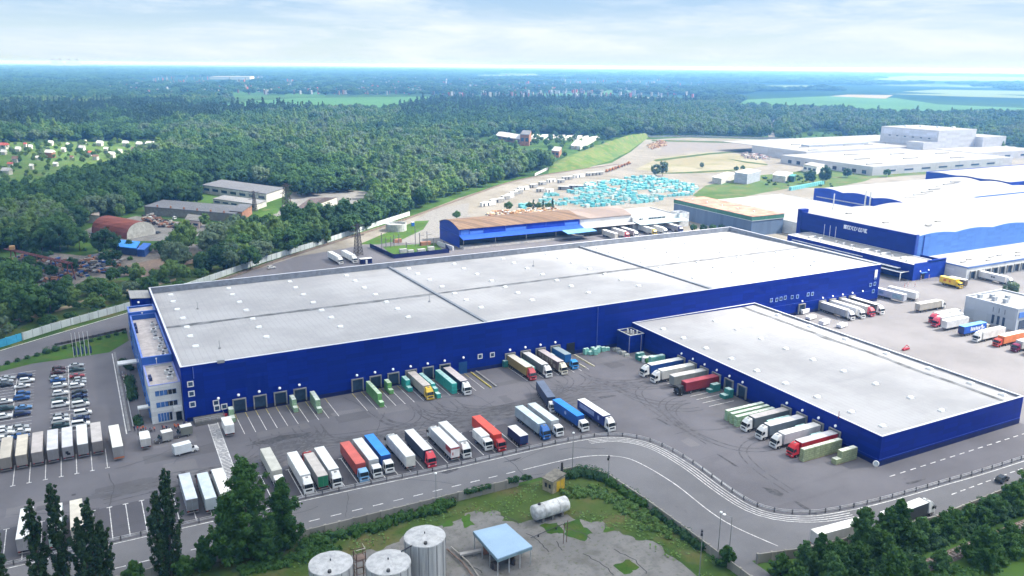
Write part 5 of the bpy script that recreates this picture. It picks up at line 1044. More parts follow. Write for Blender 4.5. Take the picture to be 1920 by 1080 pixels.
# ---------------------------------------------------------------- cars
def car_prof(kind):
    if kind == 'sedan': return [(0, .35), (0, .62), (-.35, .76), (-1.25, .90), (-1.95, 1.38), (-3.05, 1.42), (-3.75, 1.0), (-4.4, .92), (-4.5, .4)]
    if kind == 'suv': return [(0, .4), (0, .8), (-.3, .95), (-1.15, 1.06), (-1.8, 1.62), (-3.9, 1.66), (-4.4, 1.05), (-4.5, .45)]
    if kind == 'minivan': return [(0, .35), (0, .8), (-.3, .95), (-.9, 1.10), (-1.7, 1.85), (-4.6, 1.9), (-4.85, 1.1), (-4.9, .4)]
    return [(0, .35), (0, .65), (-.3, .80), (-1.1, .92), (-1.8, 1.45), (-3.3, 1.46), (-3.95, 1.0), (-4.05, .4)]
def car_mesh(kind, c):
    def f():
        mb = MB().xprism(car_prof(kind), -.88, .88, lambda x, z: .17 if z > 1.3 else (.03 if z > .9 or z < .45 else 0))
        me = mb.mesh('body', paint(c, .25)); bm = bmesh.new(); bm.from_mesh(me)
        bmesh.ops.bevel(bm, geom=[e for e in bm.edges if len(e.link_faces) == 2 and e.calc_face_angle(0) > .45], offset=.05, segments=2, affect='EDGES', clamp_overlap=True); bm.to_mesh(me); bm.free(); return me
    return cached(('car', kind, c), f)
def car_glass(kind):
    P = {'sedan': ((-1.32, .94), (-1.92, 1.36), (-3.08, 1.40), (-3.72, 1.03)), 'suv': ((-1.22, 1.1), (-1.78, 1.58), (-3.92, 1.62), (-4.36, 1.12)), 'minivan': ((-.97, 1.16), (-1.66, 1.8), (-4.6, 1.85), (-4.8, 1.2)), 'hatch': ((-1.16, .96), (-1.76, 1.41), (-3.32, 1.43), (-3.9, 1.03))}[kind]
    a, b_, c_, d = P
    return a, b_, c_, d
def car(label, u, v, hd, c, kind='sedan', group='cars in the car park'):
    o = thing('parked_car', label, 'car', (u, v, .08), R(hd), group)
    L_ = -car_prof(kind)[-1][0]; off = L_/2
    bd = child('body', car_mesh(kind, c), o, (off, 0, 0)); a, b_, c_, d = car_glass(kind)
    child('windscreen', cached(('cw', kind), lambda: MB().add([(a[0]+.03, -.74, a[1]+.02), (a[0]+.03, .74, a[1]+.02), (b_[0]+.03, .66, b_[1]+.02), (b_[0]+.03, -.66, b_[1]+.02)], [(0, 1, 2, 3)]).mesh('windscreen', SCREEN)), bd)
    child('rear_window', cached(('cr', kind), lambda: MB().add([(d[0]-.03, .72, d[1]+.02), (d[0]-.03, -.72, d[1]+.02), (c_[0]-.03, -.64, c_[1]+.02), (c_[0]-.03, .64, c_[1]+.02)], [(0, 1, 2, 3)]).mesh('rear_window', SCREEN)), bd)
    for s in (-1, 1):
        child('side_window', cached(('cs', kind, s), lambda: MB().add([(a[0]-.2, s*.885, a[1]+.03), (d[0]+.3, s*.885, d[1]+.03), (c_[0]+.08, s*.745, c_[1]-.06), (b_[0]-.08, s*.745, b_[1]-.06)], [(0, 1, 2, 3)][::s] if s > 0 else [(3, 2, 1, 0)]).mesh('side_window', SCREEN)), bd)
        child('headlight', cached(('chl', s), lambda: MB().box(-.12, .02, s*.62-.16, s*.62+.16, .58, .7).mesh('headlight', LENS)), bd)
        for x in (-.8, -L_+.85): child('wheel', wheel_me(.32, .22), o, (off+x, s*.80, .32))
    return o
CW, CS, CK, CN, CB, CR, CBR, CG, CBL = (.68, .69, .70), (.36, .38, .40), (.025, .03, .035), (.02, .03, .09), (.03, .09, .26), (.30, .03, .03), (.09, .04, .045), (.03, .06, .06), (.10, .22, .42)
# columns of the car park, far end first: (u, v, colour, body)
ORD = ['first', 'second', 'third', 'fourth', 'fifth', 'sixth', 'seventh', 'eighth', 'ninth', 'tenth', 'eleventh', 'twelfth']
CNAME = {CW: 'white', CS: 'silver grey', CK: 'black', CN: 'navy', CB: 'dark blue', CR: 'red', CBR: 'maroon', CG: 'dark green', CBL: 'blue'}
for where, rows in (('the car column nearest the office', [(-6.7, 301.7, CS, 'sedan'), (-6.6, 297.1, CG, 'sedan'), (-6.6, 290.8, CR, 'sedan'), (-6.0, 287.0, CS, 'hatch'), (-6.3, 284.2, CS, 'sedan'), (-6.9, 280.9, CW, 'suv'), (-6.2, 275.2, CK, 'sedan'), (-6.2, 271.7, CN, 'sedan'), (-6.2, 267.4, CG, 'sedan'), (-6.1, 263.8, CW, 'minivan'), (-5.7, 256.5, CW, 'minivan'), (-6.1, 253.0, CN, 'sedan'), (-6.4, 248.2, CW, 'minivan')]),
        ('the second car column from the office', [(-11.9, 301.1, CBR, 'hatch'), (-12.1, 297.4, CBR, 'sedan'), (-12.7, 291.9, CS, 'hatch'), (-12.1, 289.3, CB, 'sedan'), (-11.7, 283.6, CW, 'suv'), (-11.5, 276.5, CW, 'suv'), (-11.7, 271.0, CG, 'sedan'), (-11.4, 266.4, CW, 'minivan'), (-11.4, 257.0, CS, 'hatch'), (-11.5, 253.6, CW, 'suv'), (-11.4, 249.5, CG, 'suv')]),
        ('the third car column from the office', [(-21.7, 298.1, CN, 'suv'), (-21.0, 293.1, CW, 'suv'), (-22.1, 288.5, CW, 'sedan'), (-21.6, 281.6, CB, 'hatch'), (-21.9, 277.5, CB, 'suv'), (-21.1, 269.1, CBL, 'sedan'), (-21.3, 264.0, CN, 'suv'), (-21.3, 253.6, CS, 'hatch'), (-21.0, 250.6, CW, 'sedan'), (-21.2, 247.1, CB, 'sedan')]),
        ('the leftmost car column', [(-26.6, 298.5, CS, 'sedan'), (-26.8, 295.3, CS, 'hatch'), (-26.9, 292.0, CK, 'sedan'), (-26.3, 276.8, CW, 'sedan'), (-25.8, 270.4, CG, 'suv'), (-26.0, 264.0, CW, 'suv'), (-25.3, 254.3, CW, 'hatch'), (-25.4, 251.1, CW, 'suv'), (-25.2, 247.5, CW, 'sedan')])):
    for k, (u, v, c_, kd) in enumerate(rows):
        car('%s %s, %s from the far end of %s' % (CNAME[c_], {'sedan': 'saloon', 'suv': 'off-roader', 'minivan': 'minivan', 'hatch': 'hatchback'}[kd], ORD[k] if k < 12 else 'last', where), u, v, random.uniform(-4, 4), c_, kd)
car('black car standing alone by the office hedge', 7.2, 283.5, 92, CBR, 'hatch')
car('black car with white stripes on the lower road at the right', *G(1878, 903), 8, CK, 'suv', 'cars elsewhere')
car('small white car by the railway behind the long warehouse', *G(509, 504), 12, CW, 'hatch', 'cars elsewhere')
for x, y, c_, kd, lb in ((282, 411, CW, 'minivan', 'white van in the old yard, left of the scrap'), (327, 411, CW, 'minivan', 'white truck body standing in the old yard'), (283, 437, CW, 'sedan', 'white car by the rust red hangar'), (296, 438, CK, 'sedan', 'black car by the rust red hangar'), (274, 408, CK, 'suv', 'dark wreck among pale scrap in the old yard')):
    car(lb, *G(x, y), random.uniform(0, 180), c_, kd, 'cars elsewhere')
# ---------------------------------------------------------------- pallet stacks, fences, posts and tanks
def wrap_mat(name, c, var=.16):
    m, nt, N, L, b = nodes(name)
    g = N.new('ShaderNodeNewGeometry'); s = N.new('ShaderNodeSeparateXYZ'); L.new(g.outputs['Position'], s.inputs[0])
    cb = N.new('ShaderNodeCombineXYZ'); L.new(math_(nt, 'ADD', s.outputs[0], s.outputs[1]), cb.inputs[0]); L.new(s.outputs[2], cb.inputs[1])
    br = N.new('ShaderNodeTexBrick'); L.new(cb.outputs[0], br.inputs['Vector']); br.inputs['Scale'].default_value = 1; br.inputs['Brick Width'].default_value = 1.25; br.inputs['Row Height'].default_value = .62; br.inputs['Mortar Size'].default_value = .035
    br.inputs['Color1'].default_value = (*sc(c, 1-var), 1); br.inputs['Color2'].default_value = (*sc(c, 1+var), 1); br.inputs['Mortar'].default_value = (*sc(c, .45), 1)
    col = mix(nt, br.outputs[0], sc(c, 1.25), math_(nt, 'MULTIPLY', ramp(nt, nz(nt, pos(nt), 1.3, 4), .55, .8), .6))
    L.new(col, b.inputs['Base Color']); b.inputs['Roughness'].default_value = .42; bump(nt, b, nz(nt, pos(nt), 2.5, 3), .4, .1); return m
WG = wrap_mat('green_wrap', (.14, .36, .11)); WP = wrap_mat('pale_green_wrap', (.26, .40, .25)); WO = wrap_mat('olive_wrap', (.28, .33, .19)); WT = wrap_mat('turquoise_wrap', (.035, .36, .32)); WM = wrap_mat('mint_wrap', (.22, .52, .45)); WTD = wrap_mat('dark_teal_wrap', (.03, .20, .18))
WC = {'green': WG, 'pale green': WP, 'olive': WO, 'turquoise': WT, 'mint': WM, 'dark teal': WTD}
def stack_me(wrap, lx, ly, h, topc=(.62, .66, .60)):
    def f():
        mb = MB().box(-lx/2, lx/2, -ly/2, ly/2, .14, h)
        mb.k = 1; mb.box(-lx/2+.05, lx/2-.05, -ly/2+.05, ly/2-.05, h, h+.03); mb.k = 2; mb.box(-lx/2, lx/2, -ly/2, ly/2, .0, .135)
        return mb.mesh('wrapped_pallet_stack', [WC[wrap], M('film_top_'+wrap.replace(' ', '_'), tuple(.45*a+.36*b_ for a, b_ in zip({'green': (.3, .6, .25), 'pale green': (.45, .6, .45), 'olive': (.55, .6, .42), 'turquoise': (.08, .55, .5), 'mint': (.3, .65, .55), 'dark teal': (.1, .4, .36)}[wrap], (1, 1, 1))), .4), M('pallet_wood', (.25, .18, .10), .9)])
    return cached(('st', wrap, lx, ly, round(h, 1)), f)
def stack_row(u0, v0, u1, v1, n, wid, h, wrap, where, low_end=0, grp=None):
    """a row of wrapped pallet stacks from one end to the other; each stack can be lifted away"""
    a, b_ = Vector((u0, v0)), Vector((u1, v1)); L_ = (b_-a).length/n; ang = math.atan2(b_.y-a.y, b_.x-a.x)
    for k in range(n):
        p_ = a+(b_-a)*((k+.5)/n); hh = h+random.choice((0, 0, 0, .05))
        if low_end and k >= n-low_end: hh = h*(.75 if k == n-low_end and low_end > 1 else .45)
        o = put('wrapped_pallet_stack', stack_me(wrap, L_*.97, wid, hh), None, (p_.x, p_.y, .11), ang+random.uniform(-.012, .012))
        tag(o, '%s pallet stack%s %s' % (wrap, ('' if n == 1 else ', '+ORD[k]+' from the wall,'), where), 'pallet stack', grp or 'wrapped pallet stacks along the docks')
stack_row(32.6, 236.6, 32.4, 231.4, 2, 1.4, 3.0, 'pale green', 'behind the white box trailer by the platform', 1)
stack_row(50.4, 236.6, 50.2, 230.4, 3, 1.3, 3.3, 'pale green', 'between the third and fourth docks', 1)
stack_row(56.6, 236.4, 56.3, 226.6, 5, 1.4, 3.5, 'pale green', 'right of the fourth dock', 1)
stack_row(74.3, 236.6, 74.2, 222.8, 7, 1.3, 3.6, 'green', 'in the bright green row', 1)
stack_row(80.3, 236.6, 80.2, 231.2, 3, 1.4, 3.2, 'green', 'in the short green row', 1)
stack_row(86.2, 236.6, 86.1, 230.2, 3, 1.5, 3.3, 'turquoise', 'left of the yellow lorry', 1)
stack_row(92.0, 236.4, 92.1, 221.4, 7, 1.3, 3.4, 'turquoise', 'right of the yellow lorry', 2)
stack_row(97.9, 236.4, 97.9, 222.6, 7, 1.7, 3.5, 'turquoise', 'left of the navy lorry')
for k, (x, y, w_) in enumerate(((944, 686, 'dark teal'), (949, 690, 'dark teal'))): stack_row(*G(x, y), G(x, y)[0], G(x, y)[1]+1.5, 1, 1.6, 2.8-k*.5, w_, 'left of the gold lorry, '+('taller' if k == 0 else 'shorter')+' of the pair')
stack_row(128.6, 236.4, 128.5, 226.5, 5, 1.2, 2.5, 'mint', 'between the gold and the grey lorry')
stack_row(134.3, 236.4, 134.2, 231.5, 3, 1.3, 2.4, 'olive', 'between the grey and the printed lorry')
stack_row(140.4, 236.4, 140.3, 233.5, 1, 1.4, 2.6, 'mint', 'between the printed and the blue lorry')
rnd = random.Random(3)
for k, (x, y) in enumerate(((1090, 651), (1098, 649), (1103, 655), (1108, 650), (1113, 656), (1119, 650), (1124, 647), (1120, 660), (1093, 658), (1097, 662), (1107, 663), (1116, 663), (1130, 654), (1112, 646))):
    u, v = G(x, y+3); v = min(v, 235.6)
    tag(put('wrapped_pallet_stack', stack_me('mint', 1.4, 1.2, rnd.choice((1.3, 1.7, 2.3))), None, (u, v, .08), rnd.uniform(-.3, .3)), 'mint pallet in the loose heap by the dark doorway, %s from the left' % (ORD+['thirteenth', 'last'])[k], 'pallet stack', 'loose mint pallets')
for k, (x, y, w_, h) in enumerate(((1196, 671, 'dark teal', 2.3), (1203, 667, 'mint', 1.8), (1200, 674, 'dark teal', 1.5), (1208, 675, 'dark teal', 2.0), (1213, 677, 'green', 1.8), (1220, 675, 'green', 1.8), (1227, 673, 'green', 1.7))):
    u, v = G(x, y+3); tag(put('wrapped_pallet_stack', stack_me(w_, 1.5, 1.3, h), None, (u, v, .08), rnd.uniform(-.2, .2)), '%s wrapped pallet in the cluster beside the corner annex, %s from the left' % (w_, ORD[k]), 'pallet stack', 'pallets by the corner annex')
stack_row(174.8, 212.0, 165.0, 212.0, 5, 1.3, 2.6, 'turquoise', 'beside the first lorry at the second warehouse')
stack_row(174.8, 216.4, 168.8, 216.4, 3, 1.6, 3.0, 'mint', 'by the white frames near the corner annex')
for k, (v, h) in enumerate(((205.6, 2.2), (199.6, 2.5), (193.8, 2.2))): stack_row(174.6, v, 172.6, v, 1, 1.4, h, 'mint', 'tucked beside dock %s of the second warehouse' % ORD[k+1])
stack_row(174.6, 187.9, 170.2, 187.9, 3, 1.8, 2.5, 'dark teal', 'right of the dark red lorry', 1)
stack_row(174.4, 182.0, 170.8, 182.0, 2, 2.3, 2.9, 'dark teal', 'by the two empty docks', 1)
stack_row(174.6, 168.6, 160.4, 168.6, 7, 1.3, 3.2, 'pale green', 'in the farthest of three parallel rows')
stack_row(174.6, 166.4, 160.2, 166.4, 7, 1.3, 3.2, 'pale green', 'in the middle of three parallel rows')
stack_row(174.6, 164.2, 160.0, 164.2, 7, 1.3, 3.2, 'pale green', 'in the nearest of three parallel rows')
stack_row(174.6, 157.8, 166.0, 157.8, 4, 1.3, 3.1, 'turquoise', 'between the two grey lorries')
stack_row(174.6, 151.9, 169.2, 151.9, 3, 1.4, 2.8, 'turquoise', 'between the grey and white lorries', 1)
stack_row(174.6, 145.9, 168.6, 145.9, 3, 1.5, 2.8, 'turquoise', 'beside the red lorry', 1)
stack_row(174.6, 139.8, 160.4, 139.8, 7, 1.3, 3.5, 'olive', 'in the long olive row beside the red lorry')
stack_row(174.6, 134.8, 166.8, 134.8, 4, 1.5, 3.4, 'olive', 'in the short olive row nearest the corner', 1)
# the big storage field of turquoise bales beyond the depots
FIELDP = GP([(1012, 384), (1100, 389), (1215, 382), (1318, 362), (1310, 352), (1262, 337), (1226, 330), (1170, 335), (1100, 345), (1075, 356), (1020, 364)])
cand = []
for i in range(70):
    for j in range(60):
        if j % 4 == 3 or i % 9 == 8: continue
        u, v = 250+i*4.4+(j % 2)*.6, 500+j*5.2
        if inpoly((u, v), FIELDP) and noise.noise(Vector((u*.045, v*.05, 2))) > -.28: cand.append((u+rnd.uniform(-.6, .6), v+rnd.uniform(-.8, .8)))
cand.sort(key=lambda p: math.hypot(*p))
BALEM = [wrap_mat('cyan_wrap_%d' % k, c_) for k, c_ in enumerate(((.14, .44, .48), (.28, .52, .54), (.08, .36, .43), (.46, .56, .56)))]
def bale_me(k, lx, h): return cached(('bale', k, lx, h), lambda: MB().xprism([(-lx/2, 0), (lx/2, 0), (lx/2, h*.88), (lx/2-.25, h), (-lx/2+.25, h), (-lx/2, h*.88)], -1.15, 1.15).mesh('turquoise_bale', BALEM[k]))
for k, (u, v) in enumerate(cand[:165]):
    tag(put('turquoise_bale', bale_me(rnd.choice((0, 0, 1, 2, 3)), rnd.choice((2.4, 3.2, 3.6)), rnd.choice((1.2, 1.8, 1.8, 2.4))), None, (u, v, .03), rnd.uniform(-.15, .15)), 'turquoise wrapped bale in the near part of the storage field', 'bale', 'turquoise bales in the storage field')
mb = MB()
for u, v in cand[165:]:
    mb.k = rnd.choice((0, 0, 1, 2, 3)); l_ = rnd.choice((2.4, 3.2, 3.6)); mb.obox(u, v, l_, 2.3, .03, rnd.choice((1.2, 1.8, 1.8, 2.4)), rnd.uniform(-.15, .15))
struct(mb.build('storage_bales', BALEM), 'stuff')
for k in range(16):
    x = 1483+k*3.9; y = 357-k*.75; tag(put('turquoise_bale', bale_me(0, 3.2, 3.0), None, (*G(x, y), .03), .3), 'turquoise bale in the line leaning against the vaulted blue hall', 'bale', 'turquoise bales by the blue hall')
for k, (x, y) in enumerate(((977, 389), (984, 390), (990, 388), (980, 394))): tag(put('turquoise_bale', bale_me(0, 3.6, 3.0), None, (*G(x, y), .03), .2), 'turquoise bale in the small pile behind the bushes by the blue hangar', 'bale', 'turquoise bales by the bushes')
# container units and trailers on the pale ground
CG_, CG2 = M('unit_grey_side', (.25, .255, .26), .7), M('unit_pale_roof', (.55, .55, .55), .7)
for k, (x, y, l_, a, lb) in enumerate(((915, 386, 14, .30, 'white flat trailer nearest the blue hangar'), (932, 380, 14, .30, 'grey flat trailer second from the hangar'), (948, 374, 8, .3, 'short grey unit in the slanting line'), (955, 371, 8, .3, 'short grey unit third in the slanting line'), (963, 367, 8, .3, 'short grey unit fourth in the slanting line'), (972, 363, 8, .3, 'short grey unit fifth in the slanting line'), (981, 357, 12, .3, 'long dark-edged unit in the slanting line'), (1000, 352, 8, .3, 'pale boxy unit upper end of the slanting line'), (1017, 347, 8, .3, 'slatted unit beside the railway'), (1033, 342, 10, .25, 'grey container left of the long white ones'), (1052, 343, 7, .25, 'white container with dark doorway'), (1064, 337, 12, .2, 'long white container with dark end, left of three'), (1085, 333, 13, .2, 'long white container with dark end, middle of three'), (1115, 329, 20, .15, 'long white cabin with four dark doors'), (1013, 360, 7, .3, 'grey box left of the rusty one'), (1030, 361, 7, .25, 'rusty box beside the turquoise field'), (1056, 356, 9, -.5, 'white flatbed with rust edge above the turquoise field'), (1080, 354, 12, -.5, 'long grey frame above the turquoise field'), (1105, 351, 9, .2, 'grey slatted unit at the upper edge of the turquoise field'))):
    u, v = G(x, y); o = thing('site_container', lb, 'container', (u, v, .03), a, 'grey units on the pale ground')
    MB().box(-l_/2, l_/2, -1.3, 1.3, .25, 2.9).build('body', CG_ if k % 3 else WHITEC, o); MB().box(-l_/2-.1, l_/2+.1, -1.4, 1.4, 2.9, 3.05).build('roof', CG2, o)
    for q in range(max(1, int(l_/5))): MB().box(-l_/2+1.2+q*4.4, -l_/2+2.6+q*4.4, -1.36, -1.301, .3, 2.4).build('door', DARK, o)
for k in range(9):
    x = 1138+k*5.2; y = 323-k*1.9; u, v = G(x, y); o = thing('orange_loader', 'orange machine in the line below the grassy bank, %s from the left' % ORD[k], 'machine', (u, v, .03), rnd.uniform(0, 3), 'machines at the foot of the bank')
    MB().box(-2, 2, -1, 1, .7, 1.7).box(-1.8, 0, -.9, .9, 1.7, 2.9).build('body', M('machine_orange', (.36, .15, .05), .6, var=.3), o)
    for s in (-1, 1):
        for q in (-1.2, 1.2): child('wheel', wheel_me(.7, .5), o, (q, s*1.1, .7))
mb_rust = M('scrap_rust', (.22, .11, .07), .9, var=.45)
def heap(name, label, pts, n, h, mats, cat, grp=None):
    P_ = GP(pts); us = [p[0] for p in P_]; vs_2 = [p[1] for p in P_]; c0 = (sum(us)/len(us), sum(vs_2)/len(vs_2)); r2 = random.Random(len(label)); mb = MB()
    while n > 0:
        u, v = r2.uniform(min(us), max(us)), r2.uniform(min(vs_2), max(vs_2))
        if not inpoly((u, v), P_): continue
        n -= 1; mb.k = r2.randrange(len(mats)); s_ = r2.uniform(.5, 2.0); z = r2.uniform(0, h); mb.obox(u-c0[0], v-c0[1], s_*2, s_*r2.uniform(.3, 1), max(0, z-.6), z+.25, r2.uniform(0, 3))
    return tag(put(name, mb.mesh(name, mats), None, (*c0, .05)), label, cat, grp)
struct(heap('sorted_timber', 'scattered orange-brown timber on the pale ground beyond the bank', [(1212, 274), (1238, 264), (1248, 266), (1250, 274), (1222, 281)], 260, 2.2, [M('timber_orange', (.42, .24, .12), .9), M('timber_pale', (.55, .42, .28), .9), mb_rust], 'timber'), 'stuff')
struct(heap('construction_material', 'pinkish heap of building material in front of the white factory', [(1388, 290), (1410, 287), (1448, 298), (1420, 300), (1396, 297)], 260, 2.4, [M('pink_block', (.45, .30, .28), .9), M('white_block', (.6, .58, .56), .9), GUTTER], 'building material'), 'stuff')
struct(heap('scrap_metal', 'tangled scrap in the yard by the gantry crane', [(0, 500), (60, 480), (140, 495), (200, 478), (236, 492), (205, 512), (120, 528), (0, 540)], 700, 2.6, [mb_rust, M('scrap_grey', (.13, .13, .14), .8, var=.4), M('scrap_pale', (.16, .155, .15), .8), mb_rust, CHAS, M('scrap_blue', (.02, .06, .2), .6)], 'scrap'), 'stuff')
struct(heap('yard_scrap', 'scrap piles in the old industrial yard', [(262, 412), (290, 404), (300, 415), (350, 424), (345, 430), (300, 426)], 200, 2.2, [mb_rust, M('scrap_pale', (.30, .29, .28), .8), CHAS], 'scrap'), 'stuff')
struct(heap('stacked_timber', 'pale timber and crates stacked behind the rusty hangar roof', [(912, 404), (960, 398), (1046, 394), (1050, 400), (960, 408), (915, 412)], 260, 2.6, [M('timber_pale', (.55, .42, .28), .9), M('timber_orange', (.42, .24, .12), .9), mb_rust, CG2], 'timber'), 'stuff')
mb = MB()
# long walls and fences
def fence(name, label, pts, t, h, mat, step=4, post=None, cat='wall', z0=0):
    o = thing(name, label, cat, (*pts[0], 0)); 
    part(MB().wall(pts, t, z0, h), 'panel_run', mat, o)
    mb = MB()
    for q in resample(pts, step): mb.box(q.x-t*.9, q.x+t*.9, q.y-t*.9, q.y+t*.9, 0, h+.12)
    p_ = part(mb, 'post_row', post or mat, o); p_['kind'] = 'stuff'; return o
fence('white_fence', 'long white panel fence along the railway between the wood and the yard', [(-23.6, 342)]+FENCE[3:], .22, 2.9, panel_mat('fence_white', (.50, .55, .56), (.36, .40, .42), 4, 5, .7, .12), 4, M('fence_post', (.40, .44, .46), .8))
fence('blue_fence', 'bright blue metal fence continuing the white one at the left edge', [(-150, 240), (-90, 290), (-31, 336), (-24, 341.7)], .22, 2.9, M('fence_sky_blue', (.06, .36, .60), .5), 4)
CWALL = panel_mat('stained_concrete_wall', (.25, .24, .22), (.15, .145, .13), 3.2, 4, .9, .18)
fence('concrete_wall', 'weathered concrete wall between the road and the tank yard, ivy in places', [(-120, 162.0), (20, 162.0), (88, 162.0)], .3, 2.3, CWALL, 3.2)
fence('plot_wall', 'weathered concrete wall along the right side of the tank yard', [(98, 161.6), (105, 161.0), (109.2, 154.5), (110.2, 140), (110.4, 128), (110.5, 40)], .3, 2.0, CWALL, 3.2)
fence('roadside_wall', 'dark concrete wall between the lower road and the railway trees', [(117, 110.4), (128, 107.6), (164, 103.4), (184, 104), (210, 104.8), (330, 107)], .3, 2.2, CWALL, 3.2)
fence('lawn_retaining_wall', 'low dark retaining wall between the lawn and the left road', [(-13, 329.4), (11, 338.2)], .3, .9, M('dark_retaining', (.05, .05, .055), .9), 2.2)
fence('white_gate_wall', 'low white wall at the left foot of the grassy bank', GP([(1003, 330), (1027, 318)]), .3, 2.4, WHITEC, 4)
fence('site_fence', 'thin grey perimeter fence below the far wood', GP([(1215, 258), (1300, 257), (1440, 261), (1560, 266), (1660, 270)]), .3, 2.6, M('fence_grey', (.30, .31, .32), .8), 8)
fence('substation_fence', 'dark blue sheet fence round the grassy substation', [(143, 441), (145.5, 409), (177.5, 409.5), (183, 430)], .2, 2.4, DBLUE, 4)
# guard rail along the yard
gr = thing('guard_rail', 'long steel guard rail curving between the parked lorries and the road', 'guard rail', (*RAILP[0], 0))
pts = [tuple(p) for p in resample(RAILP, 2.0)]
part(MB().wall(pts, .10, .52, .86), 'beam', M('rail_zinc', (.42, .42, .44), .5, .2), gr)
part(MB().wall([(a+.22, b_+.22) for a, b_ in pts], .10, .95, 1.06), 'top_rail', M('rail_zinc', (.42, .42, .44), .5, .2), gr)
RP = [p for p in resample(RAILP, 4.0) if p.x > -40]
for q in RP[:92]: part(MB().box(q.x-.12, q.x+.12, q.y-.12, q.y+.12, 0, 1.3), 'post', M('rail_post_dark', (.10, .10, .11), .7), gr)
# kerb and hedge beside the office
o = thing('kerb_wall', 'pale low kerb wall between the car park and the office path', 'kerb', (5, 240, 0)); part(MB().box(5.2, 5.9, 238, 312, 0, .35), 'kerb_stone', PAVE, o); part(MB().box(6.6, 6.8, 240, 288, 0, .9), 'handrail', STEEL, o)
# lamp posts
def lamp(label, u, v, h, kind='single', ang=0):
    o = thing('lamp_post', label, 'lamp post', (u, v, 0), ang, 'lamp posts along the roads')
    MB().tube((0, 0, 0), (0, 0, h), .11, 8, .06).build('pole', M('pole_grey', (.20, .21, .22), .6), o)
    if kind == 'single':
        MB().tube((0, 0, h-.1), (1.5, 0, h+.35), .045, 6).build('arm', STEEL, o); MB().lathe([(0, h+.42), (.3, h+.42), (.36, h+.3), (0, h+.24)], 12, 1.6, 0).build('lamp_head', LAMPW, o)
    elif kind == 'flood':
        for s in (-1, 1): MB().box(-.1, .35, s*.45-.3, s*.45+.3, h-.1, h+.5).build('floodlight', CHAS, o)
    else: MB().lathe([(0, h+.3), (.28, h+.2), (.3, h), (0, h-.1)], 12).build('lamp_head', LAMPW, o)
for x, y, yt, kind, lb in ((818, 950, 888, 'globe', 'lamp post left of the tank yard wall, below the red-cabbed lorry'), (1073, 889, 812, 'globe', 'lamp post right of the yellow shed, below the white-roofed lorry'), (1140, 909, 860, 'flood', 'pole with two black floodlights at the bend of the wall'), (1345, 1047, 960, 'globe', 'left lamp post of the close pair near the lower road'), (1366, 1048, 968, 'single', 'right lamp post of the close pair near the lower road'), (1311, 1080, 1000, 'flood', 'pole with two black floodlights near the bottom edge'), (893, 358, 318, 'globe', 'slim mast at the wood edge, left of two'), (912, 352, 314, 'globe', 'slim mast at the wood edge, right of two'), (835, 436, 414, 'globe', 'slim post left of the blue hangar'), (1448, 262, 205, 'globe', 'thin tall mast in the forest ride'), (1797, 319, 272, 'globe', 'thin dark mast before the factory lawn')):
    u, v = G(x, y); t_ = math.hypot(u, v); d = fw+rt*((x-960)/F)-up*((yt-540)/F); h = CAMH+d.z*t_/math.hypot(d.x, d.y)
    lamp(lb, u, v, max(5, h), kind, 2.4)
o = thing('traffic_mirror', 'round white-rimmed traffic mirror at the near corner of the second warehouse', 'mirror', (174.6, 128.2, 0))
MB().tube((0, 0, 0), (0, 0, 2.2), .06, 8).build('post', STEEL, o); q = MB().lathe([(0, .1), (.62, .1), (.66, 0), (0, -.04)], 20).build('dish', M('mirror_glass', (.35, .37, .4), .08, 1, 0), o); q.location = (-.1, -.15, 1.6); q.rotation_euler = (R(70), 0, R(-40))
q2 = MB().lathe([(.60, .12), (.8, .12), (.8, -.02), (.60, -.02)], 20).build('rim', WFRAME, o, True); q2.location = q.location; q2.rotation_euler = q.rotation_euler
# storage tanks
def tank_roof_mat():
    m, nt, N, L, b = nodes('dusty_tank_roof'); p = coord(nt)
    col = mix(nt, (.30, .31, .33), (.44, .45, .47), ramp(nt, nz(nt, p, .7, 6, .65), .35, .65))
    col = mix(nt, col, (.24, .22, .21), math_(nt, 'MULTIPLY', ramp(nt, nz(nt, p, .35, 5, .7, .5), .58, .72), .75)); L.new(col, b.inputs['Base Color']); b.inputs['Roughness'].default_value = .65; return m
TROOF = tank_roof_mat()
m, nt, N, L, b = nodes('tank_shell'); g = coord(nt, 'Object', (1, 1, .06)); col = mix(nt, (.30, .31, .32), (.44, .45, .46), ramp(nt, nz(nt, g, 1.4, 5, .6), .35, .65)); col = mix(nt, col, (.17, .14, .12), math_(nt, 'MULTIPLY', ramp(nt, nz(nt, g, 2.2, 4, .7), .6, .75), .6)); L.new(col, b.inputs['Base Color']); b.inputs['Roughness'].default_value = .6; TSH = m
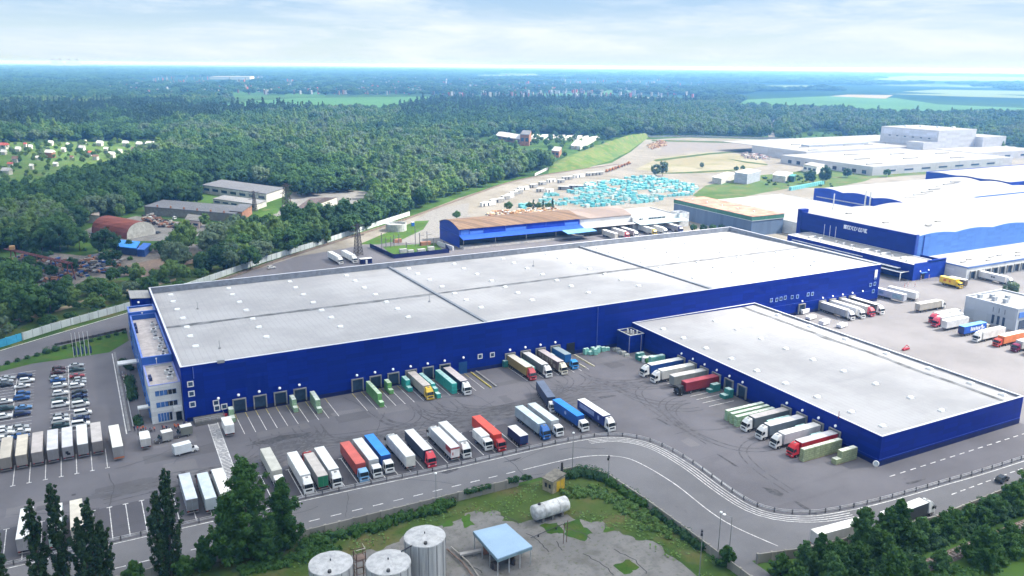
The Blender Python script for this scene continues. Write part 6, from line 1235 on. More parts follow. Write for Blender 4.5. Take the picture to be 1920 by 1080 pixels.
def tank(label, u, v, r, h):
    o = thing('storage_tank', label, 'storage tank', (u, v, .1), 0, 'upright tanks in the tank yard')
    MB().lathe([(r, 0), (r, h)], 36).build('shell', TSH, o, True)
    mb = MB()
    for k in range(14): t = 2*math.pi*k/14; mb.obox((r+.02)*math.cos(t), (r+.02)*math.sin(t), .10, .16, 0, h, t)
    q = mb.build('weld_seam', M('seam_grey', (.22, .22, .23), .7), o); q['kind'] = 'stuff'
    n = 28; vs = [(0, 0, h+.62)]; r2 = random.Random(int(u*7))
    for rr, zz in ((r*.35, .45), (r*.7, .25), (r*1.0, .06), (r*1.02, -.12)):
        for k in range(n): t = 2*math.pi*k/n; w_ = 1+(r2.uniform(-.012, .012) if rr > r*.9 else 0); vs.append((rr*w_*math.cos(t), rr*w_*math.sin(t), h+zz+r2.uniform(-.05, .05)))
    fs = [(0, 1+k, 1+(k+1) % n) for k in range(n)]
    for q_ in range(3): fs += [(1+q_*n+k, 1+(q_+1)*n+k, 1+(q_+1)*n+(k+1) % n, 1+q_*n+(k+1) % n) for k in range(n)]
    rf = MB().add(vs, fs).build('roof', TROOF, o)
    MB().tube((0, 0, h+.55), (0, 0, h+1.0), .12, 8).build('vent_pipe', CHAS, rf); MB().lathe([(0, h+.62), (.34, h+.62), (.38, h+.1)], 12, -r*.25, -r*.72).build('hatch', M('hatch_dark', (.06, .06, .065), .6), rf)
for k, (cx, cy, yl, yr, h, lb) in enumerate(((796.5, 1006, 758, 835, 9.3, 'tallest and rightmost upright tank'), (728, 1055, 686, 770, 8.3, 'middle upright tank with dark hatch near its front rim'), (620, 1057, 579, 661, 8.3, 'leftmost upright tank, cut off by the bottom edge'))):
    u, v = G(cx, cy, h); r_ = (Vector(G(yr, cy, h))-Vector(G(yl, cy, h))).length/2; tank('grey '+lb, u, v, r_, h)
o = thing('rusty_ladder_frame', 'rusty square frame tower standing between the two near tanks', 'frame', (*G(677, 1105), .1))
mb = MB()
for s in ((-1, -1), (1, -1), (1, 1), (-1, 1)): mb.tube((s[0], s[1], 0), (s[0]*.9, s[1]*.9, 8.6), .1, 6)
for z in (2, 4, 5.5, 7, 8.5): mb.path([(-1, -1, z), (1, -1, z), (1, 1, z), (-1, 1, z), (-1, -1, z)], .07)
mb.build('frame', M('rusty_steel', (.15, .10, .08), .9, var=.4), o); MB().box(-.9, .9, -.9, .9, 7.0, 7.1).build('platform', M('rusty_plate', (.18, .13, .11), .9), o); MB().path([(-.9, -.9, 9.3), (.9, -.9, 9.3), (.9, .9, 9.3)], .06).build('railing', M('pale_rail', (.45, .42, .38), .7), o)
o = thing('tank_pipeline', 'pair of rusty pipes running from the tallest tank to the shelter', 'pipeline', (*G(838, 1050), .1))
part(MB().path([(*G(838, 1034), .6), (*G(868, 1060), .6), (*G(905, 1110), .6)], .18, 8), 'pipe', M('pipe_rust', (.17, .12, .10), .8, var=.3), o); part(MB().path([(*G(846, 1030), .6), (*G(878, 1058), .6), (*G(916, 1110), .6)], .14, 8), 'pipe', M('pipe_grey', (.30, .28, .26), .7), o)
part(MB().wall([G(862, 1046), G(914, 1036)], .9, .6, 1.0), 'walkway', M('grey_plank', (.30, .29, .29), .9), o)
for x, y in ((866, 1047), (888, 1043), (908, 1039)): u, v = G(x, y); part(MB().box(u-.2, u+.2, v-.2, v+.2, 0, .6), 'support', CONC, o)
o = thing('bridge_pipe', 'thin dark pipe bridging the middle and tallest tanks', 'pipe', (48, 134, 0)); part(MB().tube((*G(752, 1036, 8.4), 8.6), (*G(774, 1023, 9.3), 9.4), .13, 8), 'pipe', CHAS, o)
o = thing('horizontal_tank', 'white cylindrical tank lying on saddles on the grass', 'tank', (87, 146, 0), R(8))
A, B = Vector((*G(1004, 979), 0)), Vector((*G(1058, 962), 0)); c_ = (A+B)/2; o.location = (c_.x, c_.y, .1); o.rotation_euler = (0, 0, math.atan2(B.y-A.y, B.x-A.x)); hl = (B-A).length/2+.4
mb = MB(); n = 28; rr = 1.75; prof = [(-hl-.35, 0), (-hl-.28, .6), (-hl-.12, 1.2), (-hl, rr), (hl, rr), (hl+.12, 1.2), (hl+.28, .6), (hl+.35, 0)]
vs = [(x, r_*math.cos(2*math.pi*k/n), 2.35+r_*math.sin(2*math.pi*k/n)) for x, r_ in prof for k in range(n)]
mb.add(vs, [(a*n+k, a*n+(k+1) % n, (a+1)*n+(k+1) % n, (a+1)*n+k) for a in range(7) for k in range(n)]); mb.build('shell', M('stained_white_tank', (.50, .51, .52), .5, var=.28, scale=.9), o, True)
for x in (-hl*.6, 0, hl*.6): MB().box(x-.3, x+.3, -1.3, 1.3, 0, 1.0).build('saddle', CONC, o)
MB().lathe([(0, 4.4), (.35, 4.4), (.35, 4.0)], 12, -hl*.7, 0).build('manhole', CHAS, o)
for x in (-hl*.5, hl*.4): MB().lathe([(rr+.012, -.06), (rr+.03, -.06), (rr+.03, .06), (rr+.012, .06)], 28).build('band', M('tank_band', (.33, .33, .34), .6), o).matrix_local = Matrix.Translation((x, 0, 2.35)) @ Matrix.Rotation(R(90), 4, 'Y')
o = thing('pump_shelter', 'open shelter with pale blue flat roof over pump machinery', 'shelter', (70, 136, 0))
q4 = [Vector(G(*a, 4.4)) for a in ((887, 996), (949, 981), (998, 1024), (933, 1048))]
part(MB().prism([tuple(p) for p in q4], 4.15, 4.4), 'roof', M('pale_blue_sheet', (.26, .38, .52), .55, var=.06, scale=.3), o)
ctr = sum(q4, Vector((0, 0)))/4
part(MB().prism([tuple(ctr+(p-ctr)*1.004) for p in q4], 3.6, 4.145), 'fascia', M('blue_grey_fascia', (.16, .24, .28), .6), o)
for i in range(4):
    a, b_ = ctr+(q4[i]-ctr)*.95, ctr+(q4[(i+1) % 4]-ctr)*.95
    for t in (0, .33, .66): p_ = a+(b_-a)*t; part(MB().tube((p_.x, p_.y, 0), (p_.x, p_.y, 3.6), .12, 8), 'post', M('post_pale', (.36, .37, .38), .7), o)
for k in range(9):
    p_ = ctr+Vector((random.uniform(-3.4, 3.4), random.uniform(-3.6, 3.6))); part(MB().lathe([(0, 1.5), (.35, 1.5), (.42, 1.2), (.42, 0)], 10, p_.x, p_.y) if k % 2 else MB().box(p_.x-.6, p_.x+.6, p_.y-.4, p_.y+.4, 0, 1.5), 'pump', M('pump_dark', (.08, .07, .07), .7, var=.4), o)
part(MB().box(ctr.x-3, ctr.x+3, ctr.y+2.6, ctr.y+2.8, 0, 2.2), 'brick_screen', BRICK, o)
o = thing('yellow_shed', 'small old shed with mossy grey roof and yellow doors in the tank yard corner', 'shed', (*G(1036, 926), 0))
a, b_, c_ = Vector(G(1017, 918)), Vector(G(1036, 927)), Vector(G(1059, 915)); d_ = a+c_-b_; ctr = (a+c_)/2
part(MB().prism([tuple(x) for x in (a, b_, c_, d_)], 0, 3.2), 'wall', M('old_ochre_render', (.30, .26, .18), .9, var=.35), o)
mb = MB(); e = [ctr+(x-ctr)*1.12 for x in (a, b_, c_, d_)]; mb.add([(*e[0], 3.2), (*e[1], 3.2), (*e[2], 3.75), (*e[3], 3.75), (*e[0], 3.4), (*e[1], 3.4), (*e[2], 3.95), (*e[3], 3.95)], [(0, 3, 2, 1), (4, 5, 6, 7), (0, 1, 5, 4), (1, 2, 6, 5), (2, 3, 7, 6), (3, 0, 4, 7)]); part(mb, 'roof', M('mossy_slate', (.16, .15, .13), .9, var=.4), o)
nn = (c_-b_).normalized(); q = Vector((nn.y, -nn.x)); 
if q.dot(b_) > 0: q = -q
for t0, t1 in ((.30, .58), (.62, .96)): p0, p1 = b_+(c_-b_)*t0+q*.06, b_+(c_-b_)*t1+q*.06; part(MB().add([(*p0, .1), (*p1, .1), (*p1, 2.8), (*p0, 2.8)], [(0, 1, 2, 3)]), 'door', M('yellow_door', (.55, .36, .03), .6, var=.15), o)
nn2 = (b_-a).normalized(); q2_ = Vector((nn2.y, -nn2.x)); q2_ = q2_ if q2_.dot(a) < 0 else -q2_
for t in (.35, .72): p0, p1 = a+(b_-a)*(t-.1)+q2_*.05, a+(b_-a)*(t+.1)+q2_*.05; part(MB().add([(*p0, 1.2), (*p1, 1.2), (*p1, 2.3), (*p0, 2.3)], [(0, 1, 2, 3)]), 'window', DARK, o)
tag(MB().tube((0, 0, 0), (0, 0, 5.2), .35, 8, .28).build('shed_flue', M('sooty_pipe', (.03, .03, .035), .8), None), 'dark stovepipe rising behind the yellow shed', 'stovepipe').location = (*G(1053, 903), 0)
for x, y, h in ((1056, 1020, 5.0), (1062, 1017, 5.2)):
    o = tag(MB().tube((0, 0, 0), (.2, 0, h), .09, 6).tube((-.6, 0, h*.8), (.8, 0, h*.82), .05, 5).build('rusty_post', M('rusty_steel', (.15, .10, .08), .9, var=.4), None), 'thin rusty post with crossbar on the concrete slab, '+('left' if x < 1060 else 'right')+' of a pair', 'post'); o.location = (*G(x, y), .1)
tag(MB().tube((0, 0, .5), (9, 1.5, .6), .08, 6).box(2, 2.2, .2, .5, 0, .5).box(7, 7.2, 1.0, 1.3, 0, .5).build('ground_pipe', CHAS, None), 'thin dark pipe lying across the concrete slab', 'pipe').location = (*G(995, 1013), .1)
# substation, reservoir, pylons, gantry crane
o = thing('substation_gear', 'switchgear posts, pipes and cabinets on the grass inside the blue fence', 'switchgear', (163, 425, 0))
for x, y, h in ((716, 466, 9), (724, 465, 6), (733, 464, 6), (739, 462, 7), (779, 462, 12), (787, 461, 7.5), (801, 463, 9), (813, 466, 6), (762, 470, 5), (748, 458, 6)):
    u, v = G(x, y); part(MB().tube((u, v, 0), (u, v, h), .22, 8).tube((u, v, h*.8), (u+2.4, v-1, h*.8), .12, 6), 'post', M('gear_grey', (.17, .17, .19), .6), o)
for x, y, s_ in ((756, 474, 2), (770, 476, 1.6), (790, 474, 2.2), (808, 470, 1.8), (798, 460, 3), (745, 455, 2.4)):
    u, v = G(x, y); part(MB().box(u-s_, u+s_, v-1, v+1, 0, 2.2), 'cabinet', M('cabinet_pale', (.34, .35, .36), .6) if s_ < 2.3 else BRICK, o)
part(MB().wall([(180, 431), (182, 414)], .6, 0, 2.4), 'white_screen', WHITEC, o)
o = thing('round_reservoir', 'round pale concrete reservoir beside the railway', 'reservoir', (*G(743, 432), 0)); MB().lathe([(6.5, 0), (6.5, 4.6), (6.0, 4.6), (6.0, 3.2), (0, 3.2)], 28).build('shell', M('pale_concrete', (.34, .36, .36), .9, var=.2), o)
for k in range(10): t = k*.63; MB().tube((6.2*math.cos(t), 6.2*math.sin(t), 4.6), (6.2*math.cos(t), 6.2*math.sin(t), 6.2), .09, 6).build('post', STEEL, o)
o = thing('blue_cabin', 'tiny blue cabin on the pale road', 'cabin', (*G(774, 424), 0)); MB().box(-.8, .8, -.8, .8, 0, 2.5).build('body', M('cabin_blue', (.02, .12, .5), .5), o); MB().box(-.9, .9, -.9, .9, 2.5, 2.7).build('roof', WFRAME, o)
o = thing('site_office_container', 'small dark blue container with white door behind the long roof', 'container', (*G(686, 494), 0)); MB().box(-3, 3, -1.3, 1.3, 0, 2.7).build('body', DBLUE, o); MB().box(-3.1, 3.1, -1.4, 1.4, 2.7, 2.85).build('roof', WFRAME, o); MB().box(-.5, .5, -1.36, -1.301, .1, 2.3).build('door', WFRAME, o)
def pylon(label, x, y, h, w_=3.2):
    o = thing('lattice_pylon', label, 'pylon', (*G(x, y), 0), .4, 'lattice pylons in the wood'); mb = MB(); n = 9
    def crn(z): s_ = w_*(1-z/h*.72); return [(-s_, -s_, z), (s_, -s_, z), (s_, s_, z), (-s_, s_, z)]
    for k in range(n):
        a, b_ = crn(h*k/n), crn(h*(k+1)/n)
        for i in range(4): mb.tube(a[i], b_[i], .16, 4); mb.tube(a[i], b_[(i+1) % 4], .1, 4); mb.tube(b_[i], b_[(i+1) % 4], .1, 4); mb.tube(a[(i+1) % 4], b_[i], .1, 4)
    mb.build('lattice', M('pylon_steel', (.06, .055, .055), .8), o)
    for z in (.62, .78, .94): MB().tube((-4.5, 0, h*z), (4.5, 0, h*z), .18, 5).tube((-4.5, 0, h*z), (0, 0, h*z+1.2), .1, 4).tube((4.5, 0, h*z), (0, 0, h*z+1.2), .1, 4).build('crossarm', M('pylon_steel', (.06, .055, .055), .8), o)
pylon('dark lattice pylon standing in the wood by the old halls', 540, 420, 26); pylon('dark lattice pylon beside the white lorries behind the long roof', 672, 478, 17, 1.8); pylon('slim dark lattice mast left of the taller one', 478, 396, 14, 1.3)
o = thing('gantry_crane', 'rusty red gantry crane spanning the scrapyard', 'crane', (*G(80, 520), 0))
A, B = Vector(G(28, 500)), Vector(G(134, 526)); RS = M('gantry_rust', (.13, .05, .05), .85, var=.3)
hA = 8.5; t_ = (B-A).normalized(); nr = Vector((-t_.y, t_.x))
def b3(p_, z): return (p_.x, p_.y, z)
mb = MB()
for s in (-.8, .8): mb.tube(b3(A-t_*6+nr*s, hA), b3(B+t_*1.5+nr*s, hA), .38, 6)
for k in range(14): p_ = A+(B-A)*(k/13); mb.tube(b3(p_-nr*.8, hA), b3(p_+nr*.8, hA), .15, 5)
part(mb, 'girder', RS, o)
for p_ in (A, A+(B-A)*.72, B):
    for s in (-2, 2): part(MB().tube(b3(p_+nr*s, 0), b3(p_+nr*s*.4, hA), .3, 6), 'leg', RS, o)
part(MB().box(A.x-1.2, A.x+1.2, A.y-1.2, A.y+1.2, hA+.4, hA+2.2), 'trolley', M('gantry_ochre', (.35, .22, .10), .8), o)
# railway lines
def railway(name, pts, z=.12):
    b_ = struct(MB().strip(pts, 3.4, z).build(name+'_ballast', M('brown_ballast', (.125, .10, .085), .95, var=.35)))
    mb = MB(); mb.wall([tuple(Vector(p)) for p in pts], .12, z, z+.2)
    L_, R_ = [], []
    for i, p_ in enumerate(pts):
        a, c_ = Vector(pts[max(0, i-1)]), Vector(pts[min(len(pts)-1, i+1)]); d_ = (c_-a).normalized(); n_ = Vector((-d_.y, d_.x)); L_.append(tuple(Vector(p_)+n_*.76)); R_.append(tuple(Vector(p_)-n_*.76))
    mb = MB().wall(L_, .16, z+.16, z+.34).wall(R_, .16, z+.16, z+.34); struct(mb.build(name+'_rails', M('rail_rust', (.26, .20, .17), .6, .3)))
    mb = MB()
    for q in resample(pts, 1.1):
        if math.hypot(q.x, q.y) > 330: continue
        mb.obox(q.x, q.y, .28, 2.6, z, z+.16, math.atan2(pts[-1][1]-pts[0][1], pts[-1][0]-pts[0][0]))
    if mb.v: struct(mb.build(name+'_sleepers', M('sleeper_grey', (.24, .23, .22), .9)))
TRK = bez([(-150, 245.5), (-90, 296), (-31, 342-9), (-12, 346.5), (15, 364), (50, 396), (86, 428.5), (114, 452), (156, 486), (190, 514), (247, 566), (287, 602), (341, 648), (409, 686), (510, 724)], 6)
TRK = [p for p in TRK if p[0] > 50]
railway('yard_railway', TRK); railway('lower_railway', [(60, 93), (330, 94.5)])
# flagpoles
for k, x in enumerate((139, 146, 153.5, 161, 169)):
    u, v = G(x, 670.5-k*1.0); o = thing('flagpole', '%s flagpole from the left on the lawn, blue flag drooping' % ORD[k], 'flagpole', (u, v, 0), 0, 'flagpoles on the lawn')
    MB().tube((0, 0, 0), (0, 0, 9.0), .07, 6).build('pole', WFRAME, o); MB().add([(0, .05, 4.4), (.75, .1, 3.0), (.7, -.05, .9), (.05, 0, .7), (0, .1, 4.4), (.75, .15, 3.0), (.7, .0, .9), (.05, .05, .7)], [(0, 1, 2, 3), (7, 6, 5, 4), (0, 4, 5, 1), (1, 5, 6, 2), (2, 6, 7, 3), (3, 7, 4, 0)]).build('flag', M('flag_navy', (.02, .05, .12), .8), o)
# people by the office entrance
def person_mesh():
    J = {'pel': (0, 0, .95), 'che': (.02, 0, 1.28), 'nk': (.02, 0, 1.5), 'hd': (.04, 0, 1.64), 'tp': (.03, 0, 1.76)}
    vs = [(0, 0, .95, .15), (.01, 0, 1.15, .14), (.02, 0, 1.38, .16), (.02, 0, 1.5, .06), (.05, 0, 1.63, .10), (.04, 0, 1.75, .07)]
    ed = [(0, 1), (1, 2), (2, 3), (3, 4), (4, 5)]
    for s in (-1, 1):
        i = len(vs); vs += [(0, s*.10, .88, .10), (.04*s, s*.11, .50, .07), (.02*s, s*.12, .09, .045), (.16+.02*s, s*.13, .04, .04)]; ed += [(0, i), (i, i+1), (i+1, i+2), (i+2, i+3)]
        i = len(vs); vs += [(.02, s*.21, 1.42, .065), (0, s*.27, 1.14, .045), (.12, s*.26, .92, .036), (.17, s*.25, .84, .035)]; ed += [(2, i), (i, i+1), (i+1, i+2), (i+2, i+3)]
        for f_ in range(5): k = len(vs); vs.append((.20+.01*(f_ % 2), s*(.22+.016*f_), .77+.015*abs(f_-2), .011)); ed.append((i+3, k))
    me = bpy.data.meshes.new('person'); me.from_pydata([v[:3] for v in vs], ed, []); ob_ = bpy.data.objects.new('tmp', me); COL.objects.link(ob_)
    sk = ob_.modifiers.new('s', 'SKIN'); ob_.modifiers.new('d', 'SUBSURF').levels = 1
    for i, v in enumerate(vs): me.skin_vertices[0].data[i].radius = (v[3], v[3])
    me.skin_vertices[0].data[0].use_root = True
    dg = bpy.context.evaluated_depsgraph_get(); m2 = bpy.data.meshes.new_from_object(ob_.evaluated_get(dg)); bpy.data.objects.remove(ob_)
    return m2
PM = person_mesh(); SKIN = M('skin', (.42, .26, .19), .6); TROU = M('dark_trousers', (.02, .022, .04), .8)
PV = {}
def person_var(c):
    if c in PV: return PV[c]
    me = PM.copy(); me.name = 'person'
    for m_ in (SKIN, TROU, M('work_jacket_%d' % len(PV), c, .8), M('dark_hair', (.03, .02, .015), .8)): me.materials.append(m_)
    for p_ in me.polygons:
        z = p_.center.z; side = abs(p_.center.y)
        p_.material_index = 3 if z > 1.70 or (z > 1.6 and p_.center.x < .01) else 0 if z > 1.5 or (side > .2 and z < .95) else 2 if z > .9 else 1
    PV[c] = me; return me
PCOL = {'orange': (.62, .16, .04), 'red': (.45, .06, .06), 'navy': (.02, .03, .10), 'grey': (.22, .22, .24), 'coral': (.60, .24, .20)}
for k, (x, y, c_, lb) in enumerate(((253, 809, 'navy', 'person in dark clothes at the left end of the group by the hedge'), (259, 809, 'red', 'person in red jacket left of the orange ones by the hedge'), (265, 810, 'coral', 'person in coral jacket in the group by the hedge'), (269, 808, 'orange', 'person in orange jacket in the group by the hedge'), (274, 810, 'red', 'person in red jacket right end of the group by the hedge'), (282, 811, 'navy', 'person in navy clothes beside the office corner'), (285, 811, 'grey', 'person in grey jacket beside the office corner'), (290, 810, 'coral', 'person in coral red jacket at the white office corner'), (305, 807, 'navy', 'person in dark clothes below the blue ground floor window'), (308, 808, 'coral', 'person in pinkish jacket below the blue window'), (313, 808, 'navy', 'person in navy clothes in the middle below the blue window'), (318, 807, 'grey', 'person with pale jacket below the blue window'), (328, 804, 'orange', 'person in orange jacket by the entrance, left of two'), (331, 806, 'orange', 'person in orange jacket by the entrance, right of two'), (335, 804, 'red', 'person in dark red jacket by the entrance post'), (339, 806, 'navy', 'person in navy clothes by the entrance post'), (346, 801, 'navy', 'person in dark clothes standing alone near the platform'), (350, 800, 'grey', 'person in grey jacket nearest the platform'))):
    u, v = G(x, y); tag(put('person', person_var(PCOL[c_]), None, (u, min(v, 239.0), .07), random.uniform(0, 6.28)), lb, 'person', 'people by the office entrance')
# striped posts and a man on the lower road, small yard objects
for k, (u, v) in enumerate(((360.5, 253.6), (366.2, 253.4), (340, 247), (343, 247.5), (346, 246))):
    o = thing('striped_bollard', 'red and white striped post near the low blue annex, %s from the left' % ORD[4-k], 'bollard', (u, v, .1), 0, 'striped posts in the sunny yard'); MB().tube((0, 0, 0), (0, 0, 2.4), .14, 8).build('post', WFRAME, o)
    for z in (.4, 1.2, 2.0): MB().lathe([(.15, z), (.15, z+.35)], 8).build('red_band', M('band_red', (.5, .05, .06), .5), o)
o = thing('red_hydrant_box', 'small red fire cabinet at the foot of the blue wall by the platform', 'fire cabinet', (31.0, 236.0, .1)); MB().box(-.6, .6, -.4, .4, 0, 1.2).build('body', M('fire_red', (.42, .02, .03), .5), o); MB().box(-.62, .62, -.45, -.401, .3, .9).build('door', M('fire_red2', (.5, .06, .06), .5), o)
o = thing('concrete_ramp_bars', 'pair of long low concrete guide bars by the blue door', 'guide bars', (110.2, 231, .08)); MB().box(0, .4, -9, 6.4, 0, .35).build('bar', YELP, o); MB().box(1.8, 2.4, -9, 6.4, 0, .45).build('bar', PAVE, o)
for u in (147.4, 150.9): tag(MB().box(-.22, .22, -7, 6, 0, .3).build('concrete_guide', M('pale_guide', (.42, .40, .32), .9), None), 'pale low concrete guide on the '+('left' if u < 149 else 'right')+' side of the dark doorway', 'guide').location = (u, 230.8, .08)
o = thing('white_rack', 'white wire cages standing between the annex and the first dock', 'rack', (170.5, 219.4, .08)); MB().box(-2.4, 2.4, -.7, .7, 1.7, 2.0).box(-2.4, 2.4, -.7, .7, .1, .3).build('frame', WFRAME, o)
for x in (-2.3, -.8, .8, 2.3): MB().box(x-.08, x+.08, -.7, .7, .3, 1.7).build('upright', WFRAME, o)
for k, (x, y) in enumerate(((1154, 657), (1158, 659), (1163, 662), (1169, 665), (1175, 668))): tag(MB().box(-.9, .9, -.5, .5, 0, .7+.4*(k % 2)).box(-.8, .8, -.4, .4, .7+.4*(k % 2), .8+.4*(k % 2)).build('concrete_block', M('pale_block', (.40, .42, .40), .9), None), 'pale block in the line before the annex, %s from the left' % ORD[k], 'block', 'blocks before the annex').location = (*G(x, y), .08)
for k, (x, y) in enumerate(((1500, 591), (1507, 592), (1520, 603), (1545, 613), (1578, 618))):
    o = thing('yard_vehicle_trailer', 'white low trailer or crate behind the second roof edge, %s from the left' % ORD[k], 'trailer', (*G(x, y-4), .1), .2, 'white bits behind the second roof'); MB().box(-2.4, 2.4, -1.1, 1.1, .4, 1.5+.5*(k % 2)).build('body', WFRAME, o); MB().box(-2.0, 2.0, -.9, .9, 0, .4).build('chassis', CHAS, o)
o = thing('red_crane_arm', 'red folded loader arm beside the second roof edge', 'loader arm', (*G(1698, 657), .1)); o.scale = (.55, .55, .55); MB().box(-3, 3, -.8, .8, .4, 1.4).build('base', M('arm_red', (.36, .03, .05), .5), o); MB().tube((-3, 0, 1.4), (.5, 0, 3.6), .25, 6).tube((.5, 0, 3.6), (3.4, 0, 1.6), .22, 6).build('boom', M('arm_red', (.36, .03, .05), .5), o)
# ---------------------------------------------------------------- vegetation
BARK = M('bark', (.10, .08, .065), .95, var=.3)
LF_A = leaf_mat('leaves_broad', (0.034, 0.095, 0.028), (0.085, 0.18, 0.05), (0.058, 0.135, 0.04))
LF_B = leaf_mat('leaves_light', (0.08, 0.17, 0.042), (0.16, 0.255, 0.08), (0.12, 0.205, 0.058))
LF_C = leaf_mat('leaves_grey_green', (0.078, 0.14, 0.076), (0.15, 0.215, 0.13), (0.112, 0.17, 0.1))
LF_D = leaf_mat('leaves_dark', (0.02, 0.062, 0.025), (0.046, 0.112, 0.04), (0.034, 0.084, 0.034))
LF_P = leaf_mat('pine_needles', (0.026, 0.066, 0.04), (0.058, 0.11, 0.06), (0.042, 0.086, 0.05))
LF_POP = leaf_mat('poplar_leaves', (0.01, 0.03, 0.013), (0.024, 0.056, 0.02), (0.034, 0.066, 0.024), .12)
LF_FG = leaf_mat('near_tree_leaves', (0.024, 0.075, 0.018), (0.075, 0.165, 0.034), (0.052, 0.13, 0.03), .3)
def leaf(mb, p, nrm, s, r2):
    n = Vector(nrm); n = (n+Vector((r2.gauss(0, .45), r2.gauss(0, .45), r2.gauss(.25, .45)))).normalized(); a = n.orthogonal().normalized(); b_ = n.cross(a); t = r2.uniform(0, 6.28)
    u, v = (a*math.cos(t)+b_*math.sin(t))*s, (b_*math.cos(t)-a*math.sin(t))*s*r2.uniform(.6, 1)
    p = Vector(p); mb.add([p-u*.5-v*.3, p+u*.5-v*.4, p+u*.35+v*.55, p-u*.45+v*.5], [(0, 1, 2, 3)])
def crown(name, mat, seed, lobes, lr, env, per, ls, core=.72, sub=1):
    """crown of leaf clumps: env(r2) gives a lobe centre; each lobe is a rough core wrapped in many leaf-sized faces"""
    r2 = random.Random(seed); mb = MB()
    for _ in range(lobes):
        c_, k = env(r2); r_ = lr*k*r2.uniform(.75, 1.25)
        mb.blob(c_, r_*core, sub, .25, .9, r2)
        for _ in range(per):
            d = Vector((r2.gauss(0, 1), r2.gauss(0, 1), r2.gauss(.15, 1))).normalized(); q = Vector(c_)+d*r_*r2.uniform(.62, 1.08)
            leaf(mb, q, d, ls*r2.uniform(.7, 1.4), r2)
    return mb.mesh(name, mat)
def env_round(R_, H, zc, shell=.62):
    def f(r2):
        while True:
            p = Vector((r2.uniform(-1, 1), r2.uniform(-1, 1), r2.uniform(-1, 1)))
            if shell < p.length < 1: break
        return (p.x*R_, p.y*R_, zc+p.z*H), 1-.25*abs(p.z)
    return f
def env_col(R_, z0, z1, pw=1.0):
    def f(r2):
        t = r2.random()**.9; w_ = math.sin(math.pi*min(1, .12+t*.9))**.7*(1-.55*t**2); a = r2.uniform(0, 6.28); q = r2.uniform(.4, 1)*R_*w_
        return (q*math.cos(a), q*math.sin(a), z0+(z1-z0)*t), .55+.6*w_
    return f
def env_cone(R_, z0, z1):
    def f(r2):
        t = r2.random(); a = r2.uniform(0, 6.28); q = r2.uniform(.35, 1)*R_*(1-t)**.8
        return (q*math.cos(a), q*math.sin(a), z0+(z1-z0)*t), 1-.6*t
    return f
def trunk(H, r_, lean=0, limbs=5, seed=1, zc=.5):
    r2 = random.Random(seed); mb = MB(); P_ = [(0, 0, -.2), (lean*.3, 0, H*.35), (lean, r2.uniform(-.3, .3), H*.8)]
    mb.tube(P_[0], P_[1], r_, 8, r_*.7); mb.tube(P_[1], P_[2], r_*.7, 8, r_*.25)
    for k in range(limbs):
        t = r2.uniform(.3, .75); a = r2.uniform(0, 6.28); z = H*t; l_ = H*.28*(1.1-t); mb.tube((lean*t, 0, z), (lean*t+l_*math.cos(a), l_*math.sin(a), z+l_*.8), r_*.35, 6, r_*.1)
    return mb.mesh('trunk', BARK, True)
# forest kinds: (crown mesh, trunk mesh)
KIND = [(crown('crown', LF_A, 11, 34, 1.75, env_round(4.3, 3.7, 6.4, .7), 40, .68), trunk(9, .22, .2, 4, 1)),
        (crown('crown', LF_A, 12, 40, 1.9, env_round(5.2, 4.0, 6.8, .72), 40, .7), trunk(9, .26, -.3, 4, 2)),
        (crown('crown', LF_B, 13, 34, 1.7, env_round(4.2, 4.0, 6.8, .7), 40, .65), trunk(9, .2, .2, 4, 3)),
        (crown('crown', LF_C, 14, 40, 1.75, env_round(5.0, 4.3, 7.0, .7), 40, .65), trunk(9, .25, .4, 5, 4)),
        (crown('crown', LF_D, 15, 36, 1.9, env_round(4.8, 4.0, 6.6, .7), 38, .7), trunk(9, .25, .1, 4, 5)),
        (crown('crown', LF_P, 16, 22, 1.7, env_cone(3.0, 5.5, 16), 30, .85), trunk(15, .22, 0, 3, 6)),
        (crown('crown', LF_B, 17, 24, 1.5, env_col(2.6, 2, 14), 34, .8), trunk(12, .2, 0, 4, 7)),
        (crown('crown', LF_D, 18, 24, 1.6, env_cone(3.0, 2, 15), 30, .85), trunk(13, .22, 0, 3, 8)),
        (crown('crown', LF_A, 19, 14, 1.5, env_round(2.2, 1.6, 1.8, .4), 34, .8), trunk(2.5, .12, 0, 3, 9))]
TN = 0
def tree(kind, label, u, v, s=1.0, sz=1.0, grp='trees of the wood behind the railway', name='broadleaf_tree', r2=random):
    o = thing(name, label, 'tree' if name != 'bush' else 'bush', (u, v, 0), r2.uniform(0, 6.28), grp); o.scale = (s, s, s*sz)
    put('trunk', KIND[kind][1], o); put('crown', KIND[kind][0], o); return o
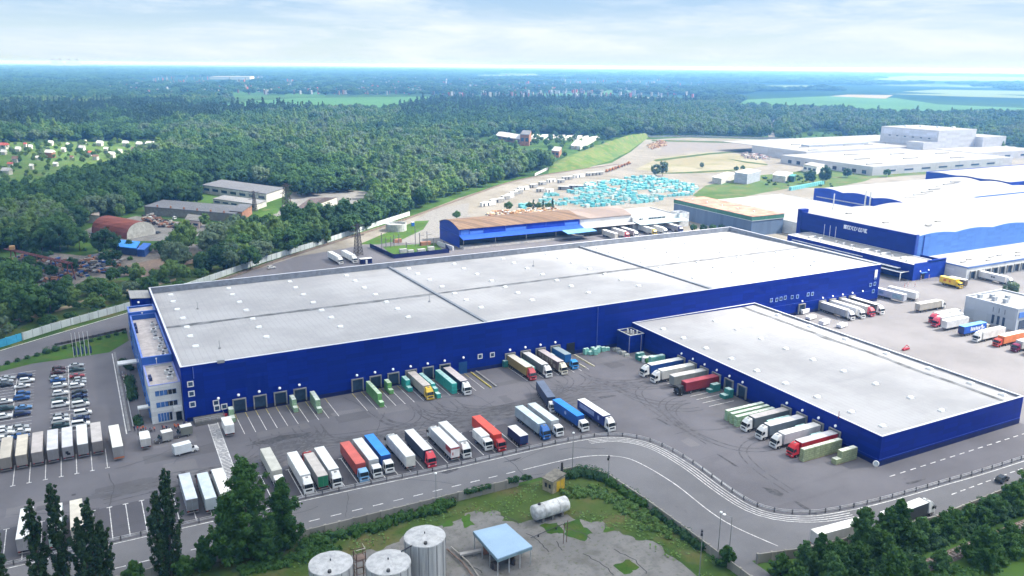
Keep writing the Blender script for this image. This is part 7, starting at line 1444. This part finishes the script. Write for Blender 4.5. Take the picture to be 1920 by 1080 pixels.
NOT = [GP([(-400, 720), (0, 645), (110, 610), (245, 572), (385, 528), (510, 486), (640, 449), (768, 400), (900, 352), (1030, 318), (1040, 300), (1100, 278), (1150, 260), (1192, 250), (1216, 256), (1440, 259), (1660, 268), (1920, 292), (2300, 330), (2400, 1300), (-600, 1300)]),
       GP([(140, 440), (165, 418), (255, 404), (262, 398), (262, 386), (370, 385), (372, 350), (545, 350), (560, 372), (640, 362), (690, 358), (702, 398), (640, 420), (560, 432), (520, 440), (470, 446), (395, 464), (300, 480), (200, 484), (130, 470)]),
       GP([(-60, 560), (-60, 492), (20, 470), (140, 474), (215, 460), (290, 456), (330, 478), (390, 474), (385, 494), (310, 508), (240, 530), (130, 548)]),
       GP([(-60, 650), (-60, 600), (90, 556), (230, 528), (310, 510), (400, 492), (440, 500), (240, 578), (0, 645)]),
       GP([(-80, 350), (-80, 274), (40, 266), (300, 264), (310, 284), (245, 318), (130, 346), (60, 370), (-80, 374)]),
       GP([(345, 206), (480, 188), (560, 183), (835, 180), (818, 194), (722, 216), (640, 213), (345, 214)]),
       GP([(1375, 198), (1400, 186), (1560, 176), (1680, 176), (1900, 184), (2100, 200), (2100, 220), (1700, 224), (1560, 214), (1375, 208)]),
       GP([(868, 268), (930, 254), (990, 250), (1140, 258), (1134, 280), (1060, 298), (1040, 312), (985, 306), (900, 290), (868, 284)]),
       GP([(1438, 266), (1441, 236), (1449, 204), (1453, 204), (1455, 236), (1456, 266)]), GP([(1480, 262), (1520, 246), (1570, 248), (1600, 262), (1560, 270)]),
       GP([(320, 560), (640, 420), (660, 470), (400, 560)]) if 0 else GP([(655, 378), (690, 364), (700, 372), (668, 388)]),
       GP([(1165, 196), (1300, 194), (1300, 188), (1165, 188)]), GP([(990, 181), (1020, 176), (1190, 171), (1190, 177)]), GP([(1430, 170), (1440, 160.5), (1545, 160), (1555, 169)]), GP([(1600, 153), (1700, 142), (1990, 146), (1990, 156), (1700, 156)]), GP([(870, 147), (900, 140.5), (1020, 139.5), (1020, 147)]), GP([(1680, 180), (1760, 168), (1990, 172), (1990, 186), (1800, 186)])]
NBOX = [(min(p[0] for p in P_), max(p[0] for p in P_), min(p[1] for p in P_), max(p[1] for p in P_)) for P_ in NOT]
def blocked(u, v):
    for P_, (a, b_, c_, d) in zip(NOT, NBOX):
        if a <= u <= b_ and c_ <= v <= d and inpoly((u, v), P_): return True
    return False
PINE1 = GP([(-200, 262), (0, 255), (280, 252), (330, 240), (470, 226), (620, 215), (620, 200), (300, 205), (-200, 215)]); PINE2 = GP([(760, 235), (1060, 215), (1350, 200), (1350, 190), (900, 190), (740, 205)])
LIGHTZ = [GP([(600, 420), (760, 398), (900, 350), (1010, 315), (1010, 270), (900, 272), (700, 330), (640, 380)]), GP([(400, 270), (560, 240), (660, 250), (640, 275), (500, 290)]), GP([(560, 300), (640, 270), (800, 270), (860, 290), (700, 330)]), GP([(1200, 258), (1440, 258), (1440, 228), (1200, 225)]), GP([(1455, 260), (1560, 262), (1560, 235), (1470, 238)])]
DARKZ = [GP([(-60, 420), (300, 400), (520, 340), (520, 300), (250, 310), (100, 330), (-60, 350)]), GP([(700, 262), (860, 250), (1000, 248), (1100, 250), (1000, 215), (760, 225)])]
rnd = random.Random(21); pts = []
def pick(u, v):
    q = noise.noise(Vector((u*.009, v*.009, 5))); w_ = rnd.random()
    if inpoly((u, v), PINE1) and q > -.25: return 5 if w_ < .8 else 1
    if inpoly((u, v), PINE2): return 5 if w_ < .35 else (1 if w_ < .7 else 4)
    for Z_ in LIGHTZ:
        if inpoly((u, v), Z_): return 2 if w_ < .34 else 3 if w_ < .68 else 6 if w_ < .82 else 0
    for Z_ in DARKZ:
        if inpoly((u, v), Z_): return 4 if w_ < .55 else 0 if w_ < .8 else 1
    if q > .22: return 3 if w_ < .5 else 2
    if q < -.25: return 4 if w_ < .6 else 1
    return (0, 1, 1, 0, 4, 3, 2, 1, 6)[rnd.randrange(9)]
def inview(u, v, mx=160):
    x, y = PX(u, v, 5); return -mx < x < 1920+mx and y < 1300
def scatter(d0, d1, step, s0, s1, fn=None):
    u = -d1
    R0, R1 = d0*d0, d1*d1; ua, ub = -int(d1*.35/step)-1, int(d1*.92/step)+1
    for i in range(ua, ub):
        for j in range(int(0), int(d1/step)+1):
            x, y = (i+rnd.uniform(-.45, .45))*step, (j+rnd.uniform(-.45, .45))*step; r_ = x*x+y*y
            if r_ < R0 or r_ >= R1 or y < 60: continue
            a = math.atan2(x, y)
            if not (-.20 < a < 1.18): continue
            if not inview(x, y) or blocked(x, y): continue
            pts.append((x, y, rnd.uniform(s0, s1), rnd.uniform(.85, 1.25), rnd.uniform(0, 6.28), pick(x, y)))
scatter(330, 760, 8.8, .85, 1.45); scatter(760, 1300, 10.2, .95, 1.6); scatter(1300, 2300, 13, 1.2, 1.75)
pts.sort(key=lambda p: math.hypot(p[0], p[1]))
where = lambda u, v: ('in the wood left of the scrapyard' if u < 10 else 'in the wood around the old halls' if u < 140 and v < 700 else 'in the wood along the white fence' if v < 620 else 'in the wood below the grassy bank')
KN = {0: 'mid green round tree', 1: 'wide mid green tree', 2: 'fresh light green tree', 3: 'grey-green willowy tree', 4: 'dark green round tree', 5: 'tall dark pine', 6: 'slim light green tree', 7: 'dark conical tree'}
NIND = 205
for p_ in pts[:NIND]:
    tree(p_[5], KN[p_[5]]+' '+where(p_[0], p_[1]), p_[0], p_[1], p_[2], p_[3], 'trees at the near edge of the wood', 'pine_tree' if p_[5] in (5, 7) else 'broadleaf_tree')
far = pts[NIND:]
VILL = GP([(200, 184), (200, 158), (420, 150), (700, 147), (1320, 150), (1320, 174), (1000, 186), (840, 182)])
# farther country: the same crowns scaled up to stand for groves, thinned out over open land
def farscatter(d0, d1, step, s0, s1, zs, thr):
    for i in range(-int(d1*.33/step)-1, int(d1*.9/step)+1):
        for j in range(0, int(d1/step)+1):
            x, y = (i+rnd.uniform(-.48, .48))*step, (j+rnd.uniform(-.48, .48))*step; r_ = math.hypot(x, y)
            if r_ < d0 or r_ >= d1: continue
            a = math.atan2(x, y)
            if not (-.17 < a < 1.14) or blocked(x, y) or not inview(x, y): continue
            if inpoly((x, y), VILL) and rnd.random() < .84: continue
            if noise.noise(Vector((x*.0007, y*.0011, 8)))+(.35*noise.noise(Vector((x*.003, y*.004, 2)))-(.28 if a > .5 else 0)) < thr: continue
            far.append((x, y, rnd.uniform(s0, s1), zs*rnd.uniform(.8, 1.2), rnd.uniform(0, 6.28), rnd.choice((0, 1, 4, 4, 4))))
farscatter(2300, 4200, 22, 2.6, 3.6, .5, -.30); farscatter(4200, 8500, 52, 6, 8, .26, -.22); farscatter(8500, 17000, 120, 14, 20, .13, -.16)
# village gardens and rough ground: small trees and bushes
small = []
for P_, n, s0, s1, ks in ((NOT[4], 300, .3, .6, (0, 2, 2, 3, 1)), (NOT[3], 110, .3, .8, (8, 8, 2, 0)), (NOT[2], 40, .35, .7, (8, 0, 4)), (NOT[1], 26, .4, .8, (0, 2, 8)), (NOT[7], 90, .4, .8, (0, 2, 1, 8)), (NOT[9], 40, .4, .7, (8, 2))):
    us = [p[0] for p in P_]; vs_2 = [p[1] for p in P_]
    while n > 0:
        u, v = rnd.uniform(min(us), max(us)), rnd.uniform(min(vs_2), max(vs_2))
        if not inpoly((u, v), P_): continue
        n -= 1
        if P_ is NOT[1]:
            x_, y_ = PX(u, v)
            if 262 < x_ < 475 and 395 < y_ < 425 or 380 < x_ < 540 and y_ < 395: continue
        small.append((u, v, rnd.uniform(s0, s1), rnd.uniform(.8, 1.2), rnd.uniform(0, 6.28), rnd.choice(ks)))
far += small
far = [p for p in far if not (any(False for _ in ()))]
me = bpy.data.meshes.new('forest'); me.from_pydata([(p[0], p[1], 0) for p in far], [], [])
for nm, ty, fn in (('kind', 'INT', lambda p: p[5]), ('rot', 'FLOAT', lambda p: p[4])):
    at = me.attributes.new(nm, ty, 'POINT'); at.data.foreach_set('value', [fn(p) for p in far])
at = me.attributes.new('scl', 'FLOAT_VECTOR', 'POINT'); at.data.foreach_set('vector', [c_ for p in far for c_ in (p[2], p[2], p[2]*p[3])])
fo = struct(put('forest', me), 'stuff')
ng = bpy.data.node_groups.new('forest_points', 'GeometryNodeTree')
ng.interface.new_socket('Geometry', in_out='INPUT', socket_type='NodeSocketGeometry'); ng.interface.new_socket('Geometry', in_out='OUTPUT', socket_type='NodeSocketGeometry')
gi, go, jn = ng.nodes.new('NodeGroupInput'), ng.nodes.new('NodeGroupOutput'), ng.nodes.new('GeometryNodeJoinGeometry')
def attr(nm, ty):
    n = ng.nodes.new('GeometryNodeInputNamedAttribute'); n.data_type = ty; n.inputs[0].default_value = nm; return n.outputs[0]
ak, ar, asc = attr('kind', 'INT'), attr('rot', 'FLOAT'), attr('scl', 'FLOAT_VECTOR')
cx = ng.nodes.new('ShaderNodeCombineXYZ'); ng.links.new(ar, cx.inputs[2])
for k in range(len(KIND)):
    src = bpy.data.objects.new('forest_crown', KIND[k][0])
    oi = ng.nodes.new('GeometryNodeObjectInfo'); oi.inputs['Object'].default_value = src
    cm = ng.nodes.new('FunctionNodeCompare'); cm.data_type = 'INT'; cm.operation = 'EQUAL'; ng.links.new(ak, cm.inputs[2]); cm.inputs[3].default_value = k
    ip = ng.nodes.new('GeometryNodeInstanceOnPoints'); ng.links.new(gi.outputs[0], ip.inputs['Points']); ng.links.new(cm.outputs[0], ip.inputs['Selection']); ng.links.new(oi.outputs['Geometry'], ip.inputs['Instance'])
    ng.links.new(cx.outputs[0], ip.inputs['Rotation']); ng.links.new(asc, ip.inputs['Scale']); ng.links.new(ip.outputs[0], jn.inputs[0])
ng.links.new(jn.outputs[0], go.inputs[0])
md = fo.modifiers.new('forest', 'NODES'); md.node_group = ng
print('forest points', len(pts), len(far))
# single trees and bushes on the site
def ptree(kind, label, x, y, s, sz=1.0, name='broadleaf_tree', grp='single trees on the site'): return tree(kind, label, *G(x, y), s, sz, grp, name)
ptree(0, 'small round tree at the left end of the blue hangar', 856, 412, .55); ptree(0, 'round tree left of the bushes behind the rusty roof', 953, 396, .62)
for k, (x, y) in enumerate(((992, 393), (1000, 394), (1009, 394), (1018, 395), (1028, 394), (1036, 392))): ptree(7 if k % 2 else 0, 'bushy young tree in the clump behind the rusty roof, %s from the left' % ORD[k], x, y, .5)
ptree(3, 'grey-green twin tree, left, above the turquoise field', 1230, 331, .85, 1.2); ptree(3, 'grey-green twin tree, right, above the turquoise field', 1242, 330, .95, 1.3)
ptree(4, 'dark tree on the sunny grass, left of two by the white hut', 1518, 345, .95, 1.2); ptree(4, 'dark tree on the sunny grass, right of two by the white hut', 1546, 344, 1.1, 1.3); ptree(4, 'dark round tree before the white factory front', 1588, 333, .8)
ptree(0, 'small round tree by the far sheds', 1392, 320, .5); ptree(0, 'small dark tree beside the little round one', 1380, 322, .5); ptree(3, 'thin tree alone on the pale field', 1316, 316, .4, 1.4); ptree(0, 'pale tree beside the factory hut', 1662, 332, .7)
ptree(3, 'grey-green tree before the gatehouse in the sunny yard', 1893, 556, .62)
for k, x in enumerate((1300, 1318, 1336, 1352)): ptree(4 if k % 2 else 0, 'dark bush beside the grey-blue wall, %s from the left' % ORD[k], x, 435, .45, 1, 'bush', 'bushes by the green-banded building')
for k, x in enumerate((1382, 1390, 1398, 1405)): ptree(2, 'yellow-green bush behind the roof corner, %s from the left' % ORD[k], x, 431, .5, 1, 'bush', 'bushes by the green-banded building')
for x, y, q in ((18, 596, 1.35), (58, 604, 1.5), (96, 588, 1.2), (20, 560, 1.3), (55, 545, 1.1), (5, 640, .8), (150, 470, 1.2), (200, 478, 1.3), (110, 458, 1.3), (60, 452, 1.4), (15, 455, 1.3), (345, 500, .9), (420, 508, 1.3), (455, 490, 1.3), (400, 480, 1.2), (380, 512, .9), (470, 506, 1.1), (210, 556, .6), (245, 560, .7), (180, 560, .5)): ptree((4, 3, 0, 1)[int(x) % 4], 'round tree near the scrapyard and the dirt track', x, y, q, 1, 'broadleaf_tree', 'trees around the scrapyard')
for k in range(30): ptree(8, 'low bush on the sunny grass among the far sheds', rnd.uniform(1420, 1560), rnd.uniform(326, 352), rnd.uniform(.3, .6), 1, 'bush', 'bushes on the sunny grass')
# columnar poplars and the big near trees
PROF = {'col': ((0, .28), (.15, .62), (.35, 1), (.52, 1), (.72, .74), (.88, .48), (1, .12)), 'oval': ((0, .4), (.15, .85), (.35, 1), (.55, .9), (.75, .64), (.9, .36), (1, .08))}
def profv(kind, t):
    P_ = PROF[kind]
    for (a, x), (b_, y) in zip(P_, P_[1:]):
        if t <= b_: return x+(y-x)*(t-a)/(b_-a)
    return P_[-1][1]
def fgtree(name, label, u, v, ytop, kind, mat, w_, grp, seed, stems=1):
    """near tree grown branch by branch: every branch is a tapering plume of leaf clumps round a limb, so the outline stays ragged"""
    t_ = math.hypot(u, v); x, _ = PX(u, v); d = fw+rt*((x-960)/F)-up*((ytop-540)/F); h = max(4.5, CAMH+d.z*t_/math.hypot(d.x, d.y))
    o = thing(name, label, 'tree', (u, v, 0), 0, grp); r2 = random.Random(seed); mb, tk = MB(), MB()
    def plume(p0, p1, r0, n):
        p0, p1 = Vector(p0), Vector(p1); tk.tube(p0, p0+(p1-p0)*.8, .07+.02*r0, 5, .03)
        for k in range(n):
            t = (k+.5)/n; c_ = p0+(p1-p0)*t+Vector((r2.gauss(0, .22), r2.gauss(0, .22), r2.gauss(0, .2)))*r0; rr = r0*(1.05-.62*t)*r2.uniform(.75, 1.15)
            mb.blob(c_, rr*.58, 1, .32, 1.25 if kind == 'col' else .95, r2)
            for _ in range(34):
                dd = Vector((r2.gauss(0, 1), r2.gauss(0, 1), r2.gauss(.1, 1))).normalized(); leaf(mb, c_+Vector((dd.x, dd.y, dd.z*(1.35 if kind == 'col' else 1)))*rr*r2.uniform(.55, 1.2), dd, r2.uniform(.26, .50), r2)
    for q in range(stems):
        ou, ov = (0, 0) if stems == 1 else (w_*.5*(q-(stems-1)/2), r2.uniform(-.6, .6)); hh = h*(1 if q == stems//2 else r2.uniform(.72, .9)); ww = w_*(1 if stems == 1 else .66)
        tk.tube((ou*.4, ov*.4, -.2), (ou, ov, hh*.9), .16+.010*hh, 8, .05)
        nb = int((26 if kind == 'col' else 44)*(hh/18)**.7); lo = .05 if kind == 'col' else .10
        for k in range(nb):
            t = lo+(1-lo)*((k+r2.random())/nb)**.9; a = k*2.4+r2.uniform(-.5, .5); rad = ww*profv(kind, min(1, t))*r2.uniform(.55, 1.05)
            rise = hh*(r2.uniform(.16, .26) if kind == 'col' else r2.uniform(.07, .17)); zt = min(hh*.985, hh*t+rise*.3); zb = max(hh*.03, zt-rise)
            r0 = (.30*ww if kind == 'col' else .27*ww)*r2.uniform(.75, 1.15)*(.55+.45*profv(kind, min(1, t)))
            plume((ou+rad*.22*math.cos(a), ov+rad*.22*math.sin(a), zb), (ou+rad*.9*math.cos(a), ov+rad*.9*math.sin(a), zt), min(1.7, r0), 5 if kind == 'col' else 6)
        plume((ou, ov, hh*.70), (ou, ov, hh), min(1.2, ww*.26), 6)
    mb.build('crown', mat, o); tk.build('trunk', BARK, o, True); return o
G8 = 'tall trees along the lower road'
for k, (x, y, yt, w_, st, lb) in enumerate(((4, 1126, 945, 3.4, 2, 'dark poplar cut off by the left edge'), (86, 1118, 926, 2.5, 1, 'dark columnar poplar, second from the left'), (126, 1118, 898, 2.7, 1, 'tallest of the dark columnar poplars at the left'), (184, 1110, 930, 3.7, 3, 'wide dark poplar with several stems, fourth from the left'), (318, 1080, 878, 4.6, 2, 'broad dark poplar standing alone left of the big bushy tree'))):
    u, v = G(x, y); fgtree('poplar_tree', lb, u, max(v, 158.5) if v < 158.5 else min(v, 161.2), yt, 'col', LF_POP, w_, G8, 40+k, st)
fgtree('broadleaf_tree', 'big bushy deep green tree rising in front of the lower lorries, tallest of its clump', 23.4, 160.4, 858, 'oval', LF_FG, 7.4, G8, 60)
fgtree('broadleaf_tree', 'dark bushy tree right of the big one in the same clump', 30.6, 160.0, 900, 'oval', LF_FG, 5.2, G8, 61)
fgtree('broadleaf_tree', 'dark bushy tree left of the big one in the same clump', 19.4, 159.4, 925, 'oval', LF_FG, 5.4, G8, 62)
fgtree('broadleaf_tree', 'low dark tree at the foot of the big bushy clump', 26.5, 157.4, 975, 'oval', LF_FG, 4.2, G8, 63)
fgtree('broadleaf_tree', 'low bushy tree at the bottom edge between the lone poplar and the clump', 14.5, 160.0, 1008, 'oval', LF_FG, 3.2, G8, 64)
fgtree('broadleaf_tree', 'bush-like tree at the bottom edge left of the lone poplar', 1.5, 160.5, 1052, 'oval', LF_FG, 3.0, G8, 65)
fgtree('broadleaf_tree', 'bush-like tree at the bottom edge right of the lone poplar', 10.6, 159.6, 1050, 'oval', LF_FG, 3.0, G8, 66)
fgtree('broadleaf_tree', 'bushy tree with two lamp posts rising from it by the lower road', 110.4, 112.5, 1030, 'oval', LF_FG, 3.0, G8, 67)
WK = 1.45; G9 = 'trees by the lower railway'
for k, (u, v, yt, w_, sh, lb) in enumerate(((120.5, 101.5, 1014, 2.3, 'cone', 'bright green tree at the left end of the clump by the lower railway'), (124.6, 101.2, 1000, 2.4, 'cone', 'bright green tree, second from the left by the lower railway'), (130.5, 101.6, 1010, 2.6, 'oval', 'tree right before the white trailer roof'), (137.5, 101.6, 950, 3.0, 'cone', 'tall dark conical tree, left of the tall pair by the lower lorry'), (144.6, 101.4, 952, 2.4, 'cone', 'tall dark conical tree in the middle by the lower lorry'), (148.6, 101.6, 934, 3.0, 'cone', 'tallest dark conical tree right before the lower lorry'), (155.5, 100.8, 972, 3.0, 'oval', 'bright bushy tree right below the lower lorry cab'),
        (166, 100.2, 985, 2.4, 'oval', 'tree by the dark roadside wall, below its end'), (171.5, 100.4, 952, 2.6, 'oval', 'light tree right of the lower lorry by the dark wall'), (180, 100.4, 930, 3.2, 'oval', 'dark tree by the roadside wall, third from the right edge'), (188, 100.4, 905, 3.4, 'oval', 'dark tree by the roadside wall, second from the right edge'), (196, 100.6, 868, 3.6, 'oval', 'tall dark tree at the right edge beside the black car'), (204, 99.4, 880, 3.6, 'oval', 'dark tree cut off by the right edge'), (173, 98.4, 975, 2.6, 'oval', 'low tree before the railway, right part'),
        (128, 87.0, 1028, 3.2, 'oval', 'rounded tree at the bottom edge below the clump'), (134.5, 86.5, 1040, 3.0, 'oval', 'rounded tree at the bottom edge left of the rails'), (158, 88.5, 985, 4.0, 'oval', 'large pale-topped tree in front of the rails'), (168, 88.0, 1010, 3.6, 'oval', 'tree at the bottom right before the rails'), (178, 88.6, 985, 3.6, 'oval', 'broad tree at the lower right corner'), (117.6, 104.5, 1040, 2.2, 'oval', 'bright low tree at the road mouth, left edge of the clump'), (115.8, 98.5, 1062, 2.3, 'oval', 'low tree at the bottom edge just right of the road mouth'), (122.5, 96.5, 1035, 2.6, 'oval', 'leafy tree in the second row behind the road mouth'), (134, 99.4, 1018, 2.7, 'oval', 'leafy tree in front of the white trailer roof, second row'), (140.5, 100.6, 985, 2.4, 'oval', 'leafy tree filling the gap left of the tall pair'), (152.5, 101.2, 990, 2.3, 'oval', 'leafy tree filling the gap below the lower lorry'), (163, 100.6, 1000, 2.4, 'oval', 'small leafy tree beside the dark wall'), (127, 99, 1022, 2.6, 'oval', 'leafy tree behind the bright green pair'), (149, 91.2, 1042, 2.2, 'oval', 'small tree close to the rails, left'), (172, 91.4, 1012, 2.3, 'oval', 'small tree close to the rails, right'), (163, 90.2, 1030, 2.6, 'oval', 'small tree close to the rails, middle'), (120.5, 93.5, 1050, 2.4, 'oval', 'low tree at the bottom edge near the road mouth'), (141, 98.6, 1000, 2.6, 'oval', 'dark undergrown tree behind the rails'), (151, 98.4, 1010, 2.5, 'oval', 'low dark tree between the tall pair and the rails'), (187, 89.4, 965, 3.2, 'oval', 'broad tree at the right edge below the rails'), (161.5, 98.8, 1000, 2.4, 'oval', 'low dark tree between wall and rails'))):
    fgtree('broadleaf_tree', lb, u, v, yt, 'oval', LF_FG if k % 3 else LF_A, w_*WK, G9, 80+k)
# hedges, ivy and rough growth
def bushes(name, label, pts, n, s0, s1, mat, grp, z=0, spread=.8, h=1.0):
    """one planted clump of leaf masses that reads as one bush or hedge"""
    r2 = random.Random(len(label)*7); mb = MB(); c0 = pts[0]
    P_ = [Vector(p) for p in pts]
    for k in range(n):
        t = r2.random()*(len(P_)-1); i = int(t); p_ = P_[i]+(P_[min(i+1, len(P_)-1)]-P_[i])*(t-i); s_ = r2.uniform(s0, s1); c_ = (p_.x-c0[0]+r2.uniform(-spread, spread), p_.y-c0[1]+r2.uniform(-spread, spread), z+s_*.6*h)
        mb.blob(c_, s_*.7, 1, .3, h, r2)
        for _ in range(36): d = Vector((r2.gauss(0, 1), r2.gauss(0, 1), r2.gauss(.3, 1))).normalized(); leaf(mb, Vector(c_)+d*s_*r2.uniform(.6, 1.15), d, r2.uniform(.25, .5), r2)
    return tag(put(name, mb.mesh(name, mat), None, (*c0, 0)), label, 'hedge' if name == 'hedge' else 'bush', grp)
GB = 'bushes around the tank yard'
bushes('hedge', 'thick dark hedge between the car park kerb and the office', [(8.6, 282), (8.2, 262)], 60, .8, 1.5, LF_D, 'hedges')
bushes('hedge', 'dark hedge beside the pale steps at the office entrance', [(7.2, 300), (9.4, 291)], 26, .7, 1.3, LF_D, 'hedges'); bushes('hedge', 'low dark hedge at the near corner of the office path', [(8.2, 247), (8.4, 240.5)], 22, .6, 1.0, LF_D, 'hedges')
for k in range(19):
    t = k/18; u, v = (-42+t*52, 306.6+t*28+math.sin(t*3)*1.5); bushes('bush', 'small clipped dark shrub along the lawn edge by the left road', [(u, v)], 3, .5, .9 if k not in (3, 9, 10) else 1.9, LF_D, 'clipped shrubs along the lawn')
LP = [(-110, 160.4), (14, 160.2), (40, 160.2), (62, 160.6), (86, 160.4)]
bushes('bush', 'long belt of rank weeds under the concrete wall left of the tanks', [(34, 160), (46, 158.8), (58, 160.4), (66, 160)], 130, .5, 1.3, LF_FG, GB, 0, 1.5); bushes('bush', 'rounded bush against the wall above the tallest tank', [(66, 160.6), (70, 160.8)], 26, .8, 1.6, LF_FG, GB)
bushes('bush', 'ivy draped over the wall above the horizontal tank', [(73.5, 162), (80.5, 162)], 34, .4, .7, LF_D, GB, 1.5, .25); bushes('bush', 'ivy on the wall left of the yellow shed', [(85.5, 162), (91, 161.6)], 24, .5, .8, LF_D, GB, 1.5, .3)
bushes('bush', 'dark thicket at the wall corner right of the yellow shed', [(98, 160.8), (105, 160), (108.6, 155)], 90, .8, 1.7, LF_D, GB, 0, 1.0); bushes('bush', 'bushes along the right wall of the tank yard, upper part', [(108.8, 153), (109.6, 140)], 70, .6, 1.5, LF_FG, GB, 0, .9); bushes('bush', 'bushes along the right wall of the tank yard, lower part', [(109.8, 136), (109.8, 120)], 60, .6, 1.4, LF_D, GB, 0, .8)
bushes('bush', 'tall weeds on the slope right of the horizontal tank', [(96, 154), (104, 150), (106, 140), (106, 128)], 190, .35, .75, LF_B, GB, 0, 2.6); bushes('bush', 'weeds at the foot of the wall behind the leftmost tank', [(20, 156), (34, 155)], 70, .4, .9, LF_FG, GB, 0, 2.2)
bushes('bush', 'weeds between the big trees and the lower left tanks', [(33, 158), (40, 153)], 60, .4, .9, LF_FG, GB, 0, 1.8); bushes('bush', 'dark undergrowth filling the strip beside the lower railway', [(122, 99.5), (150, 98.5), (205, 99)], 240, .7, 1.6, LF_D, G9, 0, 2.0); bushes('bush', 'undergrowth on the near side of the lower railway', [(118, 89), (150, 88), (205, 89)], 220, .7, 1.7, LF_FG, G9, 0, 2.2)
gm = MB(); r2 = random.Random(9)
for _ in range(9000):
    u, v = r2.uniform(-20, 109), r2.uniform(108, 161); q = noise.noise(Vector((u*.12, v*.12, 0)))
    if q < -.05 or inpoly((u, v), [(38, 150), (57, 154), (72, 156.5), (78, 149), (90, 146.5), (99, 130), (103, 110), (25, 100)]): continue
    leaf(gm, (u, v, .2+.25*max(0, q)), (0, 0, 1), r2.uniform(.25, .6), r2)
struct(gm.build('tall_grass', LF_B), 'stuff')
EXPO = 1.2
# ---------------------------------------------------------------- render settings
scene.render.engine = 'CYCLES'
c = scene.cycles
c.use_denoising = True; c.denoiser = 'OPENIMAGEDENOISE'
c.use_adaptive_sampling = True; c.adaptive_threshold = .02
c.max_bounces = 5; c.diffuse_bounces = 2; c.glossy_bounces = 2; c.transmission_bounces = 3; c.transparent_max_bounces = 8; c.volume_bounces = 1
c.caustics_reflective = False; c.caustics_refractive = False; c.sample_clamp_indirect = 6
vs_ = scene.view_settings; vs_.view_transform = 'Standard'; vs_.look = 'None'; vs_.exposure = EXPO; vs_.gamma = 1; vs_.use_curve_mapping = False
